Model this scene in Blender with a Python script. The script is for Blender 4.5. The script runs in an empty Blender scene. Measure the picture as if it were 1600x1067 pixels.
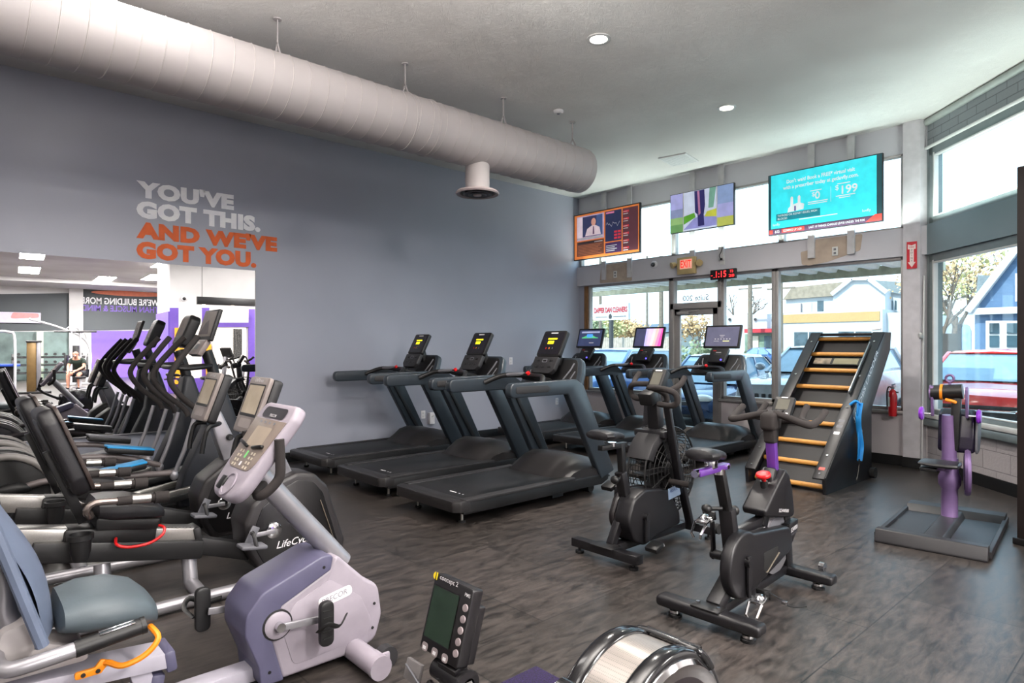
import bpy, bmesh, math, random
from mathutils import Vector as V, Matrix as M4, Euler
random.seed(7)
SC = bpy.context.scene
COL = SC.collection
PI = math.pi
R = math.radians

# ---------------------------------------------------------------- materials
MATS = {}
def mat(name, col, rough=.5, metal=0., var=.06, scale=8., bump=0., bscale=60., emit=0., ecol=None, coat=0., stretch=None, spec=.5):
    if name in MATS: return MATS[name]
    m = bpy.data.materials.new(name); m.use_nodes = True
    nt = m.node_tree; N = nt.nodes; L = nt.links
    b = N['Principled BSDF']
    b.inputs['Roughness'].default_value = rough
    b.inputs['Metallic'].default_value = metal
    b.inputs['Specular IOR Level'].default_value = spec
    if coat: b.inputs['Coat Weight'].default_value = coat; b.inputs['Coat Roughness'].default_value = .08
    tc = N.new('ShaderNodeTexCoord')
    src = tc.outputs['Object']
    if stretch:
        mp = N.new('ShaderNodeMapping'); mp.inputs['Scale'].default_value = stretch
        L.new(src, mp.inputs['Vector']); src = mp.outputs['Vector']
    no = N.new('ShaderNodeTexNoise'); no.inputs['Scale'].default_value = scale; no.inputs['Detail'].default_value = 4
    L.new(src, no.inputs['Vector'])
    cr = N.new('ShaderNodeValToRGB')
    lo = [max(0, c*(1-var*1.6)) for c in col]; hi = [min(1, c*(1+var*1.6)) for c in col]
    cr.color_ramp.elements[0].position = .3; cr.color_ramp.elements[1].position = .7
    cr.color_ramp.elements[0].color = (*lo, 1); cr.color_ramp.elements[1].color = (*hi, 1)
    L.new(no.outputs['Fac'], cr.inputs['Fac'])
    L.new(cr.outputs['Color'], b.inputs['Base Color'])
    if bump:
        n2 = N.new('ShaderNodeTexNoise'); n2.inputs['Scale'].default_value = bscale; n2.inputs['Detail'].default_value = 3
        L.new(tc.outputs['Object'], n2.inputs['Vector'])
        bp = N.new('ShaderNodeBump'); bp.inputs['Strength'].default_value = bump; bp.inputs['Distance'].default_value = .01
        L.new(n2.outputs['Fac'], bp.inputs['Height']); L.new(bp.outputs['Normal'], b.inputs['Normal'])
    if emit:
        b.inputs['Emission Strength'].default_value = emit
        if ecol: b.inputs['Emission Color'].default_value = (*ecol, 1)
        else: L.new(cr.outputs['Color'], b.inputs['Emission Color'])
    MATS[name] = m
    return m
def srgb(r, g, b):
    f = lambda c: (c/255/12.92) if c/255 <= .04045 else ((c/255+.055)/1.055)**2.4
    return (f(r), f(g), f(b))
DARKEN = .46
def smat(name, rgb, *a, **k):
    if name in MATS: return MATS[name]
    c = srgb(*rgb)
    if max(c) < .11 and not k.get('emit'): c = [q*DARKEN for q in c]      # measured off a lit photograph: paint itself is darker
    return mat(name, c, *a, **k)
def glassmat(name, tint=(1, 1, 1), gl=.06, rough=.0):
    m = bpy.data.materials.new(name); m.use_nodes = True
    nt = m.node_tree; N = nt.nodes; L = nt.links; N.clear()
    o = N.new('ShaderNodeOutputMaterial'); mx = N.new('ShaderNodeMixShader')
    t = N.new('ShaderNodeBsdfTransparent'); g = N.new('ShaderNodeBsdfGlossy')
    no = N.new('ShaderNodeTexNoise'); no.inputs['Scale'].default_value = .6
    cr = N.new('ShaderNodeValToRGB')
    cr.color_ramp.elements[0].color = (*[c*.97 for c in tint], 1); cr.color_ramp.elements[1].color = (*tint, 1)
    L.new(no.outputs['Fac'], cr.inputs['Fac']); L.new(cr.outputs['Color'], t.inputs['Color'])
    g.inputs['Roughness'].default_value = rough
    mx.inputs['Fac'].default_value = gl
    L.new(t.outputs[0], mx.inputs[1]); L.new(g.outputs[0], mx.inputs[2]); L.new(mx.outputs[0], o.inputs['Surface'])
    MATS[name] = m
    return m

# ---------------------------------------------------------------- mesh builder
def rpoly(pts, r=.02, n=4):
    """round the corners of a 2-D polygon; r a number or one per corner"""
    out = []
    k = len(pts)
    for i in range(k):
        p = V((*pts[i], 0)); a = V((*pts[i-1], 0)); b = V((*pts[(i+1) % k], 0))
        ri = r[i] if isinstance(r, (list, tuple)) else r
        da = a-p; db = b-p; la = da.length; lb = db.length
        if ri <= 0 or la < 1e-6 or lb < 1e-6: out.append((p.x, p.y)); continue
        da /= la; db /= lb
        ang = da.angle(db)
        if ang > PI-.05: out.append((p.x, p.y)); continue
        t = min(ri/max(math.tan(ang/2), .05), la*.48, lb*.48)
        s = p+da*t; e = p+db*t
        for j in range(n+1):
            u = j/n
            q = s*(1-u)**2+p*(2*u*(1-u))+e*u*u
            out.append((q.x, q.y))
    return out
def circ(cy, cz, r, n=28, r2=None):
    return [(cy+r*math.cos(2*PI*i/n), cz+(r2 or r)*math.sin(2*PI*i/n)) for i in range(n)]
def smooth_path(pts, n=6):
    P = [V(p) for p in pts]
    if len(P) < 3: return P
    out = []
    for i in range(len(P)-1):
        p0 = P[max(i-1, 0)]; p1 = P[i]; p2 = P[i+1]; p3 = P[min(i+2, len(P)-1)]
        for j in range(n):
            t = j/n
            out.append(.5*((2*p1)+(p2-p0)*t+(2*p0-5*p1+4*p2-p3)*t*t+(3*p1-p0-3*p2+p3)*t**3))
    out.append(P[-1])
    return out

OFF = [V((0, 0, 0))]
class MB:
    def __init__(s):
        s.bm = bmesh.new(); s.mats = []
    def mi(s, m):
        if m not in s.mats: s.mats.append(m)
        return s.mats.index(m)
    def _merge(s, b2, mtx, m):
        idx = s.mi(m)
        mp = {}
        for v in b2.verts: mp[v] = s.bm.verts.new(mtx @ v.co if mtx else v.co)
        for f in b2.faces:
            try:
                nf = s.bm.faces.new([mp[v] for v in f.verts]); nf.material_index = idx
            except ValueError: pass
        b2.free()
        return s
    def box(s, c, size, rot=None, bev=0, m=None, seg=2):
        b = bmesh.new(); bmesh.ops.create_cube(b, size=1)
        for v in b.verts: v.co = V((v.co.x*size[0], v.co.y*size[1], v.co.z*size[2]))
        if bev:
            bmesh.ops.bevel(b, geom=list(b.edges), offset=min(bev, min(size)*.48), segments=seg, profile=.5, affect='EDGES')
        mt = M4.Translation(V(c))
        if rot: mt = mt @ Euler([R(a) for a in rot]).to_matrix().to_4x4()
        return s._merge(b, mt, m)
    def bx(s, x0, x1, y0, y1, z0, z1, bev=0, m=None):
        return s.box(((x0+x1)/2, (y0+y1)/2, (z0+z1)/2), (abs(x1-x0), abs(y1-y0), abs(z1-z0)), None, bev, m)
    def bar(s, p0, p1, w, h, up=(0, 0, 1), bev=.004, m=None):
        p0 = V(p0); p1 = V(p1); d = p1-p0; L = d.length; d /= L
        u = V(up)
        if abs(d.dot(u)) > .98: u = V((0, 1, 0)) if abs(d.y) < .9 else V((1, 0, 0))
        x = d.cross(u).normalized(); z = x.cross(d)
        b = bmesh.new(); bmesh.ops.create_cube(b, size=1)
        for v in b.verts: v.co = V((v.co.x*w, v.co.y*L, v.co.z*h))
        if bev: bmesh.ops.bevel(b, geom=list(b.edges), offset=min(bev, w*.45, h*.45), segments=2, profile=.5, affect='EDGES')
        mt = M4((x, d, z)).transposed().to_4x4(); mt.translation = (p0+p1)/2
        return s._merge(b, mt, m)
    def tube(s, pts, r, m=None, seg=10, sm=0, closed=False, flat=1.):
        P = smooth_path(pts, sm) if sm else [V(p) for p in pts]
        n = len(P); rr = r if isinstance(r, (list, tuple)) else None
        idx = s.mi(m); rings = []
        prev = None
        for i, p in enumerate(P):
            if closed: t = P[(i+1) % n]-P[i-1]
            else: t = (P[min(i+1, n-1)]-P[max(i-1, 0)])
            if t.length < 1e-9: t = V((0, 0, 1))
            t.normalize()
            if prev is None:
                u = V((0, 0, 1)) if abs(t.z) < .9 else V((1, 0, 0))
                x = t.cross(u).normalized()
            else:
                x = prev-t*prev.dot(t)
                x = x.normalized() if x.length > 1e-6 else t.orthogonal().normalized()
            prev = x; y = t.cross(x)
            if rr: ri = rr[0]+(rr[-1]-rr[0])*i/(n-1) if len(rr) == 2 else rr[min(i, len(rr)-1)]
            else: ri = r
            rings.append([s.bm.verts.new(p+x*ri*math.cos(2*PI*k/seg)+y*ri*flat*math.sin(2*PI*k/seg)) for k in range(seg)])
        rng = range(n) if closed else range(n-1)
        for i in rng:
            a = rings[i]; b = rings[(i+1) % n]
            for k in range(seg):
                f = s.bm.faces.new((a[k], a[(k+1) % seg], b[(k+1) % seg], b[k])); f.material_index = idx
        if not closed:
            for g in (list(reversed(rings[0])), rings[-1]):
                f = s.bm.faces.new(g); f.material_index = idx
        return s
    def cyl(s, p0, p1, r0, r1=None, m=None, seg=20):
        return s.tube([p0, p1], [r0, r0 if r1 is None else r1], m, seg)
    def prism(s, poly, a0, a1, axis='x', bev=0, m=None, seg=2):
        b = bmesh.new()
        def pt(u, w, a): return {'x': (a, u, w), 'y': (u, a, w), 'z': (u, w, a)}[axis]
        lo = [b.verts.new(pt(u, w, a0)) for u, w in poly]; hi = [b.verts.new(pt(u, w, a1)) for u, w in poly]
        n = len(poly)
        f0 = b.faces.new(lo); f1 = b.faces.new(list(reversed(hi)))
        for i in range(n): b.faces.new((lo[i], hi[i], hi[(i+1) % n], lo[(i+1) % n]))
        bmesh.ops.recalc_face_normals(b, faces=list(b.faces))
        if bev:
            es = list({e for f in (f0, f1) for e in f.edges})
            bmesh.ops.bevel(b, geom=es, offset=bev, segments=seg, profile=.5, affect='EDGES', clamp_overlap=True)
        return s._merge(b, None, m)
    def lathe(s, prof, o, ax=(0, 0, 1), seg=32, m=None):
        a = V(ax).normalized(); u = a.orthogonal().normalized(); w = a.cross(u); o = V(o); idx = s.mi(m)
        rings = []
        for r, h in prof:
            rings.append([s.bm.verts.new(o+a*h+(u*math.cos(2*PI*k/seg)+w*math.sin(2*PI*k/seg))*max(r, 1e-4)) for k in range(seg)])
        for A, B in zip(rings, rings[1:]):
            for k in range(seg):
                f = s.bm.faces.new((A[k], A[(k+1) % seg], B[(k+1) % seg], B[k])); f.material_index = idx
        for g in (rings[0], rings[-1]):
            f = s.bm.faces.new(g); f.material_index = idx
        return s
    def ell(s, c, r, rot=None, m=None, seg=20):
        b = bmesh.new(); bmesh.ops.create_uvsphere(b, u_segments=seg, v_segments=max(6, seg//2), radius=1)
        mt = M4.Translation(V(c))
        if rot: mt = mt @ Euler([R(a) for a in rot]).to_matrix().to_4x4()
        mt = mt @ M4.Diagonal((*r, 1)) if not isinstance(r, (int, float)) else mt @ M4.Diagonal((r, r, r, 1))
        return s._merge(b, mt, m)
    def poly(s, pts, m=None):
        f = s.bm.faces.new([s.bm.verts.new(V(p)) for p in pts]); f.material_index = s.mi(m); return s
    def grid(s, fn, nu, nv, m=None):
        idx = s.mi(m)
        g = [[s.bm.verts.new(V(fn(i/nu, j/nv))) for j in range(nv+1)] for i in range(nu+1)]
        for i in range(nu):
            for j in range(nv):
                f = s.bm.faces.new((g[i][j], g[i+1][j], g[i+1][j+1], g[i][j+1])); f.material_index = idx
        return s
    def loft(s, secs, m=None, cap=True):
        idx = s.mi(m)
        rs = [[s.bm.verts.new(V(p)) for p in q] for q in secs]
        n = len(rs[0])
        for A, B in zip(rs, rs[1:]):
            for k in range(n):
                f = s.bm.faces.new((A[k], A[(k+1) % n], B[(k+1) % n], B[k])); f.material_index = idx
        if cap:
            for g in (rs[0], rs[-1]):
                f = s.bm.faces.new(g); f.material_index = idx
        return s
    def panel(s, o, xr, yu, w, h, m=None, rad=0, thick=0, n=4, bev=0):
        """rounded rectangle centred on o, spanned by unit vectors xr (right) and yu (up); thick grows behind it"""
        xr = V(xr).normalized(); yu = V(yu).normalized(); nn = xr.cross(yu)
        pl = [(-w/2, -h/2), (w/2, -h/2), (w/2, h/2), (-w/2, h/2)]
        if rad: pl = rpoly(pl, rad, n)
        if not thick: return s.poly([V(o)+xr*a+yu*b for a, b in pl], m)
        b2 = bmesh.new()
        k = len(pl)
        f = [b2.verts.new((a, b, 0)) for a, b in pl]; g = [b2.verts.new((a, b, -thick)) for a, b in pl]
        f0 = b2.faces.new(f); f1 = b2.faces.new(list(reversed(g)))
        for i in range(k): b2.faces.new((f[i], g[i], g[(i+1) % k], f[(i+1) % k]))
        bmesh.ops.recalc_face_normals(b2, faces=list(b2.faces))
        if bev: bmesh.ops.bevel(b2, geom=list({e for q in (f0, f1) for e in q.edges}), offset=bev, segments=2, profile=.5, affect='EDGES')
        mt = M4((xr, yu, nn)).transposed().to_4x4(); mt.translation = V(o)
        return s._merge(b2, mt, m)
    def text(s, txt, size, o, xr=(1, 0, 0), yu=(0, 0, 1), m=None, bold=0., ext=0., align='LEFT', sx=1., shear=0., space=1., fit=None):
        cu = bpy.data.curves.new('t', 'FONT'); cu.body = txt; cu.size = size; cu.offset = bold*size; cu.extrude = ext
        cu.align_x = align; cu.space_character = space; cu.shear = shear; cu.resolution_u = 3
        ob = bpy.data.objects.new('t', cu); COL.objects.link(ob)
        dg = bpy.context.evaluated_depsgraph_get(); dg.update()
        me = bpy.data.meshes.new_from_object(ob.evaluated_get(dg))
        b = bmesh.new(); b.from_mesh(me)
        xr = V(xr).normalized(); yu = V(yu).normalized()
        if fit and b.verts:
            x0 = min(v.co.x for v in b.verts); x1 = max(v.co.x for v in b.verts); y0 = min(v.co.y for v in b.verts); y1 = max(v.co.y for v in b.verts)
            for v in b.verts: v.co.x = (v.co.x-x0)/(x1-x0)*fit[0]; v.co.y = (v.co.y-y0)/(y1-y0)*fit[1]
        for v in b.verts: v.co.x *= sx
        mt = M4((xr, yu, xr.cross(yu))).transposed().to_4x4(); mt.translation = V(o)
        bpy.data.objects.remove(ob); bpy.data.curves.remove(cu); bpy.data.meshes.remove(me)
        return s._merge(b, mt, m)
    def xform(s, mt):
        bmesh.ops.transform(s.bm, matrix=mt, verts=list(s.bm.verts)); return s
    def build(s, name, m=None, parent=None, ang=38, flat=False):
        bm = s.bm
        if OFF[0].length: bmesh.ops.translate(bm, vec=OFF[0], verts=list(bm.verts))
        bmesh.ops.remove_doubles(bm, verts=list(bm.verts), dist=1e-6)
        bmesh.ops.recalc_face_normals(bm, faces=list(bm.faces))
        c = math.cos(R(ang))
        for f in bm.faces: f.smooth = not flat
        for e in bm.edges:
            if len(e.link_faces) == 2:
                if e.link_faces[0].normal.dot(e.link_faces[1].normal) < c: e.smooth = False
        me = bpy.data.meshes.new(name); bm.to_mesh(me); bm.free()
        for q in (s.mats or [None]):
            q = q or m
            if q: me.materials.append(q)
        o = bpy.data.objects.new(name, me); COL.objects.link(o)
        if parent: o.parent = parent
        return o

def tag(o, label=None, cat=None, group=None, kind=None):
    if label: o['label'] = label
    if cat: o['category'] = cat
    if group: o['group'] = group
    if kind: o['kind'] = kind
    return o
def empty(name, loc, rz=0, label=None, cat=None, group=None):
    o = bpy.data.objects.new(name, None); COL.objects.link(o)
    o.location = loc; o.rotation_euler = (0, 0, rz); o.empty_display_size = .1
    return tag(o, label, cat, group)
def dup(root, loc, rz=0, label=None, group=None):
    def rec(o, par):
        c = o.copy(); COL.objects.link(c); c.parent = par
        for ch in list(o.children): rec(ch, c)
        return c
    r = rec(root, None); r.location = loc; r.rotation_euler = (0, 0, rz)
    if label: r['label'] = label
    if group: r['group'] = group
    return r
def struct(o): o['kind'] = 'structure'; return o
def area(loc, sx, sy, e, col=(1, .96, .92), rot=(0, 0, 0)):  # added fill light without a fitting of its own
    l = bpy.data.lights.new('fill_lamp', 'AREA'); l.shape = 'RECTANGLE'; l.size = sx; l.size_y = sy; l.energy = e; l.color = col
    o = bpy.data.objects.new('fill_lamp', l); COL.objects.link(o); o.location = loc; o.rotation_euler = rot
    return o
# ---------------------------------------------------------------- shared materials
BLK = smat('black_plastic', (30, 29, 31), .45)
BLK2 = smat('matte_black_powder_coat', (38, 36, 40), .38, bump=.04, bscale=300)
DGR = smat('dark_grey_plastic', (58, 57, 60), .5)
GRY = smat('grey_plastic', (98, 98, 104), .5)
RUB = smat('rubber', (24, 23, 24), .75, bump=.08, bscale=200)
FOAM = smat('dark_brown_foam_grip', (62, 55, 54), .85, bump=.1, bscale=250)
SIL = smat('silver_paint', (150, 148, 153), .32, metal=.55)
CHR = smat('chrome', (215, 215, 218), .1, metal=1.)
STEEL = smat('brushed_steel', (185, 182, 178), .28, metal=.9, stretch=(1, 30, 30))
WHT = smat('white_plastic', (150, 142, 152), .4)
VIO = smat('grey_violet_plastic', (84, 82, 106), .42)
VIN = smat('black_vinyl', (46, 44, 48), .42, bump=.05, bscale=120)
SLATE = smat('slate_vinyl', (78, 88, 94), .5, bump=.05, bscale=120)
PURP = smat('purple_paint', (96, 52, 140), .35, coat=.3)
LILAC = smat('lilac_metal', (122, 98, 142), .35, metal=.35)
YEL = smat('amber_display', (255, 225, 30), .5, emit=1.1)
ORG = smat('orange_plastic', (238, 140, 24), .45)
RED = smat('red_plastic', (205, 26, 30), .35)
BLUE = smat('bright_blue_rubber', (24, 140, 200), .5)
SCRB = smat('dark_screen_glass', (52, 50, 58), .12)
WOODR = smat('golden_wood', (205, 146, 72), .45, var=.14, stretch=(4, 60, 60))
WHITEPR = smat('white_print', (225, 222, 225), .6)
# ---------------------------------------------------------------- camera
FPX, CXP, HYP, CAMH = 989., 800., 540., 1.5
TH = math.atan2(1090, 989)
cam = bpy.data.cameras.new('camera'); cam.sensor_fit = 'HORIZONTAL'; cam.sensor_width = 36
cam.lens = FPX/1600*36; cam.shift_y = 6.5/1600; cam.clip_end = 400; cam.clip_start = .05
co = bpy.data.objects.new('camera', cam); COL.objects.link(co)
co.location = (0, 0, CAMH); co.rotation_euler = (PI/2, 0, TH)
SC.camera = co
_F = V((-math.sin(TH), math.cos(TH), 0)); _R = V((math.cos(TH), math.sin(TH), 0))
def at_y(px, py, y):
    """point of the street scene seen at a photograph position, on the facade plane y"""
    d = _F+_R*((px-CXP)/FPX)+V((0, 0, (HYP-py)/FPX))
    return V((0, 0, CAMH))+d*(y/d.y)
def at_z(px, py, z):
    d = _F+_R*((px-CXP)/FPX)+V((0, 0, (HYP-py)/FPX))
    return V((0, 0, CAMH))+d*((z-CAMH)/d.z)

MDEL = R(2.0); MY0 = .15      # the mirror stands slightly off parallel to its wall
# ---------------------------------------------------------------- room constants
XL, YB, ZC = -7.97, 8.93, 4.26
HULL = [(XL, -6), (19, -6), (19, 9), (1.2, 9), (.2, 6.42), (-2.33, 8.95), (XL, 8.95)]

def floor_mat():
    m = bpy.data.materials.new('vinyl_plank_floor'); m.use_nodes = True
    nt = m.node_tree; N = nt.nodes; L = nt.links; b = N['Principled BSDF']
    tc = N.new('ShaderNodeTexCoord')
    mp = N.new('ShaderNodeMapping'); mp.inputs['Rotation'].default_value = (0, 0, R(90))
    L.new(tc.outputs['Object'], mp.inputs['Vector'])
    br = N.new('ShaderNodeTexBrick'); br.inputs['Scale'].default_value = 1
    br.inputs['Brick Width'].default_value = 1.22; br.inputs['Row Height'].default_value = .61
    br.inputs['Mortar Size'].default_value = .004; br.inputs['Mortar Smooth'].default_value = .3
    br.inputs['Color1'].default_value = (*srgb(48, 44, 42), 1); br.inputs['Color2'].default_value = (*srgb(60, 55, 53), 1)
    br.inputs['Mortar'].default_value = (*srgb(26, 24, 24), 1)
    L.new(mp.outputs['Vector'], br.inputs['Vector'])
    m2 = N.new('ShaderNodeMapping'); m2.inputs['Scale'].default_value = (5.5, 1.3, 1); m2.inputs['Rotation'].default_value = (0, 0, R(-4))
    L.new(tc.outputs['Object'], m2.inputs['Vector'])
    n1 = N.new('ShaderNodeTexNoise'); n1.inputs['Scale'].default_value = 4.2; n1.inputs['Detail'].default_value = 11; n1.inputs['Roughness'].default_value = .74; n1.inputs['Distortion'].default_value = .6
    L.new(m2.outputs['Vector'], n1.inputs['Vector'])
    cr = N.new('ShaderNodeValToRGB'); cr.color_ramp.elements[0].position = .38; cr.color_ramp.elements[1].position = .63
    cr.color_ramp.elements[0].color = (.36, .36, .36, 1); cr.color_ramp.elements[1].color = (1.8, 1.76, 1.72, 1)
    L.new(n1.outputs['Fac'], cr.inputs['Fac'])
    mx = N.new('ShaderNodeMix'); mx.data_type = 'RGBA'; mx.blend_type = 'MULTIPLY'; mx.inputs[0].default_value = 1
    L.new(br.outputs['Color'], mx.inputs[6]); L.new(cr.outputs['Color'], mx.inputs[7])
    L.new(mx.outputs[2], b.inputs['Base Color'])
    rr = N.new('ShaderNodeMapRange'); rr.inputs[3].default_value = .26; rr.inputs[4].default_value = .46
    L.new(n1.outputs['Fac'], rr.inputs[0]); L.new(rr.outputs[0], b.inputs['Roughness'])
    bp = N.new('ShaderNodeBump'); bp.inputs['Strength'].default_value = .12; bp.inputs['Distance'].default_value = .004
    L.new(n1.outputs['Fac'], bp.inputs['Height']); L.new(bp.outputs['Normal'], b.inputs['Normal'])
    return m
def ceil_mat():
    m = bpy.data.materials.new('stucco_ceiling'); m.use_nodes = True
    nt = m.node_tree; N = nt.nodes; L = nt.links; b = N['Principled BSDF']
    tc = N.new('ShaderNodeTexCoord')
    n0 = N.new('ShaderNodeTexNoise'); n0.inputs['Scale'].default_value = .45; n0.inputs['Detail'].default_value = 3
    L.new(tc.outputs['Object'], n0.inputs['Vector'])
    cr = N.new('ShaderNodeValToRGB'); cr.color_ramp.elements[0].position = .4; cr.color_ramp.elements[1].position = .62
    cr.color_ramp.elements[0].color = (*srgb(214, 210, 206), 1); cr.color_ramp.elements[1].color = (*srgb(234, 232, 228), 1)
    L.new(n0.outputs['Fac'], cr.inputs['Fac']); L.new(cr.outputs['Color'], b.inputs['Base Color'])
    b.inputs['Roughness'].default_value = .8
    n1 = N.new('ShaderNodeTexNoise'); n1.inputs['Scale'].default_value = 7; n1.inputs['Detail'].default_value = 5; n1.inputs['Roughness'].default_value = .6; n1.inputs['Distortion'].default_value = 2.5
    n2 = N.new('ShaderNodeTexVoronoi'); n2.inputs['Scale'].default_value = 14
    L.new(tc.outputs['Object'], n1.inputs['Vector']); L.new(n1.outputs['Color'], n2.inputs['Vector'])
    ad = N.new('ShaderNodeMath'); ad.operation = 'MULTIPLY_ADD'; ad.inputs[1].default_value = .5
    L.new(n2.outputs['Distance'], ad.inputs[0]); L.new(n1.outputs['Fac'], ad.inputs[2])
    bp = N.new('ShaderNodeBump'); bp.inputs['Strength'].default_value = .5; bp.inputs['Distance'].default_value = .03
    L.new(ad.outputs[0], bp.inputs['Height']); L.new(bp.outputs['Normal'], b.inputs['Normal'])
    return m
def brick_mat(name, col, mort, bw=.4, rh=.2, bump=.5, rough=.65):
    m = bpy.data.materials.new(name); m.use_nodes = True
    nt = m.node_tree; N = nt.nodes; L = nt.links; b = N['Principled BSDF']; b.inputs['Roughness'].default_value = rough
    tc = N.new('ShaderNodeTexCoord'); mp = N.new('ShaderNodeMapping'); mp.inputs['Rotation'].default_value = (R(90), 0, 0)
    L.new(tc.outputs['Object'], mp.inputs['Vector'])
    br = N.new('ShaderNodeTexBrick'); br.inputs['Scale'].default_value = 1
    br.inputs['Brick Width'].default_value = bw; br.inputs['Row Height'].default_value = rh; br.inputs['Mortar Size'].default_value = .006
    br.inputs['Mortar Smooth'].default_value = .6
    br.inputs['Color1'].default_value = (*col, 1); br.inputs['Color2'].default_value = (*[c*.93 for c in col], 1); br.inputs['Mortar'].default_value = (*mort, 1)
    L.new(mp.outputs['Vector'], br.inputs['Vector'])
    L.new(br.outputs['Color'], b.inputs['Base Color'])
    no = N.new('ShaderNodeTexNoise'); no.inputs['Scale'].default_value = 30; L.new(tc.outputs['Object'], no.inputs['Vector'])
    ad = N.new('ShaderNodeMath'); ad.operation = 'MULTIPLY_ADD'; ad.inputs[1].default_value = -1.2
    L.new(br.outputs['Fac'], ad.inputs[0]); L.new(no.outputs['Fac'], ad.inputs[2])
    bp = N.new('ShaderNodeBump'); bp.inputs['Strength'].default_value = bump; bp.inputs['Distance'].default_value = .01
    L.new(ad.outputs[0], bp.inputs['Height']); L.new(bp.outputs['Normal'], b.inputs['Normal'])
    return m

W_GREY = smat('satin_grey_wall', (158, 161, 174), .36, var=.02, scale=1.2, bump=.05, bscale=180)
W_PINK = smat('warm_grey_wall', (204, 196, 198), .55, var=.02, scale=2)
W_HEAD = smat('header_grey', (192, 190, 196), .5, var=.02, scale=2)
W_BAND = smat('blue_grey_band', (120, 136, 142), .4, var=.03, scale=2)
ALU = smat('brushed_aluminium_frame', (158, 154, 152), .38, metal=.35, var=.03)
ALUW = smat('pale_frame', (206, 206, 204), .4, var=.03)
FRG = smat('green_grey_frame', (118, 128, 130), .42, metal=.2, var=.05)
BASEB = smat('black_baseboard', (26, 25, 27), .5)
BROWN = smat('raw_wood_edge', (128, 90, 54), .7, var=.2, stretch=(8, 8, 1))
W_BRICK = brick_mat('white_painted_brick', srgb(176, 170, 172), srgb(140, 134, 136))
W_BRICK2 = brick_mat('grey_painted_brick', srgb(140, 146, 150), srgb(104, 108, 112), .3, .1)
GLASS = glassmat('window_glass', (.93, .98, .98), .05)
WHTW = smat('white_wall', (214, 212, 212), .6, var=.02, scale=2)
DKW = smat('dark_slate_wall', (78, 86, 92), .55, var=.04, scale=1.5)
PURW = smat('purple_wall', (108, 80, 176), .5, var=.03)
MIRROR = mat('mirror_silver', (.88, .89, .9), .0, metal=1., var=.004)

o = MB().prism(HULL, -.1, 0, 'z').build('floor', floor_mat()); struct(o)
o = MB().prism(HULL, ZC, ZC+.2, 'z').build('ceiling', ceil_mat()); struct(o)
o = MB().bx(XL-.15, XL, -6, 9.08, 0, ZC).build('wall_left', W_GREY); struct(o)
b = MB()
b.bx(XL, -5.95, YB, YB+.16, 0, .66, m=W_PINK).bx(-5.1, -2.3, YB, YB+.16, 0, .66, m=W_PINK)
b.bx(XL, -2.3, YB-.05, YB+.16, 2.61, 2.96, m=W_HEAD)
b.bx(XL, -2.3, YB, YB+.16, 3.9, ZC, m=W_HEAD)
b.bx(XL, -7.8, YB, YB+.16, .66, 2.61, m=W_GREY)
o = b.build('wall_back', W_HEAD); struct(o)
o = MB().bx(-7.82, -7.74, YB-.02, YB+.1, .66, 2.6).build('trim_1', BROWN); struct(o)
o = MB().prism([(-2.555, 8.86), (-2.37, 8.86), (-2.3, 8.96), (-2.3, 9.1), (-2.555, 9.1)], 0, ZC, 'z').build('trim_2', smat('post_paint', (196, 192, 196), .5)); struct(o)
# baseboards
o = MB().bx(XL, XL+.015, -6, 8.93, 0, .125, bev=.003).build('baseboard_left', BASEB); struct(o)
b = MB().bx(XL, -5.95, YB-.015, YB, 0, .125).bx(-5.08, -2.56, YB-.015, YB, 0, .125).bx(-2.56, -2.36, 8.845, 8.86, 0, .125)
o = b.build('baseboard_back', BASEB); struct(o)

# windows of the back wall
def window(name, x0, x1, z0, z1, fw=.05, fd=.09, sill=0, y=YB+.05, fm=ALU):
    b = MB()
    b.bx(x0, x0+fw, y-fd/2, y+fd/2, z0, z1, .004).bx(x1-fw, x1, y-fd/2, y+fd/2, z0, z1, .004)
    b.bx(x0, x1, y-fd/2, y+fd/2, z0, z0+fw, .004).bx(x0, x1, y-fd/2, y+fd/2, z1-fw, z1, .004)
    w = struct(b.build(name, fm))
    MB().bx(x0+fw, x1-fw, y-.004, y+.004, z0+fw, z1-fw).build('glass_pane', GLASS, w)
    if sill: MB().bx(x0-.02, x1+.02, y-.1, y+.02, z0-.035, z0+.005, .006).build('window_sill', ALU, w)
    return w
window('window_1', -7.76, -5.95, .68, 2.62, sill=1)
window('window_2', -5.06, -4.21, .68, 2.62, sill=1)
window('window_3', -4.21, -2.55, .68, 2.62, sill=1)
GLASSB = GLASS
window('window_4', -7.95, -5.91, 2.95, 3.91, .04)
window('window_5', -5.91, -4.12, 2.95, 3.91, .04)
window('window_6', -4.12, -2.56, 2.95, 3.91, .04)
# door with transom light
b = MB(); y = YB+.05
for x0, x1 in ((-5.96, -5.9), (-5.11, -5.05)): b.bx(x0, x1, y-.06, y+.06, 0, 2.62, .004)
b.bx(-5.96, -5.05, y-.06, y+.06, 2.56, 2.62, .004).bx(-5.96, -5.05, y-.06, y+.06, 2.09, 2.19, .004)
d = struct(b.build('door_1', ALU))
leaf = MB().bx(-5.9, -5.8, y-.025, y+.025, .01, 2.09, .004).bx(-5.21, -5.11, y-.025, y+.025, .01, 2.09, .004).bx(-5.9, -5.11, y-.025, y+.025, 1.99, 2.09, .004).bx(-5.9, -5.11, y-.025, y+.025, .01, .2, .004).build('door_leaf', ALU, d)
MB().bx(-5.8, -5.21, y-.004, y+.004, .2, 1.99).build('glass_pane', GLASS, leaf)
MB().tube([(-5.3, y-.08, .95), (-5.3, y-.08, 1.25)], .012, seg=8).bx(-5.31, -5.29, y-.08, y-.02, .97, .99).bx(-5.31, -5.29, y-.08, y-.02, 1.21, 1.23).build('door_handle', CHR, leaf)
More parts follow.
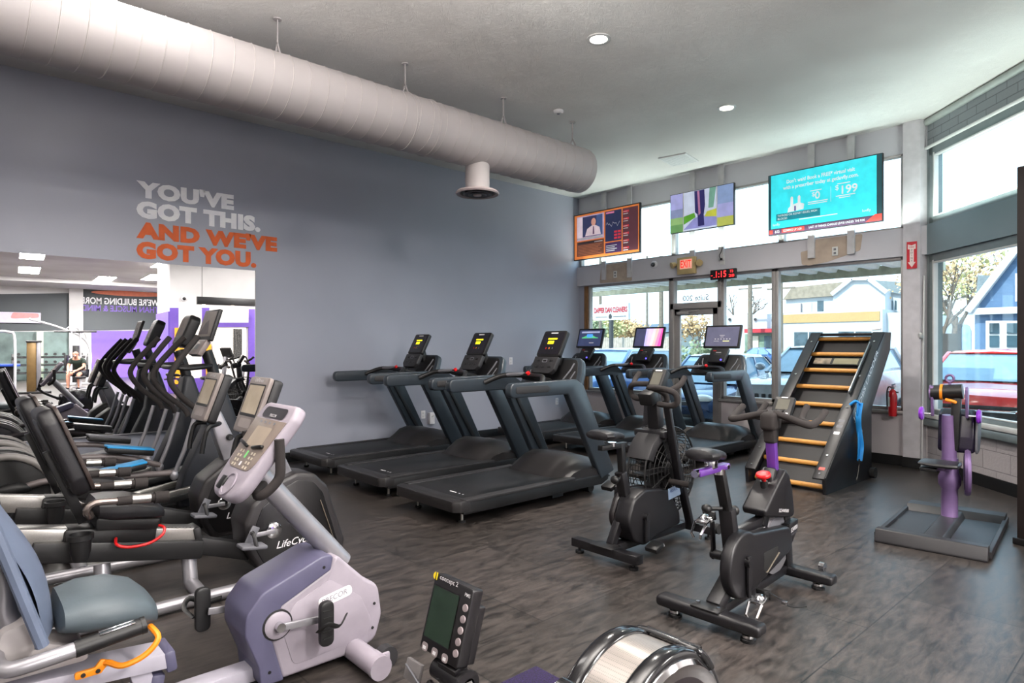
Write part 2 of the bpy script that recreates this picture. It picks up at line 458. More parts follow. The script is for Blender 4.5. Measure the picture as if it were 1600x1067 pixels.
MB().bx(-5.82, -5.6, y-.1, y-.03, 2.0, 2.05, .006).bar((-5.62, y-.07, 2.04), (-5.4, y-.1, 2.07), .02, .012).build('door_closer', ALU, leaf)
tr = MB().bx(-5.9, -5.11, y-.004, y+.004, 2.19, 2.56).build('transom_pane', GLASS, d)
MB().text('Suite 200', .125, (-5.3, y+.012, 2.225), (-1, 0, 0), (0, 0, 1), smat('black_vinyl_letter', (60, 60, 62), .6), .016).build('door_lettering', None, tr)

# right wall, turned 45 degrees (local x runs along the wall, local y points outdoors)
RW = M4.Translation((-2.33, 8.95, 0)) @ M4.Rotation(-PI/4, 4, 'Z')
LW = 3.58
def rwobj(b, name, m, parent=None):
    o = b.build(name, m, parent)
    if not parent: o.matrix_world = RW
    return o
b = MB().bx(0, LW, 0, .16, 0, .54, m=W_BRICK).bx(0, LW, 0, .16, 3.9, ZC, m=W_BRICK2).bx(-.03, LW, -.03, .16, 2.6, 2.97, m=W_BAND)
b.bx(0, .06, .0, .16, .54, 3.9, m=FRG).bx(LW-.1, LW, 0, .16, .54, 3.9, m=FRG)
struct(rwobj(b, 'wall_right', W_BRICK))
struct(rwobj(MB().bx(0, LW, -.015, 0, 0, .13), 'baseboard_right', BASEB))
struct(rwobj(MB().tube([(0, .0, 4.22), (LW, .0, 4.22)], .045, seg=12), 'trim_3', smat('cove_trim', (160, 166, 162), .5)))
struct(rwobj(MB().tube([(.03, -.02, 3.9), (LW, -.02, 3.9)], .02, seg=8), 'trim_4', ALUW))
def rwwin(name, t0, t1, z0, z1, fw, sill):
    b = MB(); y = .05
    for a, c in ((t0, t0+fw), (t1-fw, t1)): b.bx(a, c, y-.05, y+.05, z0, z1, .004, m=FRG)
    b.bx(t0, t1, y-.05, y+.05, z0, z0+fw, .004, m=FRG).bx(t0, t1, y-.05, y+.05, z1-fw*1.3, z1, .004, m=FRG)
    b.bx(t0+fw, t0+fw+.025, y-.055, y, z0+fw, z1-fw, .004, m=ALUW).bx(t0+fw, t1-fw, y-.055, y, z1-fw*1.3-.02, z1-fw*1.3, .004, m=ALUW).bx(t0+fw, t1-fw, y-.055, y, z0+fw, z0+fw+.015, .004, m=ALUW)
    w = struct(rwobj(b, name, FRG))
    MB().bx(t0+fw, t1-fw, y-.004, y+.004, z0+fw, z1-fw).build('glass_pane', GLASS, w)
    if sill: MB().bx(t0-.04, t1, -.07, .05, z0-.12, z0-.04, .006, m=FRG).bx(t0-.04, t1, -.06, .05, z0-.03, z0+.02, .006, m=ALUW).build('window_sill', FRG, w)
    return w
rwwin('window_7', .06, LW-.1, .66, 2.6, .07, 1)
rwwin('window_8', .06, LW-.1, 2.97, 3.9, .08, 0)
# the rest of the shell, seen only in the mirror
o = MB().prism([(.2, 6.42), (.34, 6.56), (1.3, 9), (1.2, 9)], 0, ZC, 'z').build('wall_entry', WHTW); struct(o)
o = MB().bx(1.2, 19, 9, 9.15, 0, ZC).build('wall_side', WHTW); struct(o)
o = MB().bx(XL, 19, -6.15, -6, 0, ZC).build('wall_rear', WHTW); struct(o)
# ---------------------------------------------------------------- treadmills (origin at the rear edge on the floor, front towards +y)
TM_SIDE = smat('treadmill_slate_paint', (62, 72, 82), .33, coat=.15)
TM_BELT = smat('treadmill_belt', (36, 36, 39), .5, var=.1, scale=30)
TM_HOOD = smat('treadmill_hood', (54, 51, 52), .42)
TM_RAIL = smat('treadmill_foot_rail', (52, 50, 53), .6)
def tm_base(root):
    b = MB()
    for s in (-1, 1):
        b.prism(rpoly([(.03, .1), (1.8, .1), (1.9, .14), (1.9, .2), (.03, .2)], .02), s*.40, s*.47, 'x', .006)
    b.bx(-.40, .40, .3, 1.7, .1, .16)
    b.bx(-.35, .35, 1.2, 1.35, .03, .1)
    b.build('deck_frame', BLK, root)
    for s in (-1, 1):
        MB().prism(rpoly([(.05, .195), (1.4, .195), (1.4, .222), (.05, .222)], .008), s*.385, s*.475, 'x', .005).build('foot_rail', TM_RAIL, root)
    b = MB().bx(-.385, .385, .05, 1.36, .175, .212, .004, TM_BELT)
    for i, w in enumerate((.05, .012, .012, .012)): b.bx(.1+.05*i-(.03 if i == 0 else 0), .1+.05*i+w, .18, .195, .2125, .2135, m=WHITEPR)
    b.bx(-.3, -.22, 1.27, 1.285, .2125, .2135, m=WHITEPR).bx(-.18, -.17, 1.27, 1.285, .2125, .2135, m=WHITEPR)
    b.build('running_belt', TM_BELT, root)
    MB().prism(rpoly([(-.475, .0), (-.43, -.055), (.43, -.055), (.475, .0), (.475, .1), (-.475, .1)], [.03, .05, .05, .03, .01, .01]), .125, .215, 'z', .012).build('rear_cap', TM_HOOD, root)
    # motor hood: cross-sections from back to front, ridge in the middle and falling flanks
    secs = []
    for y, zt, w in ((1.24, .215, .40), (1.32, .30, .42), (1.42, .375, .43), (1.55, .405, .44), (1.7, .385, .45), (1.85, .345, .46), (1.93, .29, .46), (1.95, .2, .45)):
        ze = max(.20, zt-.09)
        q = [(-w, y, .16), (-w, y, ze-.03), (-w+.05, y, ze), (-w*.62, y, zt-.01), (-w*.3, y, zt), (w*.3, y, zt), (w*.62, y, zt-.01), (w-.05, y, ze), (w, y, ze-.03), (w, y, .16)]
        secs.append(q)
    MB().loft(secs).panel((.12, 1.66, .396), (1, 0, 0), (0, .985, -.17), .13, .035, WHITEPR, .015).build('motor_hood', TM_HOOD, root)
    for s in (-1, 1):
        MB().cyl((s*.33, .12, 0), (s*.33, .12, .1), .012, m=STEEL).cyl((s*.33, .12, 0), (s*.33, .12, .018), .03, m=RUB).build('foot', RUB, root)
    MB().prism(rpoly([(1.35, .03), (1.8, .05), (1.86, .1), (1.4, .12)], .02), -.3, .3, 'x', .01).cyl((-.34, 1.78, .045), (.34, 1.78, .045), .045, m=RUB, seg=16).build('lift_frame', BLK, root)
    for s in (-1, 1):
        # upright and handrail are one bent frame
        out = [(.54, 1.165), (1.40, 1.175), (1.51, 1.11), (1.98, .22), (1.78, .16), (1.285, 1.035), (.54, 1.035)]
        pl = rpoly(out, [.055, .09, .09, .02, .02, .03, .055], 5)
        b = MB().prism(pl, s*.405, s*.485, 'x', .022, TM_SIDE, 3)
        b.prism(rpoly([(1.8, .3), (1.36, 1.02), (1.40, 1.04), (1.86, .3)], .01), s*.39, s*.41, 'x', .004, BLK)
        f = b.build('side_frame', TM_SIDE, root)
        b = MB().prism(rpoly([(.6, 1.135), (1.0, 1.135), (1.05, 1.1), (1.0, 1.07), (.6, 1.07)], .028, 4), s*.478, s*.49, 'x', .004)
        b.build('grip_inset', TM_RAIL, f)
        MB().prism(rpoly([(1.555, .98), (1.97, .2), (1.74, .16), (1.64, .40), (1.70, .48)], .02), s*.4, s*.492, 'x', .02).build('upright_boot', TM_SIDE, f) if 0 else None
def tm_dash(root):
    # big cup-holder dash between the uprights, tilted towards the runner
    xr = V((1, 0, 0)); up = V((0, .5, .866)); nn = xr.cross(up)
    o = V((0, 1.57, 1.235))
    pl = rpoly([(-.43, -.16), (-.40, .0), (-.33, .17), (.33, .17), (.40, .0), (.43, -.16)], [.03, .1, .1, .1, .1, .03], 5)
    b2 = MB().prism(pl, -.075, 0, 'z', .02, TM_SIDE)
    ins = rpoly([(-.37, -.15), (-.345, .0), (-.29, .14), (.29, .14), (.345, .0), (.37, -.15)], .08, 5)
    b2.prism(ins, -.001, .006, 'z', .003, BLK)
    for s in (-1, 1):
        b2.tube([(s*.2, -.1, .012), (s*.26, .02, .016), (s*.27, .09, .012)], .009, GRY, 8)
        b2.tube([(s*.29, -.1, .012), (s*.32, .0, .012)], .007, GRY, 8)
    mt = M4((xr, up, nn)).transposed().to_4x4(); mt.translation = o
    b2.xform(mt)
    b2.build('dash_tray', TM_SIDE, root)
    MB().tube([(-.41, .98, 1.12), (-.3, 1.12, 1.19), (-.14, 1.2, 1.2), (.14, 1.2, 1.2), (.3, 1.12, 1.19), (.41, .98, 1.12)], .026, BLK, 10, 5).tube([(-.25, 1.15, 1.2), (-.05, 1.205, 1.213)], .02, GRY, 8).bar((0, 1.2, 1.19), (0, 1.46, 1.14), .2, .05, bev=.02).cyl((.03, 1.19, 1.215), (.03, 1.175, 1.235), .02, m=RED, seg=12).build('heart_rate_bar', BLK, root)
def tilt(deg): return V((1, 0, 0)), V((0, math.cos(R(deg)), math.sin(R(deg))))
def treadmill_a(name, loc, label, group):
    root = empty(name, loc, 0, label, 'treadmill', group)
    tm_base(root); tm_dash(root)
    xr, up = tilt(62); nn = xr.cross(up)
    o = V((0, 1.55, 1.525))
    b = MB().panel(o, xr, up, .33, .30, BLK, .03, .05, bev=.01)
    b.panel(o+nn*.003, xr, up, .29, .255, SCRB, .02)
    b.panel(o+nn*.005+up*.05, xr, up, .13, .017, YEL).panel(o+nn*.005+up*.008-xr*.01, xr, up, .085, .036, YEL)
    b.panel(o+nn*.005+up*.118, xr, up, .1, .012, WHITEPR, .004)
    for i in range(3): b.panel(o+nn*.005-up*(.06)-xr*(.05-.045*i), xr, up, .012, .02, (RED, ORG, GRY)[i])
    c = b.build('console', BLK, root)
    o2 = o-up*.235
    b = MB()
    pl = rpoly([(-.165, .08), (-.165, -.06), (-.12, -.11), (.12, -.11), (.165, -.06), (.165, .08)], [.01, .04, .05, .05, .04, .01])
    q = MB().prism(pl, -.05, .004, 'z', .01, DGR)
    for i in range(3):
        for j in range(2): q.box((-.09+.09*i, .03-.07*j, .006), (.045, .02, .006), bev=.002, m=BLK)
    q.panel((0, .03, .0065), (1, 0, 0), (0, 1, 0), .07, .04, GRY, .01)
    mt = M4((xr, up, nn)).transposed().to_4x4(); mt.translation = o2
    q.xform(mt); q.build('keypad', DGR, c)
    MB().bar(o-nn*.05-up*.05, (0, 1.64, 1.25), .16, .08, bev=.02).build('console_neck', BLK, root)
    return root
def screen_img(kind, w, h):
    """picture shown on a treadmill screen, drawn flat in x,y"""
    b = MB()
    base = smat('screen_slate_glow', (88, 88, 108), .3, emit=.55)
    if kind == 'hills':
        b.panel((0, 0, 0), (1, 0, 0), (0, 1, 0), w, h, smat('screen_night_blue', (52, 60, 92), .3, emit=.7))
        g = smat('screen_green', (76, 170, 110), .3, emit=.9); bl = smat('screen_sky_blue', (70, 140, 220), .3, emit=.9)
        n = 14
        b.poly([(-w*.36+w*.72*i/n, h*.02+h*.22*math.exp(-((i-6.5)/4.)**2), .001) for i in range(n+1)]+[(w*.36, -.02*h, .001), (-w*.36, -.02*h, .001)], g)
        b.panel((-w*.02, h*.14, .002), (1, 0, 0), (0, 1, 0), w*.26, h*.2, bl, .01)
        b.panel((0, h*.36, .001), (1, 0, 0), (0, 1, 0), w*.8, h*.1, smat('screen_mist', (150, 156, 186), .3, emit=.8))
        b.panel((w*.1, -h*.3, .001), (1, 0, 0), (0, 1, 0), w*.2, h*.05, WHITEPR)
    elif kind == 'gradient':
        b.panel((0, 0, 0), (1, 0, 0), (0, 1, 0), w, h, smat('screen_charcoal_blue', (66, 68, 96), .3, emit=.6))
        cols = [(176, 168, 236), (196, 176, 226), (222, 190, 196), (236, 176, 170), (236, 130, 170), (228, 80, 160)]
        for i, c in enumerate(cols):
            x0 = -w*.12+i*w*.1; 
            b.poly([(x0, -h/2, .001), (x0+w*.1+.0, -h/2, .001), (min(w*.5, x0+w*.1+(w*.08 if i > 0 else 0)), h/2, .001), (x0+(w*.08 if i > 1 else 0) if i else x0, h/2, .001)] if i < 5 else [(x0, -h/2, .001), (w*.5, -h/2, .001), (w*.5, h/2, .001), (w*.46, h/2, .001)], smat('screen_grad_%d' % i, c, .3, emit=.9))
    else:
        b.panel((0, 0, 0), (1, 0, 0), (0, 1, 0), w, h, base)
        for i in range(6): b.panel((-w*.2+w*.09*i, -h*.13, .001), (1, 0, 0), (0, 1, 0), w*.04, h*.04, WHITEPR)
        b.panel((0, h*.06, .001), (1, 0, 0), (0, 1, 0), w*.16, h*.025, WHITEPR).panel((0, -.02*h, .001), (1, 0, 0), (0, 1, 0), w*.1, h*.02, WHITEPR)
        b.panel((w*.14, -h*.24, .001), (1, 0, 0), (0, 1, 0), w*.2, h*.04, smat('screen_pale_yellow', (226, 220, 150), .3, emit=.7)).panel((-w*.16, -h*.24, .001), (1, 0, 0), (0, 1, 0), w*.16, h*.02, WHITEPR)
    return b
def add_big_screen(root, kind):
    xr, up = tilt(74); nn = xr.cross(up)
    o = V((0, 1.66, 1.63))
    s = MB().panel(o, xr, up, .56, .34, BLK, .012, .035, bev=.006).build('touch_screen', BLK, root)
    q = screen_img(kind, .5, .285)
    mt = M4((xr, up, nn)).transposed().to_4x4(); mt.translation = o+nn*.002
    q.xform(mt); q.build('display', None, s)
    xr, up = tilt(52); nn = xr.cross(up)
    o = V((0, 1.54, 1.37))
    b = MB().panel(o, xr, up, .27, .25, BLK2, .025, .05, bev=.01)
    b.panel(o+nn*.004+up*.02, xr, up, .12, .06, DGR, .01).panel(o+nn*.004+up*.07-xr*.07, xr, up, .05, .012, RED).panel(o+nn*.004+up*.04+xr*.0, xr, up, .08, .014, WHITEPR)
    b.cyl(o-up*.09+xr*.08, o-up*.09+xr*.08+nn*.01, .012, m=smat('blue_led', (90, 80, 255), .3, emit=2), seg=12)
    b.bar(o+up*.1-nn*.03, (0, 1.67, 1.5), .2, .05, bev=.01)
    b.build('keypad', BLK2, root)
def treadmill_b(name, loc, label, group, kind, proto=None):
    root = empty(name, loc, 0, label, 'treadmill', group)
    tm_base(root); tm_dash(root); add_big_screen(root, kind)
    return root
G1 = 'treadmills with amber displays along the grey wall'
t = treadmill_a('treadmill', (-7.2, 3.27, 0), 'black treadmill with a small amber display, deck nearest the grey wall', G1)
dup(t, (-5.85, 3.22, 0), 0, 'black treadmill with amber display, middle deck of the row of three', G1)
dup(t, (-4.6, 3.18, 0), 0, 'black treadmill with amber display, nearest the upright bikes, whole deck in view', G1)
G2 = 'treadmills with wide touch screens facing the front windows'
treadmill_b('treadmill', (-7.12, 6.6, 0), 'treadmill whose wide screen shows a green hill profile, in the window corner', G2, 'hills')
treadmill_b('treadmill', (-5.93, 6.62, 0), 'treadmill whose wide screen shows a pink and violet gradient, behind the air bike', G2, 'gradient')
treadmill_b('treadmill', (-4.68, 6.64, 0), 'treadmill with a plain slate screen, beside the wooden rung climbing machine', G2, 'plain')
# ---------------------------------------------------------------- recumbent bikes (riders face +y)
def pt(mt_o, xr, up, mb, **k):
    nn = V(xr).cross(V(up)); mt = M4((V(xr), V(up), nn)).transposed().to_4x4(); mt.translation = V(mt_o)
    return mb.xform(mt)
def pedal_mb(c, s, strap=True):
    x, y, z = c
    b = MB().prism(rpoly([(y-.033, z-.1), (y+.033, z-.1), (y+.033, z+.1), (y-.033, z+.1)], .033, 5), x-.012, x+.02, 'x', .008, BLK)
    for i in range(5): b.box((x+s*.022, y, z-.06+.03*i), (.004, .045, .006), m=RUB)
    if strap:
        b.tube([(x, y-.035, z-.03), (x+s*.06, y-.06, z+.0), (x+s*.085, y-.03, z+.03), (x+s*.07, y+.03, z+.0), (x+s*.02, y+.09, z+.02)], .012, BLK, 8, 4, flat=.35)
    return b
def precor(loc, label):
    OFF[0] = V((0, -.85, 0))
    r = empty('recumbent_bike', loc, 0, label, 'exercise bike')
    white = [(1.12, .035), (1.06, .25), (1.11, .36), (1.34, .465), (1.375, .53), (1.53, .375), (1.60, .33), (1.62, .18), (1.585, .07), (1.48, .035)]
    vio = [(1.36, .535), (1.30, .535), (1.03, .437), (.962, .355), (.958, .27), (1.015, .12), (1.025, .035), (1.125, .035), (1.065, .25), (1.115, .36), (1.345, .465)]
    b = MB().prism(rpoly(white, [.02, .03, .06, .04, .03, .03, .08, .1, .06, .02]), -.125, .125, 'x', .018, WHT, 3)
    ins = [(1.17, .08), (1.12, .25), (1.17, .35), (1.345, .42), (1.5, .30), (1.56, .17), (1.53, .1)]
    b.prism(rpoly(ins, .04), .125, .128, 'x', .002, WHT)
    for y, z in ((1.575, .245), (1.565, .13)): b.cyl((.12, y, z), (.128, y, z), .007, m=BLK, seg=10)
    b.panel((.1295, 1.37, .335), (0, .985, .17), (0, -.17, .985), .17, .05, smat('pale_badge', (232, 230, 232), .4), .024)
    b.text('PRECOR', .035, (.131, 1.30, .312), (0, .985, .17), (0, -.17, .985), smat('badge_grey', (140, 136, 146), .5), .006, shear=.2)
    b.build('body_shroud', WHT, r)
    b = MB().prism(rpoly(vio, [.03, .06, .08, .07, .06, .04, .02, .01, .01, .01, .01]), -.135, .135, 'x', .03, VIO, 3)
    for y, z in ((1.31, .485), (1.06, .09)): b.cyl((.13, y, z), (.137, y, z), .007, m=BLK, seg=10)
    b.build('rear_shroud', VIO, r)
    MB().tube([(-.34, 1.47, .055), (.34, 1.47, .055)], .05, seg=16).build('front_stabilizer', WHT, r)
    for s in (-1, 1):
        MB().cyl((s*.34, 1.47, .055), (s*.37, 1.47, .055), .054, m=WHT).cyl((s*.25, 1.55, .05), (s*.3, 1.55, .05), .05, m=DGR).box((s*.275, 1.52, .06), (.07, .07, .05), bev=.01, m=WHT).build('transport_wheel', WHT, r)
    MB().tube([(0, 1.47, .44), (0, 1.04, .95)], .048, seg=18).build('neck_tube', SIL, r)
    # console
    xr, up = tilt(54); nn = xr.cross(up); o = V((0, 1.04, 1.055))
    W2 = .195
    pl = rpoly([(-W2+.045, -.25), (W2-.045, -.25), (W2, .16), (W2-.02, .225), (-W2+.02, .225), (-W2, .16)], [.11, .11, .07, .06, .06, .07], 6)
    c = pt(o, xr, up, MB().prism(pl, -.06, 0, 'z', .02, WHT, 3)).build('console', WHT, r)
    inn = rpoly([(-W2+.06, -.115), (W2-.06, -.115), (W2-.02, .13), (W2-.02, .135), (-W2+.02, .135), (-W2+.02, .13)], [.07, .07, .01, .01, .01, .01], 6)
    TAUPE = smat('taupe_display', (128, 116, 108), .25)
    q = MB().prism(inn, 0, .003, 'z', .001, TAUPE)
    q.panel((0, .17, .003), (1, 0, 0), (0, 1, 0), .25, .055, smat('console_band', (70, 68, 72), .3), .035)
    q.panel((0, .045, .0036), (1, 0, 0), (0, 1, 0), .17, .1, smat('taupe_window', (152, 138, 122), .2), .01)
    for i in range(4): q.panel((-.08+.05*i, .118, .0036), (1, 0, 0), (0, 1, 0), .02, .012, GRY, .003)
    for s in (-1, 1):
        for i in range(4):
            for j in range(2): q.panel((s*(.05+.03*j), -.035-.022*i, .004), (1, 0, 0), (0, 1, 0), .018, .013, smat('key_cream', (190, 178, 160), .5), .003)
    q.panel((0, -.045, .004), (1, 0, 0), (0, 1, 0), .02, .035, smat('key_green', (110, 190, 110), .5), .004).panel((0, -.09, .004), (1, 0, 0), (0, 1, 0), .02, .02, WHITEPR, .004)
    q.text('PRECOR', .02, (-.035, .148, .0042), (1, 0, 0), (0, 1, 0), WHITEPR, .004)
    pt(o, xr, up, q).build('display', TAUPE, c)
    q = MB()
    for s in (-1, 1): pt(o, xr, up, MB().bar((s*.03, -.012, .012), (s*.125, .005, .012), .014, .014, bev=.004)).build('reading_rest', BLK, c)
    q = MB().box((-.045, -.19, .004), (.05, .06, .02), bev=.006, m=BLK).lathe([(.055, 0), (.055, .006), (.045, .006), (.045, -.01), (0, -.01)], (.02, -.185, .002), seg=24, m=WHT)
    pt(o, xr, up, q).build('cup_well', WHT, c)
    MB().tube([(0, 1.1, .90), (.1, 1.02, .86), (.16, 1.03, .87), (.185, 1.08, .93), (.19, 1.085, 1.0), (.19, 1.08, 1.1)], .021, FOAM, 12, 5).tube([(0, 1.1, .90), (-.1, 1.02, .86), (-.16, 1.03, .87), (-.185, 1.08, .93), (-.19, 1.085, 1.0), (-.19, 1.08, 1.1)], .021, FOAM, 12, 5).build('handlebar', FOAM, r)
    for s, y, z in ((1, 1.29, .265), (-1, .90, .305)):
        ca = MB().lathe([(0, .0), (.058, 0), (.058, .01), (.045, .016), (0, .016)], (s*.133, 1.095, .285), (s, 0, 0), 28, WHT).lathe([(.066, -.004), (.066, .004), (.056, .006)], (s*.133, 1.095, .285), (s, 0, 0), 28, BLK).bar((s*.165, 1.085, .285), (s*.165, y, z), .012, .032, m=SIL).cyl((s*.15, 1.095, .285), (s*.178, 1.095, .285), .02, m=CHR).build('crank_arm', SIL, r)
        pedal_mb((s*.215, y-.01, z-.0), s).build('pedal', BLK, ca)
    # seat rail, frame
    b = MB().bar((0, .1, .315), (0, .70, .255), .13, .05, m=smat('lilac_grey_frame', (168, 164, 178), .4)).bar((0, .52, .275), (0, .6, .02), .1, .06, m=smat('lilac_grey_frame', ())) if 0 else MB()
    LG = smat('lilac_grey_frame', (172, 168, 180), .4)
    b.bar((0, .05, .30), (0, .68, .245), .15, .06, m=LG).bar((0, .58, .25), (0, .64, .03), .09, .07, m=LG).bar((0, .6, .06), (0, 1.2, .06), .1, .06, m=LG).bar((-.26, .62, .03), (.26, .62, .03), .07, .05, m=LG).bar((0, .1, .29), (0, .0, .03), .09, .06, m=LG).bar((-.26, .0, .03), (.26, .0, .03), .07, .05, m=LG)
    b.build('seat_rail', LG, r)
    MB().box((0, .69, .24), (.16, .04, .085), (8, 0, 0), .01).box((0, .64, .11), (.1, .05, .16), (-10, 0, 0), .01).build('rail_end_cap', VIO, r)
    # seat
    secs = []
    for y, z, w, h in ((.315, .50, .13, .05), (.33, .525, .18, .1), (.4, .525, .205, .13), (.5, .515, .205, .14), (.58, .495, .185, .12), (.625, .47, .15, .08), (.635, .455, .11, .04)):
        secs.append([(w*math.copysign(abs(math.cos(a))**.55, math.cos(a)), y, z+h/2*math.copysign(abs(math.sin(a))**.7, math.sin(a))) for a in [2*PI*i/20 for i in range(20)]])
    MB().loft(secs).build('seat', SLATE, r)
    # backrest with slots
    xr = V((1, 0, 0)); up = V((0, -.29, .957)); o = V((0, .225, .73))
    q = MB().grid(lambda u, v: ((u-.5)*.40, (v-.5)*.5, -.05*math.cos((u-.5)*PI)+.06-.03*math.cos((v-.4)*PI*1.2)), 10, 10).grid(lambda u, v: ((u-.5)*.40, (v-.5)*.5, -.05*math.cos((u-.5)*PI)+.035-.03*math.cos((v-.4)*PI*1.2)), 10, 10)
    for i in range(7): q.tube([(.05, .0+.028*i, .022), (.17, .005+.028*i, .052)], .006, smat('slot_dark_blue', (52, 64, 84), .5), 6)
    BL = smat('slate_blue_shell', (94, 104, 124), .45)
    q.tube([(-.2, -.25, .035), (-.2, .25, .035)], .02, BL, 8).tube([(.2, -.25, .035), (.2, .25, .035)], .02, BL, 8)
    pt(o, xr, up, q).build('backrest', BL, r)
    b = MB().tube([(0, .06, .95), (0, .13, .80), (0, .17, .66), (0, .17, .56), (0, .2, .48)], .042, SIL, 14, 4)
    b.prism(rpoly([(.12, .34), (.16, .52), (.24, .54), (.3, .44), (.4, .40), (.42, .34)], .03), -.09, .09, 'x', .02, smat('warm_light_grey', (170, 164, 164), .45))
    b.build('seat_bracket', SIL, r)
    for s in (-1, 1):
        a = MB().tube([(s*.02, .15, .44), (s*.14, .145, .44), (s*.22, .17, .44), (s*.235, .24, .445), (s*.235, .36, .455)], .026, SIL, 12, 5).build('arm_rest', SIL, r)
        MB().tube([(s*.235, .35, .454), (s*.235, .55, .475)], .029, BLK, 14).cyl((s*.235, .55, .475), (s*.235, .565, .477), .031, m=BLK).bar((s*.245, .42, .488), (s*.245, .53, .499), .02, .006, m=CHR).bar((s*.225, .42, .489), (s*.225, .53, .5), .012, .006, m=CHR).build('pulse_grip', BLK, a)
    MB().tube([(.12, .44, .33), (.16, .46, .345), (.2, .50, .335), (.21, .57, .355), (.2, .615, .40), (.14, .60, .43)], .011, ORG, 8, 5).prism(rpoly([(.36, .31), (.44, .31), (.47, .345), (.44, .36), (.42, .335), (.36, .335)], .01), .14, .155, 'x', .002, ORG).cyl((.15, .385, .322), (.158, .385, .322), .008, m=BLK, seg=8).cyl((.15, .43, .322), (.158, .43, .322), .008, m=BLK, seg=8).build('adjust_lever', ORG, r)
    MB().box((0.0, .06, .38), (.2, .16, .16), bev=.03).build('rear_hub_cover', VIO, r)
    OFF[0] = V((0, 0, 0))
    return r
precor((-2.86, .85, 0), 'white and violet recumbent bike in the near left corner, slate seat, orange lever')

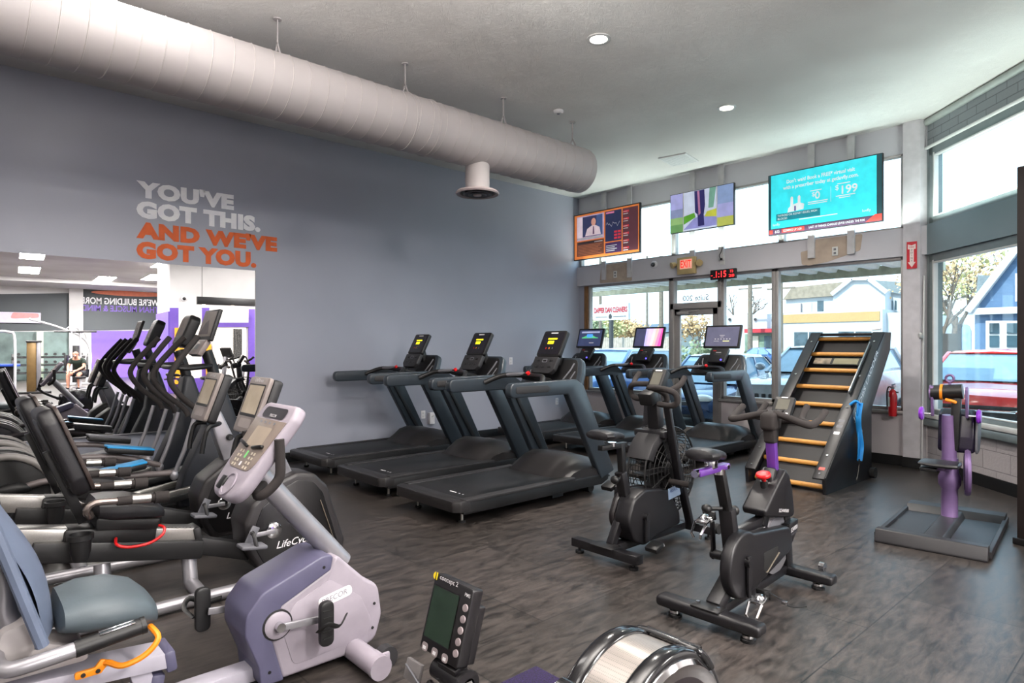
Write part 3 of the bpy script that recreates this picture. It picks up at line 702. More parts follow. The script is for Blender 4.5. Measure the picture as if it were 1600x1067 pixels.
def lifecycle(loc, label, group):
    OFF[0] = V((0, -1.0, 0))
    r = empty('recumbent_bike', loc, 0, label, 'exercise bike', group)
    OUT = [(1.43, .37), (1.48, .49), (1.64, .61), (1.77, .655), (1.90, .63), (1.99, .54), (2.12, .14), (2.10, .045), (1.53, .045), (1.45, .19)]
    rad = [.08, .08, .08, .06, .06, .06, .05, .05, .05, .06]
    b = MB().prism(rpoly(OUT, rad), -.14, .14, 'x', .025, smat('charcoal_shroud', (56, 52, 54), .4), 3)
    ins = [(1.50, .36), (1.54, .46), (1.68, .57), (1.78, .61), (1.88, .58), (1.95, .50), (2.06, .14), (2.03, .08), (1.56, .08), (1.50, .2)]
    for s in (-1, 1): b.prism(rpoly(ins, .05), s*.135, s*.146, 'x', .004, smat('black_gloss_panel', (22, 20, 22), .3))
    b.bar((.148, 1.93, .45), (.148, 2.03, .16), .004, .016, up=(1, 0, 0), m=smat('bronze_slot', (120, 108, 96), .4))
    b.text('LifeCycle', .085, (.148, 1.63, .165), (0, 1, .03), (0, -.03, 1), WHITEPR, .006, shear=.35, fit=(.25, .062))
    b.build('body_shroud', BLK, r)
    for s, y, z in ((1, 1.45, .305), (-1, 1.77, .305)):
        ca = MB().lathe([(0, 0), (.05, 0), (.05, .012), (.03, .02), (0, .02)], (s*.147, 1.61, .305), (s, 0, 0), 24, CHR).bar((s*.175, 1.61, .305), (s*.175, y, z), .014, .028, m=SIL).build('crank_arm', SIL, r)
        MB().box((s*.24, y-.01, z-.045), (.11, .16, .025), (-8, 0, 0), .01, GRY).bar((s*.2, y-.02, z-.04), (s*.2, y+.03, z+.06), .012, .05, m=GRY).tube([(s*.2, y+.03, z-.04), (s*.21, y+.0, z+.03), (s*.27, y-.01, z+.03), (s*.29, y, z-.04)], .012, DGR, 8, 4, flat=.4).build('pedal', GRY, ca)
    MB().prism(rpoly([(1.66, .55), (1.80, .60), (1.62, 1.0), (1.52, .97)], .02), -.055, .055, 'x', .02).lathe([(.024, 0), (.024, .03), (.018, .04), (0, .04)], (.055, 1.68, .79), (1, 0, 0), 18, BLK).build('neck', SIL, r)
    xr, up = tilt(70); nn = xr.cross(up); o = V((0, 1.52, 1.115))
    BRZ = smat('warm_grey_bezel', (134, 124, 120), .4)
    pl = rpoly([(-.165, -.19), (.165, -.19), (.17, .19), (-.17, .19)], .03)
    c = pt(o, xr, up, MB().prism(pl, -.1, -.03, 'z', .02, DGR).prism(pl, -.03, .0, 'z', .008, BRZ)).build('console', DGR, r)
    q = MB().panel((0, .03, .001), (1, 0, 0), (0, 1, 0), .285, .22, BLK, .012).panel((0, .035, .002), (1, 0, 0), (0, 1, 0), .255, .19, smat('lit_sand_screen', (186, 172, 152), .15), .004)
    q.text('LifeFitness', .034, (-.07, .155, .002), (1, 0, 0), (0, 1, 0), WHITEPR, .006, shear=.3)
    q.panel((0, -.125, .001), (1, 0, 0), (0, 1, 0), .2, .06, smat('bezel_pad', (150, 140, 136), .4), .02)
    pt(o, xr, up, q).build('display', BLK, c)
    for s in (-1, 1):
        MB().tube([(0, 1.64, .90), (s*.10, 1.57, .90), (s*.155, 1.50, .89), (s*.16, 1.47, .82), (s*.16, 1.45, .70)], .018, BLK, 10, 5).build('handlebar', BLK, r)
    # inclined seat rail with black tray
    MB().bar((0, .28, .50), (0, 1.17, .335), .13, .1, m=STEEL, bev=.006).build('seat_rail', STEEL, r)
    b = MB().bar((0, .36, .415), (0, 1.2, .255), .2, .11, m=BLK, bev=.012).bar((0, 1.1, .30), (0, 1.5, .16), .1, .1, m=BLK).box((0, .27, .47), (.17, .06, .16), (10, 0, 0), .012, DGR).box((0, 1.18, .33), (.15, .04, .12), (10, 0, 0), .008, BLK)
    for i in range(9): b.box((.045, .98+.02*i, .4225-.0037*i), (.008, .008, .002), (10, 0, 0), m=BLK)
    b.build('rail_tray', BLK, r)
    b = MB().tube([(.3, .35, .04), (.3, 1.55, .04)], .036, m=SIL, seg=14)
    for y in (.69, 1.14): b.tube([(.3, y, .04), (.06, y, .06), (0, y, .26)], .042, SIL, 14)
    b.tube([(-.3, .69, .04), (.06, .69, .06)], .042, SIL, 14).tube([(-.28, 2.0, .045), (.28, 2.0, .045)], .045, SIL, 14)
    b.build('floor_frame', SIL, r)
    MB().lathe([(.035, 0), (.048, .05), (.05, .11), (.062, .115), (.062, .14), (.05, .143), (.048, .115), (.04, .05), (0, .03)], (.2, .56, .36), (0, 0, 1), 24).box((.12, .56, .4), (.16, .04, .05), bev=.01).build('cup_holder', BLK, r)
    secs = []
    for y, z, w, h in ((.63, .60, .13, .04), (.65, .60, .185, .1), (.72, .59, .205, .12), (.83, .575, .205, .12), (.93, .55, .19, .1), (.975, .53, .15, .06), (.985, .525, .11, .03)):
        secs.append([(w*math.copysign(abs(math.cos(a))**.5, math.cos(a)), y, z+h/2*math.copysign(abs(math.sin(a))**.6, math.sin(a))) for a in [2*PI*i/20 for i in range(20)]])
    MB().loft(secs).prism(rpoly([(.64, .49), (.94, .44), (.96, .50), (.64, .56)], .02), -.14, .14, 'x', .01, BLK).build('seat', VIN, r)
    xr = V((1, 0, 0)); up = V((0, -.36, .933)); o = V((0, .50, .93))
    pl = rpoly([(-.15, -.25), (.15, -.25), (.19, -.15), (.195, .18), (.16, .25), (-.16, .25), (-.195, .18), (-.19, -.15)], .06, 5)
    q = MB().prism(pl, -.04, .045, 'z', .03, VIN, 4).prism(rpoly([(-.11, -.2), (.11, -.2), (.13, .2), (-.13, .2)], .04), .04, .052, 'z', .008, VIN).prism(pl, -.055, -.035, 'z', .006, smat('brown_back_shell', (88, 74, 70), .35))
    pt(o, xr, up, q).build('backrest', VIN, r)
    MB().bar((0, .44, .93), (0, .60, .52), .06, .05, m=BLK).bar((0, .5, .46), (0, .95, .40), .17, .1, bev=.02, m=BLK).build('seat_carriage', BLK, r)
    for s in (-1, 1):
        a = MB().tube([(s*.1, .62, .58), (s*.2, .60, .585), (s*.245, .58, .63), (s*.245, .62, .665), (s*.245, .76, .655)], .018, smat('bronze_tube', (120, 110, 106), .25, metal=.7), 12, 4).build('arm_rest', BLK, r)
        MB().tube([(s*.245, .72, .657), (s*.245, .95, .645)], .024, FOAM, 12).tube([(s*.245, .79, .656), (s*.245, .88, .65)], .026, STEEL, 12).tube([(s*.245, .9, .648), (s*.245, .97, .644)], .033, FOAM, 12).build('pulse_grip', FOAM, a)
    MB().tube([(.1, .74, .42), (.18, .73, .405), (.2, .78, .385), (.2, .88, .385), (.2, .95, .42), (.17, .965, .455), (.1, .93, .46)], .008, RED, 8, 5).build('adjust_lever', RED, r)
    OFF[0] = V((0, 0, 0))
    return r
GR = 'black recumbent bikes by the mirror'
a = lifecycle((-4.22, 1.0, 0), 'black recumbent bike with red lever, next to the white and violet one', GR)
dup(a, (-5.18, 1.0, 0), 0, 'black recumbent bike with red lever, between another recumbent and the ellipticals', GR)

# ---------------------------------------------------------------- ellipticals
def elliptical(loc, label, group, thin):
    OFF[0] = V((0, -1.1, 0))
    r = empty('elliptical', loc, 0, label, 'elliptical trainer', group)
    GD = smat('drum_grey', (128, 124, 122), .4)
    for s in (-1, 1):
        b = MB().prism(circ(.36, .36, .33, 40), s*.10, s*.20, 'x', .03, BLK, 3)
        b.tube([(s*.205, .36+.315*math.cos(a), .36+.315*math.sin(a)) for a in [PI*1.1-PI*1.25*i/24 for i in range(25)]], .028, GD, 10)
        b.build('drum_shroud', BLK, r)
    MB().prism(rpoly([(.36, .66), (.36, .08), (.8, .06), (.85, .16), (.7, .36), (.56, .58)], .08), -.1, .1, 'x', .03).build('rear_housing', DGR, r)
    b = MB().bar((0, .3, .06), (0, 2.15, .06), .12, .07, m=BLK)
    for s in (-1, 1): b.bar((s*.17, .75, .10), (s*.17, 1.85, .27), .05, .05, m=STEEL).bar((s*.17, .75, .07), (s*.17, 1.85, .22), .08, .05, m=BLK)
    b.bar((-.3, .12, .03), (.3, .12, .03), .07, .05, m=BLK).bar((-.28, 2.1, .03), (.28, 2.1, .03), .07, .05, m=BLK)
    b.build('base_frame', BLK, r)
    TRIM = BLUE if thin else GRY
    for s, py, pz, tl in ((1, 1.10, .47, 8), (-1, 1.26, .555, -10)):
        a = MB().tube([(s*.23, .40, .50 if s < 0 else .42), (s*.23, .66, pz-.0), (s*.23, py-.1, pz-.03), (s*.23, 1.5, .41)], .026, smat('warm_grey_arm', (98, 90, 90), .4), 10, 4).ell((s*.23, .42, .50 if s < 0 else .43), (.05, .11, .05), m=BLK).build('pedal_arm', DGR, r)
        p = MB().box((s*.23, py, pz), (.14, .36, .03), (tl, 0, 0), .012, BLK)
        for k in (-1, 1): p.box((s*.23+k*.07, py, pz+.018), (.014, .36, .045), (tl, 0, 0), .006, BLK)
        p = p.build('pedal', BLK, a)
        MB().box((s*.23, py, pz+.042), (.16, .37, .018), (tl, 0, 0), .007, TRIM).build('pedal_trim', TRIM, p)
    MB().prism(rpoly([(1.55, .06), (1.62, .35), (1.80, .75), (1.86, 1.2), (1.95, 1.2), (2.08, .8), (2.16, .35), (2.16, .06)], .05), -.1, .1, 'x', .03, smat('blue_black_tower', (44, 48, 58), .4), 3).build('tower_shroud', BLK, r)
    MB().tube([(0, 1.93, 1.1), (0, 1.88, 1.3), (0, 1.83, 1.45)], .05, m=BLK, seg=14).build('mast', BLK, r)
    if thin:
        xr, up = tilt(73); nn = xr.cross(up); o = V((0, 1.84, 1.69))
        c = pt(o, xr, up, MB().panel((0, 0, 0), (1, 0, 0), (0, 1, 0), .40, .30, BLK, .012, .035, bev=.008)).build('touch_screen', BLK, r)
        q = MB().panel((0, .01, .002), (1, 0, 0), (0, 1, 0), .35, .24, smat('sand_screen', (140, 132, 126), .12), .004).poly([(-.17, -.09, .003), (.1, -.09, .003), (.02, .05, .003), (-.06, .02, .003)], smat('screen_mountain', (104, 98, 100), .15))
        pt(o, xr, up, q).build('display', BLK, c)
        xr, up = tilt(58); nn = xr.cross(up); o = V((0, 1.75, 1.49))
        q = MB().panel((0, 0, 0), (1, 0, 0), (0, 1, 0), .28, .16, BRZ2, .02, .05, bev=.01).panel((0, 0, .002), (1, 0, 0), (0, 1, 0), .1, .05, GRY, .01)
        pt(o, xr, up, q).build('keypad', BRZ2, r)
    else:
        xr, up = tilt(68); nn = xr.cross(up); o = V((0, 1.86, 1.665))
        pl = rpoly([(-.14, -.17), (.14, -.17), (.16, .12), (.11, .17), (-.11, .17), (-.16, .12)], .04, 5)
        c = pt(o, xr, up, MB().prism(pl, -.11, 0, 'z', .025, BLK, 3)).build('console', BLK, r)
        q = MB().panel((0, .03, .002), (1, 0, 0), (0, 1, 0), .24, .2, smat('sand_screen', (140, 132, 126), .12), .01).panel((0, -.11, .002), (1, 0, 0), (0, 1, 0), .22, .04, DGR, .01)
        pt(o, xr, up, q).build('display', BLK, c)
    MB().tube([(.02, 1.87, 1.32), (.14, 1.78, 1.31), (.2, 1.62, 1.30), (.17, 1.52, 1.31), (0, 1.50, 1.31), (-.17, 1.52, 1.31), (-.2, 1.62, 1.30), (-.14, 1.78, 1.31), (-.02, 1.87, 1.32)], .02, BLK, 10, 5).build('fixed_handlebar', BLK, r)
    for s in (-1, 1):
        a = MB().tube([(s*.20, 1.70, 1.58), (s*.24, 1.60, 1.46), (s*.28, 1.49, 1.31), (s*.285, 1.46, 1.20), (s*.27, 1.55, 1.06), (s*.25, 1.70, .92), (s*.23, 1.74, .84)], [.026, .024], FOAM, 12, 6).build('moving_arm', FOAM, r)
        MB().tube([(s*.25, 1.66, .88), (s*.245, 1.58, .60), (s*.24, 1.50, .40)], .018, SIL, 12).ell((s*.24, 1.50, .39), (.032, .035, .045), m=SIL).build('link_rod', SIL, a)
    OFF[0] = V((0, 0, 0))
    return r
BRZ2 = smat('taupe_keypad', (120, 108, 106), .4)
GE = 'ellipticals against the mirror'
elliptical((-6.2, 1.1, 0), 'elliptical with a large thin touch screen, nearer of the two by the mirror', GE, True)
elliptical((-7.12, 1.1, 0), 'elliptical with a bulky rounded console, closest to the mirror wall', GE, False)
# ---------------------------------------------------------------- indoor cycle (spin bike)
def spin_pedal(c, s, parent, strap=False):
    x, y, z = c
    b = MB().box((x, y, z), (.075, .1, .018), (14, 0, 0), .006, CHR)
    b.tube([(x-.035, y-.05, z-.01), (x-.03, y-.1, z-.065), (x-.02, y-.09, z-.09)], .008, CHR, 8).tube([(x+.035, y-.05, z-.01), (x+.03, y-.1, z-.065), (x+.02, y-.09, z-.09)], .008, CHR, 8)
    b.prism(rpoly([(-.045, -.06), (.045, -.06), (.045, .05), (-.045, .05)], .02), -.006, .006, 'z', .003, BLK) if 0 else None
    b.ell((x, y, z+.01), (.028, .035, .02), m=CHR, seg=12).box((x, y+.05, z+.015), (.08, .02, .05), (14, 0, 0), .006, BLK)
    b.cyl((x-s*.05, y, z), (x, y, z), .009, m=CHR, seg=10)
    if strap:
        b.tube([(x+.03, y+.05, z+.03), (x+.08, y+.08, z-.0), (x+.13, y+.09, z-.03), (x+.2, y+.13, z-.02)], .008, BLK, 6, 4, flat=.4).box((x+.1, y+.085, z-.015), (.03, .02, .02), bev=.004, m=CHR)
    return b.build('pedal', CHR, parent)
def spin_bike(loc, rz):
    OFF[0] = V((0, -.5, 0))
    r = empty('spin_bike', loc, rz, 'black indoor cycle with purple stem and red knob, in the middle foreground', 'exercise bike')
    K = BLK2
    b = MB().prism(rpoly([(-.3, .045), (.3, .045), (.3, .105), (-.3, .105)], .028, 5), -.05, .05, 'y', .018, K, 3)
    b.box((0, 0, .108), (.16, .1, .01), bev=.003, m=BLK)
    for s in (-1, 1): b.cyl((s*.06, 0, .11), (s*.06, 0, .125), .012, m=CHR, seg=6)
    b.build('rear_stabilizer', K, r)
    for x, y in ((-.2, 0), (.22, 0), (.2, .98), (-.2, .98)):
        MB().lathe([(.038, 0), (.038, .015), (.03, .022), (.012, .024), (.012, .05), (0, .05)], (x, y, 0), (0, 0, 1), 18, BLK).cyl((x, y, .02), (x, y, .035), .03, m=CHR, seg=18).build('leveling_foot', BLK, r)
    b = MB().prism(rpoly([(-.3, .045), (.3, .045), (.3, .105), (-.3, .105)], .028, 5), .93, 1.03, 'y', .018, K, 3)
    b.build('front_stabilizer', K, r)
    for s in (-1, 1): MB().cyl((s*.2, 1.03, .075), (s*.2, 1.05, .115), .02, m=K).cyl((s*.185, 1.05, .115), (s*.215, 1.05, .115), .032, m=CHR, seg=20).build('transport_wheel', CHR, r)
    b = MB().bar((0, .05, .06), (0, 1.0, .085), .055, .05, m=K)
    b.bar((0, .06, .09), (0, .285, .235), .075, .085, up=(1, 0, 0), m=K, bev=.012).bar((0, .30, .18), (0, .205, .60), .062, .085, up=(1, 0, 0), m=K, bev=.014)
    b.bar((0, .27, .44), (0, .80, .46), .05, .05, m=K).bar((0, .62, .42), (0, .72, .62), .07, .06, up=(1, 0, 0), m=K)
    b.bar((0, .98, .07), (0, .91, .60), .085, .075, up=(1, 0, 0), m=K, bev=.014).bar((0, .91, .55), (0, .80, .70), .075, .08, up=(1, 0, 0), m=K, bev=.014).bar((0, .69, .58), (0, .775, .74), .062, .075, up=(1, 0, 0), m=K, bev=.014)
    b.build('frame', K, r)
    MB().prism(circ(.79, .30, .205, 40), -.025, .025, 'x', .006, SIL).prism(circ(.79, .30, .15, 32), -.028, .028, 'x', .003, GRY).build('flywheel', GRY, r)
    cov = [(.745, .70), (.66, .64), (.525, .535), (.54, .50), (.78, .45), (.92, .43), (.945, .45), (.915, .60), (.87, .70), (.81, .745)]
    MB().prism(rpoly(cov, [.03, .04, .02, .02, .05, .02, .05, .08, .05, .03]), -.075, .075, 'x', .028, K, 3).text('SCHWINN', .03, (.077, .70, .50), (0, 1, -.2), (0, .2, 1), WHITEPR, .004, shear=.2).build('flywheel_cover', K, r)
    MB().panel((0, .575, .572), (1, 0, 0), (0, .75, .66), .07, .03, RED, .008).panel((0, .574, .573), (1, 0, 0), (0, .75, .66), .05, .01, WHITEPR, .003).build('cover_badge', RED, r) if 0 else None
    # crank side cover: large rear disc tapering to the small front pulley
    cc = [(.255+.185*math.cos(a), .29+.185*math.sin(a)) for a in [R(58+10*i) for i in range(23)]]+[(.80+.075*math.cos(a), .31+.085*math.sin(a)) for a in [R(-75+15*i) for i in range(11)]]
    b = MB().prism(cc, .02, .09, 'x', .02, K, 3)
    b.prism([(.84, .40), (.97, .41), (.965, .345), (.83, .24)], .04, .085, 'x', .006, K).prism(rpoly([(.47, .31), (.66, .31), (.66, .27), (.52, .2), (.47, .2)], .02), .0885, .0915, 'x', .001, RUB)
    b.bar((.092, .5, .19), (.092, .67, .27), .003, .012, up=(1, 0, 0), m=smat('bronze_edge', (120, 112, 100), .4)).text('SCHWINN', .04, (.087, .855, .345), (0, 1, .12), (0, -.12, 1), WHITEPR, .004, shear=.3, fit=(.1, .028)).text('CARBON BLUE', .03, (.087, .85, .325), (0, 1, .12), (0, -.12, 1), GRY, .002, fit=(.1, .01))
    b.build('drive_cover', K, r)
    for s, y, z in ((1, .262, .125), (-1, .235, .50)):
        ca = MB().prism(rpoly([(.235, .345), (.275, .345), (.28, min(z, .3)-.0), (y+.02, z-.01), (y-.02, z-.01), (.235, .26)] if s > 0 else [(.235, .28), (.275, .28), (y+.018, z), (y-.018, z)], .012), s*.097, s*.113, 'x', .005, K).cyl((s*.05, .255, .31), (s*.118, .255, .31), .028, m=K).build('crank_arm', K, r)
        spin_pedal((s*.155, y+.01, z-.005 if s > 0 else z), s, ca, s > 0)
    MB().bar((0, .215, .55), (0, .12, .82), .042, .055, up=(1, 0, 0), m=BLK).bar((.0215, .20, .6), (.0215, .13, .79), .012, .002, up=(1, 0, 0), m=smat('brass_scale', (176, 150, 96), .3, metal=.6)).build('seat_post', BLK, r)
    MB().bar((0, -.12, .835), (0, .20, .835), .05, .035, m=PURP, bev=.008).cyl((0, .11, .80), (0, .11, .83), .03, m=CHR).cyl((-.03, .17, .835), (.03, .17, .835), .012, m=CHR, seg=10).cyl((0, -.14, .835), (0, -.10, .835), .02, m=CHR, seg=12).bar((0, .03, .84), (0, .03, .89), .05, .06, m=CHR).build('seat_slider', PURP, r)
    saddle((0, .03, .915)).build('saddle', VIN, r)
    MB().cyl((0, .25, .57), (0, .28, .57), .018, m=BLK).ell((0, .29, .57), (.03, .025, .03), m=BLK).cyl((-.01, .17, .60), (-.06, .12, .60), .012, m=BLK).ell((-.07, .11, .60), (.03, .03, .025), m=BLK, seg=10).build('adjust_knob', BLK, r)
    MB().bar((0, .80, .70), (0, .755, 1.03), .05, .062, up=(1, 0, 0), m=PURP, bev=.012).build('stem', PURP, r)
    for i in range(7):
        pass
    b = MB().prism(rpoly([(.70, .98), (.82, .98), (.83, 1.07), (.80, 1.10), (.70, 1.085)], .03), -.045, .045, 'x', .02, FOAM, 3)
    b.prism(rpoly([(.735, .90), (.80, .90), (.81, 1.0), (.72, 1.0)], .02), -.035, .035, 'x', .012, FOAM, 2)
    for s in (-1, 1):
        b.tube([(s*.03, .77, 1.075), (s*.12, .74, 1.075), (s*.2, .68, 1.06), (s*.255, .62, 1.05), (s*.265, .56, 1.05)], [.024, .021], FOAM, 12, 5) if 0 else None
        b.tube([(s*.02, .77, 1.085), (s*.12, .76, 1.06), (s*.22, .735, 1.035), (s*.25, .75, 1.035), (s*.26, .84, 1.06), (s*.26, .93, 1.10)], .021, FOAM, 12, 5)
        b.tube([(s*.25, .74, 1.035), (s*.2, .80, 1.04), (s*.15, .86, 1.045), (s*.135, .92, 1.075), (s*.13, .99, 1.12)], .019, FOAM, 12, 5)
        b.tube([(s*.15, .86, 1.045), (s*.06, .9, 1.03), (0, .91, 1.02)], .018, FOAM, 10, 4)
    b.build('handlebar', FOAM, r)
    xr, up = tilt(52); nn = xr.cross(up); o = V((0, .93, 1.115))
    c = pt(o, xr, up, MB().panel((0, 0, 0), (1, 0, 0), (0, 1, 0), .125, .15, BLK, .012, .035, bev=.006)).build('console', BLK, r)
    q = MB().panel((0, .016, .002), (1, 0, 0), (0, 1, 0), .078, .078, smat('lcd_grey', (96, 94, 86), .65, spec=.15), .004)
    for i in range(4): q.panel((-.04+.027*i, -.052, .002), (1, 0, 0), (0, 1, 0), .017, .012, WHITEPR, .004)
    q.panel((0, .067, .002), (1, 0, 0), (0, 1, 0), .04, .008, WHITEPR)
    pt(o, xr, up, q).build('display', GRY, c)
    MB().bar((0, .83, 1.06), (0, .93, 1.08), .04, .04, m=BLK).build('console_bracket', BLK, r)
    MB().lathe([(.012, -.09), (.012, -.03), (.02, -.02), (.042, -.012), (.045, .0), (.04, .01), (.02, .014), (0, .014)], (0, .66, .72), (0, -.25, 1), 24, RED).cyl((0, .685, .58), (0, .668, .68), .022, m=BLK).build('brake_knob', RED, r)
    OFF[0] = V((0, 0, 0))
    return r
def saddle(c, w=.095, L=.14):
    """bicycle saddle, wide at the back, nose towards +y"""
    x, y, z = c; b = MB(); secs = []
    for t, wd, h, dz in ((-1, .05, .03, .01), (-.92, w*.85, .06, .012), (-.6, w, .075, .012), (-.2, w*.8, .07, .005), (.2, w*.45, .06, -.002), (.6, w*.3, .05, -.008), (.92, w*.24, .045, -.02), (1.05, w*.12, .02, -.025)):
        secs.append([(x+wd*math.cos(a), y+t*L, z+dz+h/2*math.copysign(abs(math.sin(a))**.8, math.sin(a))) for a in [2*PI*i/18 for i in range(18)]])
    return b.loft(secs)
spin_bike((-1.81, 3.54, 0), 0.03)

# ---------------------------------------------------------------- air bike with caged fan
def air_bike(loc, rz):
    OFF[0] = V((0, -.5, 0))
    r = empty('air_bike', loc, rz, 'black air bike with round fan cage and moving handles, behind the indoor cycle', 'exercise bike')
    K = BLK2
    b = MB().bar((-.29, 0, .075), (.29, 0, .075), .075, .06, m=K, bev=.004).box((0, 0, .107), (.2, .12, .008), bev=.002, m=BLK); b.build('rear_stabilizer', K, r)
    b = MB().bar((-.27, .98, .075), (.27, .98, .075), .075, .06, m=K, bev=.004).box((.1, .98, .107), (.12, .08, .006), m=BLK); b.build('front_stabilizer', K, r)
    for x, y in ((-.24, 0), (.24, 0), (.22, .98), (-.22, .98)):
        MB().lathe([(.032, 0), (.032, .018), (.012, .02), (.012, .05), (0, .05)], (x, y, 0), (0, 0, 1), 16).build('leveling_foot', BLK, r)
    for s in (-1, 1): MB().cyl((s*.27, 1.0, .09), (s*.30, 1.0, .09), .04, m=RUB).build('transport_wheel', RUB, r)
    b = MB().bar((0, 0, .075), (0, 1.0, .075), .075, .055, m=K).bar((0, .06, .1), (0, .17, .30), .05, .06, up=(1, 0, 0), m=K).bar((0, .22, .40), (0, .165, .60), .062, .075, up=(1, 0, 0), m=K, bev=.01)
    for s in (-1, 1): b.bar((s*.135, .86, .1), (s*.125, .60, .84), .035, .06, up=(1, 0, 0), m=K).bar((s*.125, .60, .84), (s*.06, .58, .86), .035, .06, m=K)
    b.box((0, .58, .84), (.27, .16, .05), bev=.01, m=K)
    b.build('frame', K, r)
    MB().bar((0, .60, .84), (0, .58, 1.08), .085, .10, up=(1, 0, 0), m=K, bev=.015).build('mast', K, r)
    # chain case
    cc = [(.30+.20*math.cos(a), .275+.20*math.sin(a)) for a in [R(70+10*i) for i in range(20)]]
    cc = rpoly([(.18, .12), (.30, .065), (.42, .11), (.75, .14), (.74, .24), (.60, .42), (.50, .45), (.30, .47), (.17, .42), (.10, .27)], [.08, .1, .05, .03, .1, .06, .05, .12, .1, .12], 6)
    MB().prism(cc, -.02, .12, 'x', .02, K, 3).prism(cc, -.075, -.022, 'x', .02, smat('brown_black_case', (44, 38, 40), .35), 3).panel((.1205, .66, .40), (0, 1, .12), (0, -.12, 1), .16, .085, smat('pale_blue_plate', (150, 172, 200), .4)).text('ASSAULT', .03, (.122, .60, .40), (0, 1, .12), (0, -.12, 1), smat('plate_blue', (60, 90, 150), .5), .004, fit=(.12, .02)).build('chain_case', K, r)
    # fan cage
    CY, CZ, RC = .68, .55, .33
    fc = MB()
    for s in (-1, 1):
        for k in range(1, 9):
            rr = RC*k/8
            fc.tube([(s*(.11-.035*(k/8)**3), CY+rr*math.cos(2*PI*i/40), CZ+rr*math.sin(2*PI*i/40)) for i in range(40)], .003 if k < 8 else .008, BLK, 5, closed=True)
        for i in range(12):
            a = 2*PI*i/12
            fc.tube([(s*.112, CY+.05*math.cos(a), CZ+.05*math.sin(a)), (s*.105, CY+RC*.6*math.cos(a+.25), CZ+RC*.6*math.sin(a+.25)), (s*.075, CY+RC*math.cos(a+.4), CZ+RC*math.sin(a+.4))], .004, BLK, 5, 3)
        fc.lathe([(0, 0), (.07, 0), (.07, .008), (0, .012)], (s*.108, CY, CZ), (s, 0, 0), 20, BLK)
    for i in range(60):
        a = 2*PI*i/60
        fc.tube([(-.075, CY+RC*math.cos(a), CZ+RC*math.sin(a)), (.075, CY+RC*math.cos(a), CZ+RC*math.sin(a))], .0035, BLK, 5)
    fc.build('fan_cage', BLK, r)
    fb = MB()
    for i in range(10):
        a = 2*PI*i/10
        fb.box((0, CY+.18*math.cos(a), CZ+.18*math.sin(a)), (.12, .22, .006), (math.degrees(a), 0, 0), 0)
    fb.cyl((-.09, CY, CZ), (.09, CY, CZ), .06, seg=20)
    fb.build('fan', DGR, r)
    sh = [(CY+(RC+.015)*math.cos(a), CZ+(RC+.015)*math.sin(a)) for a in [R(95+8*i) for i in range(9)]]
    MB().prism(sh+[(CY+(RC-.06)*math.cos(a), CZ+(RC-.06)*math.sin(a)) for a in [R(95+8*i) for i in range(8, -1, -1)]], -.1, .1, 'x', .01, smat('brown_black_case', ())if 0 else DGR).build('wind_guard', DGR, r)
    for s, y, z in ((1, .285, .10), (-1, .30, .46)):
        ca = MB().prism(rpoly([(.27, .30), (.315, .30), (y+.02, z), (y-.02, z)] if s > 0 else [(.27, .26), (.315, .26), (y+.02, z), (y-.02, z)], .012), s*.13, s*.15, 'x', .005).cyl((s*.02, .29, .28), (s*.155, .29, .28), .025).build('crank_arm', K, r)
        MB().box((s*.205, y, z-.015), (.1, .1, .035), (20, 0, 0), .008).box((s*.205, y+.052, z-.005), (.09, .008, .02), (20, 0, 0), m=WHITEPR).build('pedal', BLK, ca)
    for s in (-1, 1):
        MB().cyl((s*.13, .585, .49), (s*.30, .585, .49), .022, m=FOAM).cyl((s*.30, .585, .49), (s*.305, .585, .49), .026, m=BLK).build('foot_peg', FOAM, r)
        dy = .0 if s > 0 else .24; dz = 0 if s > 0 else .01
        a = MB().bar((s*.165, .66, .44), (s*.165, .49+dy, 1.10+dz), .03, .055, up=(1, 0, 0), m=K).build('moving_arm', K, r)
        mv = lambda q: [(x, y+dy, z+dz) for x, y, z in q]
        MB().tube(mv([(s*.165, .50, 1.06), (s*.165, .49, 1.13), (s*.13, .46, 1.17), (s*.08, .44, 1.185)]), .022, FOAM, 10, 4).tube(mv([(s*.05, .44, 1.19), (s*.15, .42, 1.19), (s*.23, .40, 1.185), (s*.285, .42, 1.16), (s*.29, .44, 1.10), (s*.24, .44, 1.07), (s*.13, .44, 1.075)]), .022, FOAM, 10, 5).tube(mv([(s*.25, .41, 1.18), (s*.285, .48, 1.22), (s*.285, .54, 1.27)]), .021, FOAM, 10, 4).build('grip', FOAM, a)
    MB().bar((0, .60, 1.06), (0, .58, 1.2), .07, .05, up=(1, 0, 0), m=BLK).box((0, .50, 1.11), (.12, .1, .1), (20, 0, 0), .015, BLK).build('console_bracket', BLK, r)
    xr, up = tilt(58); nn = xr.cross(up); o = V((0, .60, 1.25))
    c = pt(o, xr, up, MB().panel((0, 0, 0), (1, 0, 0), (0, 1, 0), .125, .17, BLK, .01, .06, bev=.006)).build('console', BLK, r)
    pt(o, xr, up, MB().panel((0, .0, .002), (1, 0, 0), (0, 1, 0), .085, .11, smat('lcd_grey', ())if 0 else MATS['lcd_grey'], .004).panel((0, .07, .002), (1, 0, 0), (0, 1, 0), .06, .012, WHITEPR)).build('display', GRY, c)
    MB().bar((0, .19, .55), (0, .165, .80), .042, .05, up=(1, 0, 0), m=BLK).bar((.0215, .19, .6), (.0215, .17, .78), .01, .002, up=(1, 0, 0), m=MATS['brass_scale']).build('seat_post', BLK, r)
    MB().bar((0, -.06, .79), (0, .22, .79), .045, .035, m=BLK).cyl((0, .07, .79), (0, .07, .82), .03, m=CHR).build('seat_slider', BLK, r)
    saddle((0, .04, .87), .115, .15).build('saddle', VIN, r)
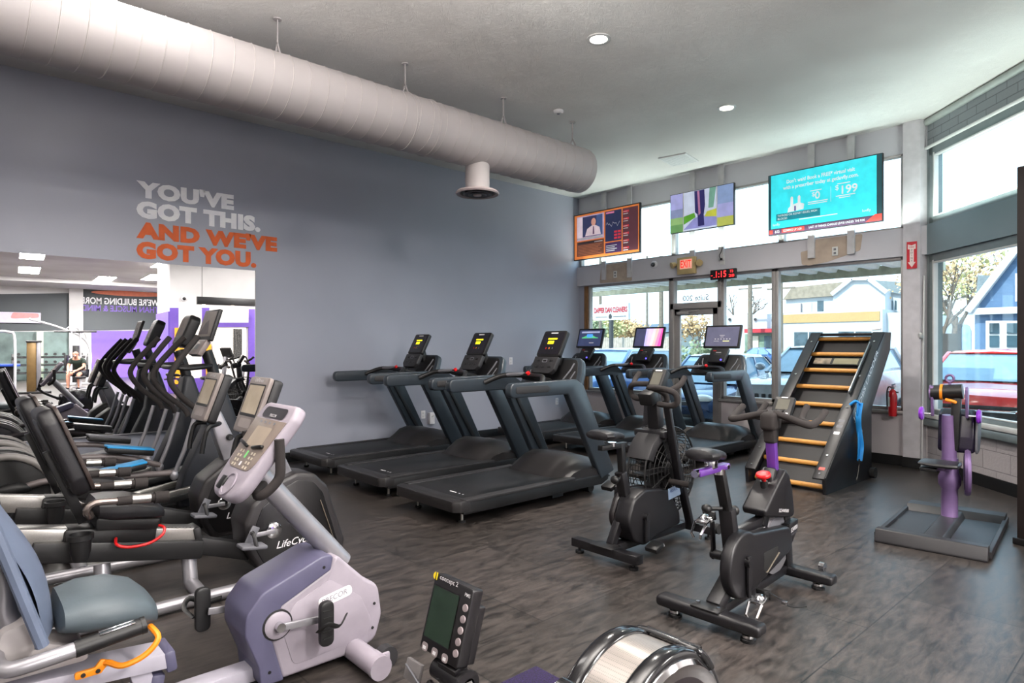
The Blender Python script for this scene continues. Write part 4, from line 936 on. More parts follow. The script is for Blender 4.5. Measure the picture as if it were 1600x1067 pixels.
    MB().cyl((0, .15, .55), (0, .11, .55), .014, m=CHR).ell((0, .10, .55), (.035, .025, .03), m=BLK).build('adjust_knob', BLK, r)
    OFF[0] = V((0, 0, 0))
    return r
air_bike((-2.83, 3.95, 0), 0.0)
# ---------------------------------------------------------------- rung climbing machine
def climber(loc):
    OFF[0] = V((3.0, -7.5, 0))
    r = empty('climbing_machine', loc, 0, 'tall inclined climbing machine with golden wooden rungs and black side panels', 'climbing machine')
    JB = smat('climber_black', (36, 37, 42), .35)
    pf = [(6.60, .0), (6.58, .17), (8.30, 1.66), (8.52, 1.66), (8.48, 1.44), (7.86, .78), (7.86, .0)]
    for s, x in ((1, -2.60), (-1, -3.42)):
        b = MB().prism(pf, x-.02, x+.02, 'x', .006, JB)
        d = V((0, 1.72, 1.49)).normalized()
        for t in (.06, .5, 1.1, 1.7, 2.15): p = V((x-s*.02, 6.66, .2))+d*t; 
        b.build('side_panel', JB, r)
        q = MB().bar((x-s*.05, 6.57, .155), (x-s*.05, 8.30, 1.655), .12, .025, up=(0, -.65, .76), m=smat('climber_rail', (46, 45, 48), .42), bev=.004)
        for t in (.05, .3, 1.0, 1.5, 2.1):
            p = V((x-s*.05, 6.57, .168))+V((0, .757, .655))*t; q.cyl(p, p+V((0, -.0085, .01)), .012, m=CHR, seg=12)
        if s > 0:
            for t in (.12, .62, .72, .8): 
                p = V((x-.05, 6.57, .168))+V((0, .757, .655))*t; q.panel(p+V((0, -.002, .003)), (1, 0, 0), (0, .757, .655), .06, .04, (GRY, smat('sticker_red', (190, 80, 70), .5), WHITEPR, GRY)[int(t*10) % 4], .006)
        q.build('front_rail', JB, r)
    b = MB().text("JACOBS LADDER", .09, (-2.5785, 7.35, .66), (0, .70, .715), (0, -.715, .70), WHITEPR, .008, fit=(1.05, .075))
    b.build('lettering', WHITEPR, r)
    MB().prism([(6.72, .05), (8.42, 1.58), (8.42, 1.54), (7.9, .9), (6.9, .02)], -3.38, -2.64, 'x', .004, smat('climber_inner', (44, 42, 44), .6)).bx(-3.40, -2.62, 8.30, 8.5, 1.62, 1.655, .004, JB).build('back_panel', JB, r)
    IM = smat('placard_photo', (120, 108, 92), .4, var=.5, scale=14)
    c = V((-3.01, 8.06, 1.31)); u = V((0, .743, .669))
    MB().panel(c, (1, 0, 0), u, .66, .12, BLK).panel(c+V((-.19, -.003, .003)), (1, 0, 0), u, .2, .1, IM).panel(c+V((.08, -.003, .003)), (1, 0, 0), u, .28, .1, smat('placard_olive', (128, 122, 96), .5)).build('placard', BLK, r)
    for i in range(9):
        t = i/8
        y = 6.74+(8.40-6.74)*t-.04; z = .055+(1.585-.055)*t
        MB().cyl((-3.37, y, z), (-2.65, y, z), .026, seg=16).build('rung', WOODR, r)
    MB().bar((-2.675, 7.45, .98), (-2.675, 8.1, 1.53), .012, .05, up=(0, -.65, .76), m=STEEL).build('hand_rail', STEEL, r)
    MB().cyl((-2.57, 7.80, .07), (-2.52, 7.80, .07), .06, seg=20).build('transport_wheel', RUB, r)
    OFF[0] = V((0, 0, 0))
    return r
climber((-3.0, 7.5, 0))
b = MB()
ST = smat('blue_webbing', (30, 140, 215), .6)
pth = [(-2.545, 7.36, .88), (-2.54, 7.33, .80), (-2.545, 7.35, .70), (-2.55, 7.38, .6), (-2.54, 7.36, .5), (-2.54, 7.37, .40), (-2.545, 7.36, .26)]
for k, off in enumerate((-.02, .025)):
    b.tube([(x+.008*k, y+off*math.cos(i*1.3), z) for i, (x, y, z) in enumerate(pth)], .028, ST, 8, 5, flat=.25)
b.tube([(-2.62, 7.33, .86), (-2.57, 7.34, .9), (-2.54, 7.37, .87)], .03, ST, 8, 4, flat=.5)
b.bar((-2.535, 7.36, .22), (-2.535, 7.36, .28), .05, .012, up=(1, 0, 0), m=BLK)
b.box((-2.525, 7.40, .56), (.006, .04, .06), (0, 0, 20), m=WHITEPR)
b.tube([(-2.54, 7.36, .24), (-2.545, 7.35, .14), (-2.545, 7.3, .06)], .004, smat('grey_cord', (120, 115, 110), .6), 6, 3)
tag(b.build('waist_strap', ST), 'bright blue waist strap hanging down the side of the climbing machine', 'strap')

# ---------------------------------------------------------------- arm crank machine on a tray platform
def arm_crank(loc, rz):
    r = empty('arm_crank_machine', loc, rz, 'lilac upright arm crank machine with small black seat on a two-tray platform', 'arm ergometer')
    PLT = smat('platform_grey', (56, 54, 58), .5, bump=.05, bscale=150)
    # platform: two recessed trays, raised front lip, centre ridge
    b = MB()
    b.prism(rpoly([(-.34, -.68), (.34, -.68), (.36, .1), (.35, .66), (-.35, .66), (-.36, .1)], [.02, .02, .2, .03, .03, .2], 4), .012, .035, 'z', .006, PLT)
    b.prism(rpoly([(-.70, .0), (-.66, .10), (-.58, .10), (-.54, .035), (-.54, .0)], .015), -.35, .35, 'x', .01, PLT)
    b.prism(rpoly([(.70, .0), (.66, .085), (.5, .085), (.42, .035), (.42, .0)], .015), -.35, .35, 'x', .01, PLT)
    b.prism(rpoly([(-.10, .02), (-.06, .075), (.06, .075), (.10, .02)], .02), -.6, .6, 'y', .004, PLT)
    for s in (-1, 1): b.prism(rpoly([(s*.33, .01), (s*.335, .06), (s*.365, .06), (s*.365, .01)], .006), -.62, .62, 'y', .004, PLT)
    b.prism(rpoly([(-.34, -.69), (.34, -.69), (.34, .66), (-.34, .66)], .02), 0, .013, 'z', 0, BLK)
    b.build('platform', PLT, r)
    b = MB().lathe([(.075, .03), (.06, .06), (.058, .30), (.08, .34), (.082, .40), (.065, .44), (.06, .56)], (0, .26, 0), (0, 0, 1), 28, LILAC)
    b.tube([(0, .26, .5), (-.005, .26, .7), (-.01, .255, .85), (-.01, .25, .92)], [.056, .042], LILAC, 20, 4)
    b.build('column', LILAC, r)
    MB().lathe([(.19, -.02), (.2, 0), (.19, .02), (.15, .025), (.14, 0), (.15, -.025)], (.115, .32, .45), (1, .15, 0), 36, LILAC).lathe([(0, -.01), (.15, -.01), (.15, .01), (0, .01)], (.115, .32, .45), (1, .15, 0), 36, BLK).build('swivel_ring', LILAC, r)
    # drive housing
    hs = rpoly([(.26, .60), (.40, .62), (.50, .74), (.50, .90), (.42, .97), (.32, .92), (.28, .74)], .04)
    MB().prism(hs, -.09, .17, 'x', .03, smat('deep_violet_black', (38, 28, 58), .25), 3).prism(hs, .17, .19, 'x', .01, GRY).build('drive_housing', BLK, r)
    MB().bar((.03, .26, .62), (.05, .27, 1.12), .06, .07, up=(1, 0, 0), m=BLK, bev=.02).cyl((-.13, .27, 1.10), (.09, .27, 1.12), .062, m=BLK, seg=24).lathe([(.0, 0), (.065, 0), (.065, .01), (0, .014)], (-.13, .27, 1.10), (-1, 0, 0), 24, LILAC).build('crank_head', BLK, r)
    MB().lathe([(.064, -.01), (.068, -.01), (.068, .01), (.064, .01)], (-.055, .27, 1.107), (1, 0, 0), 24, ORG).tube([(-.02, .2, 1.05), (.03, .19, 1.04), (.05, .2, 1.03)], .014, ORG, 8, 3).build('orange_band', ORG, r)
    MB().tube([(.0, .27, 1.16), (.0, .27, 1.2)], .01, LILAC, 8).tube([(.0+.028*math.cos(2*PI*i/20), .27, 1.225+.028*math.sin(2*PI*i/20)) for i in range(20)], .01, LILAC, 8, closed=True).build('lock_ring', LILAC, r)
    for s, zz in ((1, .98), (-1, .98)):
        a = MB().prism(rpoly([(.22, 1.16), (.30, 1.16), (.30, 1.05), (.275, .9), (.245, .9), (.22, 1.05)], .03), s*.11+.0, s*.13, 'x', .006, LILAC).build('crank_arm', LILAC, r)
        MB().cyl((s*.12, .26, .92), (s*.19, .26, .92), .008, m=CHR, seg=12).lathe([(0, 0), (.05, .0), (.06, .012), (.05, .03), (0, .034)], (s*.185, .26, .92), (s, 0, 0), 28, smat('violet_knob', (140, 60, 200), .3)).build('crank_handle', LILAC, a)
    secs = []
    for x, w, h in ((-.2, .10, .012), (-.19, .13, .03), (-.08, .14, .05), (.03, .13, .05), (.07, .11, .045), (.08, .07, .02)):
        secs.append([(x, -.02+w*math.cos(a), .585+.02*(x*x*10)+h/2*math.copysign(abs(math.sin(a))**.6, math.sin(a))) for a in [2*PI*i/18 for i in range(18)]])
    MB().loft(secs).xform(M4.Translation((.03, .03, -.045))).build('seat', VIN, r)
    MB().bar((-.02, .0, .51), (0, .26, .48), .06, .05, m=LILAC, bev=.01).box((-.1, -.02, .495), (.12, .12, .03), bev=.008, m=BLK).build('seat_arm', LILAC, r)
    return r
arm_crank((-1.44, 6.02, 0), R(5.3))

# ---------------------------------------------------------------- rowing machine in the foreground
def rower(loc):
    r = empty('rowing_machine', loc, 0, 'rowing machine in the front foreground with silver mesh flywheel and monitor', 'rowing machine')
    x0, x1 = -.13, .10; CY, CZ, RR = 0, .375, .275
    b = MB()
    BK = smat('gloss_black_housing', (30, 30, 34), .18, coat=.4)
    for a, c in ((x0, x0+.06), (x1-.06, x1)):
        b.prism(circ(CY, CZ, RR, 56), a, c, 'x', .018, BK, 3)
    b.build('flywheel_housing', BK, r)
    ms = bpy.data.materials.new('perforated_silver'); ms.use_nodes = True
    nt = ms.node_tree; N = nt.nodes; L = nt.links; bs = N['Principled BSDF']; bs.inputs['Metallic'].default_value = .55; bs.inputs['Roughness'].default_value = .32
    tc = N.new('ShaderNodeTexCoord'); vo = N.new('ShaderNodeTexVoronoi'); vo.inputs['Scale'].default_value = 160; vo.inputs['Randomness'].default_value = .1
    cr = N.new('ShaderNodeValToRGB'); cr.color_ramp.elements[0].position = .25; cr.color_ramp.elements[1].position = .4
    cr.color_ramp.elements[0].color = (.2, .19, .18, 1); cr.color_ramp.elements[1].color = (.30, .27, .25, 1)
    L.new(tc.outputs['Object'], vo.inputs['Vector']); L.new(vo.outputs['Distance'], cr.inputs['Fac']); L.new(cr.outputs['Color'], bs.inputs['Base Color'])
    MB().prism(circ(CY, CZ, RR-.012, 64), x0+.055, x1-.055, 'x', 0, ms).build('mesh_band', ms, r)
    MB().lathe([(0, .0), (.12, .004), (.20, .0), (.23, -.012), (.245, -.03)], (x1+.01, CY, CZ), (1, 0, 0), 56, smat('plum_grey_disc', (74, 66, 70), .25, metal=.4)).lathe([(.225, .0), (.24, .006), (.252, -.004), (.255, -.02)], (x1+.008, CY, CZ), (1, 0, 0), 56, CHR).lathe([(0, .02), (.04, .018), (.05, .004)], (x1+.006, CY, CZ), (1, 0, 0), 32, CHR).build('side_disc', CHR, r)
    MB().tube([(x0+.02, .125, .612), (x0+.04, .13, .616), (x1-.03, .13, .616), (x1-.002, .15, .600), (x1+.004, .185, .555)], .011, BK, 10, 4).tube([(x0+.02, .17, .605), (x1-.02, .17, .605)], .007, BK, 8).build('carry_handle', BK, r)
    MB().cyl((x0+.02, -.23, .55), (x1-.05, -.23, .55), .036, m=BK, seg=20).box((-.02, -.22, .50), (.14, .08, .1), (35, 0, 0), .02, BK).lathe([(0, 0), (.024, 0), (.024, .012), (0, .014)], (x0+.02, -.23, .55), (-1, 0, 0), 20, CHR).build('chain_housing', BK, r)
    MB().bar((0, -.1, .32), (0, -1.9, .30), .09, .1, m=smat('rail_aluminium', (150, 150, 152), .35, metal=.7)).build('rail', STEEL, r)
    for s in (-1, 1):
        MB().bar((s*.05, .03, .36), (s*.22, .22, .02), .05, .04, m=BLK).cyl((s*.2, .22, .03), (s*.25, .22, .03), .03, m=RUB).build('front_leg', BLK, r)
    MB().bar((0, -1.85, .3), (0, -1.88, .02), .06, .05, m=BLK).bar((-.2, -1.88, .02), (.2, -1.88, .02), .05, .04, m=BLK).build('rear_leg', BLK, r)
    for s in (-1, 1): MB().box((s*.1, -.48, .33), (.11, .3, .02), (38, 0, 0), .008, DGR).box((s*.1, -.47, .345), (.12, .04, .01), (38, 0, 0), .003, BLK).build('foot_rest', DGR, r)
    MB().prism(rpoly([(-.17, -1.32), (.17, -1.32), (.12, -1.06), (-.12, -1.06)], .06), .36, .41, 'z', .02).bar((0, -1.19, .34), (0, -1.2, .36), .1, .1, m=BLK).build('seat', VIN, r)
    MB().cyl((-.2, -.20, .42), (.2, -.20, .42), .017, m=FOAM).build('handle', FOAM, r)
    MB().tube([(-.02, -.1, .42), (-.08, -.28, .50), (-.15, -.50, .62), (-.172, -.585, .705)], .024, BLK, 12, 4).lathe([(0, 0), (.034, 0), (.034, .012), (0, .012)], (-.06, -.28, .50), (1, 0, 0), 18, DGR).build('monitor_arm', BLK, r)
    return r
RWX, RWY = -1.09, 1.50
rw = rower((RWX, RWY, 0))
# monitor head, tilted back on its arm
def rower_monitor():
    o = V((-1.262, .925, .828))-V((RWX, RWY, 0))
    xr = V((1, .03, -.02)).normalized(); up0 = V((0, .27, .963)); up = (up0-xr*up0.dot(xr)).normalized()
    MBK = smat('monitor_black', (32, 29, 33), .35)
    w, h = .15, .183
    c = pt(o, xr, up, MB().panel((0, 0, 0), (1, 0, 0), (0, 1, 0), w, h, MBK, .008, .035, bev=.004).panel((.005, -.02, -.035), (1, 0, 0), (0, 1, 0), w*.8, h*.75, MBK, .006, .03, bev=.004)).build('monitor', MBK, rw)
    q = MB().panel((-.018, .002, .001), (1, 0, 0), (0, 1, 0), .104, .128, BLK, .003).panel((-.016, .002, .002), (1, 0, 0), (0, 1, 0), .098, .122, smat('green_lcd', (52, 74, 58), .2), .002)
    BT = smat('button_taupe', (140, 128, 130), .5)
    for i in range(5): q.lathe([(0, .004), (.0085, .003), (.009, 0)], (.062, .045-.026*i, .001), (0, 0, 1), 16, BT)
    for i in range(3): q.panel((-.052+.04*i, -.082, .002), (1, 0, 0), (0, 1, 0), .024, .02, BT, .009).panel((-.052+.04*i, -.084, .003), (1, 0, 0), (0, 1, 0), .012, .008, WHITEPR, .001)
    q.text('concept 2', .02, (-.052, .078, .002), (1, 0, 0), (0, 1, 0), WHITEPR, .006, fit=(.072, .015)).text('PM5', .012, (.05, .07, .002), (1, 0, 0), (0, 1, 0), WHITEPR, .004)
    ye = smat('logo_yellow', (235, 205, 30), .5)
    q.poly([(-.07+.009*math.cos(a), .085+.009*math.sin(a), .002) for a in [PI/2+PI*i/8 for i in range(9)]], ye).bar((-.064, .076, .002), (-.064, .094, .002), .004, .001, m=ye)
    pt(o, xr, up, q).build('display', BLK, c)
    pt(o, xr, up, MB().cyl((-.03, -.125, -.035), (.075, -.125, -.035), .026, m=MBK).lathe([(.03, 0), (.034, .004), (.034, .014), (.018, .016), (.018, .006), (0, .006)], (.075, -.125, -.035), (1, 0, 0), 24, MBK).lathe([(0, 0), (.014, 0), (.014, .012), (0, .012)], (.08, -.125, -.035), (1, 0, 0), 6, CHR).bar((.03, -.12, -.04), (.03, -.09, -.02), .07, .04, m=MBK)).build('monitor_hinge', MBK, rw)
    cl = glassmat('smoky_clip', (.55, .55, .56), .06)
    pt(o, xr, up, MB().box((-.075, -.15, .0), (.06, .05, .012), bev=.003, m=smat('clip_grey', (110, 106, 106), .3)).bar((-.1, -.14, .01), (-.03, -.165, .01), .004, .006, m=GRY).bar((-.02, -.155, -.005), (.02, -.17, -.01), .02, .015, m=MBK)).build('phone_clip', GRY, rw)
rower_monitor()
# purple topped step
t = empty('step_platform', (-1.545, 1.42, 0), 0, 'low step with purple carpet top, behind the rower monitor at the bottom edge', 'step platform')
MB().bx(-.16, .16, -.25, .25, .27, .295, .003, smat('purple_carpet', (44, 22, 82), .95, var=.5, scale=160, bump=.3, bscale=300)).build('carpet_top', PURP, t)
b = MB().bx(-.165, .165, -.255, .255, .235, .27, .003, BLK)
for sx in (-1, 1):
    for sy in (-1, 1): b.bx(sx*.145-.02, sx*.145+.02, sy*.23-.02, sy*.24+.02, 0, .24, .003, BLK)
b.build('frame', BLK, t)
# dark partition at the right edge of the view
t = empty('partition_panel', (-.935, 6.08, 0), R(-20), 'tall dark brown partition standing at the right edge of the view', 'partition')
MB().bx(-.03, .9, -.05, .05, .0, 2.85, .006, smat('partition_dark_brown', (58, 48, 46), .45)).build('panel', BLK, t)
MB().bx(-.05, .92, -.07, .07, 0, .05, .006, BLK).build('plinth', BLK, t)
# ---------------------------------------------------------------- ceiling and wall fixtures
def duct():
    DW = smat('duct_white', (180, 174, 174), .5, var=.02, scale=3)
    r = empty('air_duct', (-5.28, 2, 3.68), 0, 'large white spiral air duct hanging below the ceiling along the grey wall', 'air duct')
    RD = .27; y0, y1 = -8+.2, 3.95
    prof = []
    b = MB(); seg = 40
    # tube with raised spiral seams: helical ridge modelled as a wire
    b.tube([(0, y0+1.9, 0), (0, y1, 0)], RD, DW, 48)
    b.prism(circ(0, 0, RD-.01, 40), y1-.004, y1+.01, 'y', 0, DW) if 0 else None
    b.build('duct_body', DW, r)
    pts = []
    pitch = .155; n = int((y1-y0-1.9)/pitch*28)
    for i in range(n+1):
        a = 2*PI*i/28
        pts.append(((RD+.001)*math.cos(a), y0+1.9+pitch*i/28, (RD+.001)*math.sin(a)))
    MB().tube(pts, .0045, smat('duct_seam', (186, 180, 178), .5), 5).build('spiral_seam', DW, r)
    for yy in (1.35, 1.62): MB().tube([((RD+.002)*math.cos(2*PI*i/48), yy, (RD+.002)*math.sin(2*PI*i/48)) for i in range(48)], .008, DW, 6, closed=True).build('joint_band', DW, r)
    MB().cyl((0, 2.29, -.22), (0, 2.29, -.52), .13, m=DW, seg=32).build('drop_collar', DW, r)
    d = MB().lathe([(.13, -.50), (.22, -.525), (.235, -.545), (.225, -.56), (.19, -.55), (.185, -.53)], (0, 2.29, 0), (0, 0, 1), 44).build('diffuser', smat('diffuser_grey', (172, 160, 160), .45), r)
    MB().lathe([(.0, -.535), (.18, -.535), (.18, -.53), (0, -.53)], (0, 2.29, 0), (0, 0, 1), 40, BLK).lathe([(.135, -.54), (.155, -.56), (.145, -.565), (.12, -.545)], (0, 2.29, 0), (0, 0, 1), 40, GRY).lathe([(.06, -.545), (.10, -.565), (.09, -.572), (.05, -.55)], (0, 2.29, 0), (0, 0, 1), 36, GRY).lathe([(0, -.56), (.045, -.562), (.04, -.575), (0, -.578)], (0, 2.29, 0), (0, 0, 1), 32, smat('diffuser_grey', (172, 160, 160), .45)).build('diffuser_vanes', GRY, d)
    for yy in (-1.14, .12, 1.38, 2.66, 3.8):
        b = MB().lathe([(.0, .565), (.035, .565), (.035, .575), (0, .578)], (0, yy, 0), (0, 0, 1), 14)
        b.bar((0, yy, .575), (0, yy, .36), .02, .008, up=(0, 1, 0), bev=.001).bar((0, yy, .37), (-.06, yy, .255), .02, .008, up=(0, 1, 0), bev=.001).bar((0, yy, .37), (.06, yy, .255), .02, .008, up=(0, 1, 0), bev=.001)
        b.build('hanger_strap', DW, r)
duct()
t = empty('ceiling_vent', (-5.28, 8.12, ZC), R(10), 'square white ceiling vent cover close to the front windows', 'vent')
MB().bx(-.21, .21, -.25, .25, -.018, 0, .004).build('frame', WHTW, t)
b = MB().bx(-.19, .19, -.23, .23, -.022, -.016, .002, ALUW)
for i in range(9): b.bx(-.18, .18, -.2+.05*i, -.196+.05*i, -.0225, -.022, m=GRY)
b.build('louvre', ALUW, t)
t = empty('smoke_detector', (-5.14, 5.4, ZC), 0, 'small round white smoke detector on the ceiling beside the duct', 'smoke detector')
MB().lathe([(0, 0), (.06, 0), (.06, -.02), (.045, -.035), (0, -.037)], (0, 0, 0), seg=28).build('body', WHTW, t)
MB().lathe([(.0, -.036), (.018, -.036), (.016, -.042), (0, -.042)], (0, 0, 0), seg=18).build('sensor', GRY, t)

# lettering on the grey wall
t = empty('wall_lettering', (XL, 2.4, 2.9), 0, 'large white and orange motivational lettering on the grey wall above the mirror', 'lettering')
LO = V((0, -2.4, -2.9)); x = .004
LWH = smat('lettering_white', (250, 249, 255), .6); LOR = smat('lettering_orange', (224, 100, 40), .6)
for txt, z0, z1, w, m in (("YOU'VE", 3.142, 3.335, 1.04, LWH), ('GOT THIS.', 2.915, 3.11, 1.36, LWH), ("AND WE'VE", 2.69, 2.882, 1.57, LOR), ('GOT YOU.', 2.465, 2.66, 1.31, LOR)):
    MB().text(txt, .2, V((x, 1.625, z0))+LO, (0, 1, 0), (0, 0, 1), m, .066, .002, fit=(w, z1-z0), space=1.08).build('text_line', m, t)
# mirror
t = empty('wall_mirror', (XL, MY0, .545), -MDEL, 'wide frameless wall mirror on the grey wall behind the ellipticals', 'mirror')
ML = (2.92-MY0)/math.cos(MDEL)-.035
MB().bx(.002, .008, 0, ML, 0, 1.875).build('mirror_glass', MIRROR, t)
MB().bx(.0, .012, 0, ML, -.012, 0).bx(.0, .010, ML, ML+.006, 0, 1.875).prism([(0, 0), (0, ML), (-ML*math.sin(MDEL)*.98, ML*math.cos(MDEL)*.999)], 0, 1.87, 'z').build('edge_channel', SIL, t)
# outlets on the grey wall
def outlet(y, z, label, plug=False, w=.075, h=.12):
    t = empty('wall_plate', (XL, y, z), 0, label, 'outlet', 'outlets and plates on the grey wall')
    MB().box((.004, 0, 0), (.008, w, h), bev=.003).build('cover_plate', WHITEPR, t)
    if plug:
        MB().box((.02, .0, -.03), (.035, .03, .03), bev=.005).tube([(.035, 0, -.03), (.05, .03, -.1), (.04, .08, -.25), (.05, .12, -.36), (.05, .2, -.46)], .006, BLK, 6, 4).box((.02, .0, .025), (.035, .03, .03), bev=.005).tube([(.035, 0, .025), (.06, -.02, -.1), (.05, -.0, -.3), (.06, .02, -.44)], .006, BLK, 6, 4).build('plug', BLK, t)
    else: MB().box((.009, 0, .025), (.004, .03, .028), bev=.002).box((.009, 0, -.025), (.004, .03, .028), bev=.002).build('socket', ALUW, t)
outlet(7.2, 1.24, 'white switch plate on the grey wall at treadmill console height')
outlet(7.25, .47, 'low outlet with black plugs and hanging cords behind the treadmills', True)
outlet(8.33, .49, 'low blank white outlet plate near the window corner')
outlet(5.42, .46, 'low white outlet left of the surface power boxes')
for y, z, h, lab in ((5.55, .40, .17, 'white surface power box, lower of the two behind the first treadmill'), (5.76, .46, .13, 'white surface power box with a conduit going down, behind the first treadmill')):
    t = empty('power_box', (XL, y, z), 0, lab, 'power box', 'power boxes behind the first treadmill')
    MB().box((.03, 0, 0), (.06, .09, h), bev=.004).build('box', WHITEPR, t)
    MB().tube([(.02, 0, -h/2), (.02, 0, -z+.13)] if 'conduit' in lab else [(.05, -.02, .02), (.065, .02, .04)], .012, seg=8).build('conduit', ALUW, t)

# televisions on strips in front of the clerestory windows
def tv(name, x0, x1, z0, z1, label, posts, pz=2.68, yo=.16):
    w = x1-x0; h = z1-z0; yf = YB-yo
    t = empty(name, ((x0+x1)/2, YB, (z0+z1)/2), 0, label, 'television', 'televisions above the front windows')
    X = lambda x: x-(x0+x1)/2
    Zz = lambda z: z-(z0+z1)/2
    s = MB().box((0, -yo+.02, 0), (w, .045, h), bev=.006, m=BLK).build('screen', BLK, t)
    for xa in posts: MB().bx(X(xa)-.045, X(xa)+.045, -.085, -.052, Zz(pz), Zz(ZC)).build('mounting_post', smat('post_strip', (190, 188, 190), .5), t)
    MB().bx(-w*.3, w*.3, -yo+.03, -.08, -.06, .06).build('mounting_bracket', BLK, t)
    return t, s, -yo-.0036
def flat(b, xz): pass
def E3(name, rgb, e=.9): return smat(name, [c*.75 for c in rgb], .4, emit=e*.9)
def put(q, s, y):
    q.xform(M4(((1, 0, 0, 0), (0, 0, -1, y), (0, 1, 0, 0), (0, 0, 0, 1))))
    return q.build('picture', None, s)
def rect(q, x0, x1, y0, y1, m, z=0): q.poly([(x0, y0, z), (x1, y0, z), (x1, y1, z), (x0, y1, z)], m); return q
# market news screen
t, s, y = tv('television', -7.95, -6.45, 3.07, 3.92, 'leftmost television, showing orange and dark market news with charts', (-7.31, -6.74))
W, Hh = 1.46, .81; q = MB()
rect(q, -W/2, W/2, -Hh/2, Hh/2, E3('tv_orange', (232, 128, 60)))
rect(q, -W/2+.06, -.03, -.07, Hh/2-.03, E3('tv_lilac', (206, 178, 206)), .001); rect(q, -W/2+.07, -W/2+.2, -.02, Hh/2-.05, E3('tv_pale', (236, 214, 226)), .002)
rect(q, -W/2+.2, -.06, -.01, Hh/2-.05, E3('tv_indigo', (52, 56, 96)), .002); rect(q, -.2, -.06, -.01, Hh/2-.05, E3('tv_blue', (70, 90, 140)), .0025)
SK = E3('tv_skin', (224, 160, 140)); q.poly([(-.27+.055*math.cos(2*PI*i/16), .24+.07*math.sin(2*PI*i/16), .003) for i in range(16)], SK)
q.poly([(-.47, .0, .003), (-.42, .13, .003), (-.31, .18, .003), (-.23, .18, .003), (-.13, .13, .003), (-.1, 0, .003)], E3('tv_shirt', (232, 208, 216))); q.poly([(-.28, .16, .004), (-.26, .16, .004), (-.25, .02, .004), (-.29, .02, .004)], E3('tv_tie', (90, 50, 90)))
rect(q, -W/2+.08, -.06, -.055, -.025, WHITEPR, .003)
rect(q, -W/2+.06, -.03, -Hh/2+.05, -.09, E3('tv_brown', (104, 58, 44)), .001)
for i in range(7): rect(q, -W/2+.09, -.08-.04*(i % 3), -.17-.027*i, -.163-.027*i, E3('tv_amber_text', (196, 120, 80)), .002)
rect(q, -W/2+.09, -.2, -.135, -.105, E3('tv_dark', (36, 30, 40), .5), .002); rect(q, -.25, -.06, -.13, -.115, WHITEPR, .003)
rect(q, .0, .36, -.16, Hh/2-.03, E3('tv_navy', (40, 46, 84)), .001); rect(q, .02, .2, .33, .36, E3('tv_pink', (226, 130, 170)), .002)
pts = [(.02+.025*i, .14+.05*math.sin(i*1.7)*math.cos(i*.6)) for i in range(13)]
for a, c in zip(pts, pts[1:]): q.poly([(a[0], a[1]-.006, .002), (c[0], c[1]-.006, .002), (c[0], c[1]+.006, .002), (a[0], a[1]+.006, .002)], WHITEPR)
for i in range(3):
    for j in range(2): rect(q, .2+.08*j, .265+.08*j, -.13+.055*i, -.095+.055*i, E3('tv_red', (214, 50, 66)), .002)
rect(q, .0, .36, -Hh/2+.04, -.18, E3('tv_violet', (70, 44, 90)), .001)
for i in range(4): rect(q, .02, .26-.05*(i % 2), -.24-.03*i, -.228-.03*i, WHITEPR, .002)
rect(q, .385, W/2-.02, -Hh/2+.04, Hh/2-.03, E3('tv_maroon', (92, 52, 62)), .001)
for i in range(6): rect(q, .40, .52, .30-.125*i, .335-.125*i, E3('tv_red', ()) if 0 else MATS['tv_red'], .002); rect(q, .40, .5, .27-.125*i, .285-.125*i, WHITEPR, .002)
for i in range(6): rect(q, .40, .49, .31-.125*i, .32-.125*i, WHITEPR, .003)
put(q, s, y)
# picture of a person seen from behind on a park path
t, s, y = tv('television', -5.86, -4.75, 3.3, 3.93, 'middle television, smaller, showing a person walking on a park path', (-5.51, -5.01), 2.80)
W, Hh = 1.09, .61; q = MB()
def grad(q, x0, x1, rows, z):
    for (ya, yb, nm, c) in rows: rect(q, x0, x1, ya*Hh, yb*Hh, E3(nm, c, .95), z)
grad(q, -W/2, W/2, [(-.5, -.3, 'park_green_dark', (110, 160, 96)), (-.3, -.12, 'park_green', (150, 190, 120)), (-.12, .1, 'park_grey_blue', (140, 150, 190)), (.1, .5, 'park_lavender', (176, 176, 232))], 0)
grad(q, W*.26, W/2, [(-.5, -.28, 'park_olive', (186, 190, 90)), (-.28, .05, 'park_periwinkle', (170, 170, 224)), (.05, .5, 'park_steel', (140, 162, 206))], .001)
rect(q, -W*.28, W*.255, -Hh*.5, Hh*.5, E3('park_sky', (214, 222, 244)), .001)
q.poly([(-W*.28, -Hh*.46, .002), (W*.25, -Hh*.46, .002), (W*.25, -Hh*.25, .002), (W*.02, -Hh*.16, .002), (-W*.1, -Hh*.2, .002)], E3('park_path', (150, 150, 214)))
q.poly([(-W*.28, -Hh*.33, .003), (-W*.08, -Hh*.18, .003), (-W*.1, -Hh*.06, .003), (-W*.28, -Hh*.12, .003)], E3('park_leaf', (96, 170, 50)))
q.poly([(W*.06, -Hh*.2, .003), (W*.25, -Hh*.24, .003), (W*.25, -Hh*.04, .003), (W*.1, -Hh*.08, .003)], E3('park_yellow', (206, 206, 70)))
q.poly([(W*.12, 0, .002), (W*.2, 0, .002), (W*.24, Hh*.5, .002), (W*.14, Hh*.5, .002)], E3('park_tree', (120, 170, 150)))
PN = E3('figure_navy', (48, 44, 110), .7)
q.poly([(-W*.1, Hh*.49, .004), (W*.06, Hh*.49, .004), (W*.07, Hh*.1, .004), (W*.05, -Hh*.15, .004), (W*.06, -Hh*.42, .004), (-W*.04, -Hh*.42, .004), (-W*.05, -Hh*.12, .004), (-W*.09, -Hh*.05, .004)], PN)
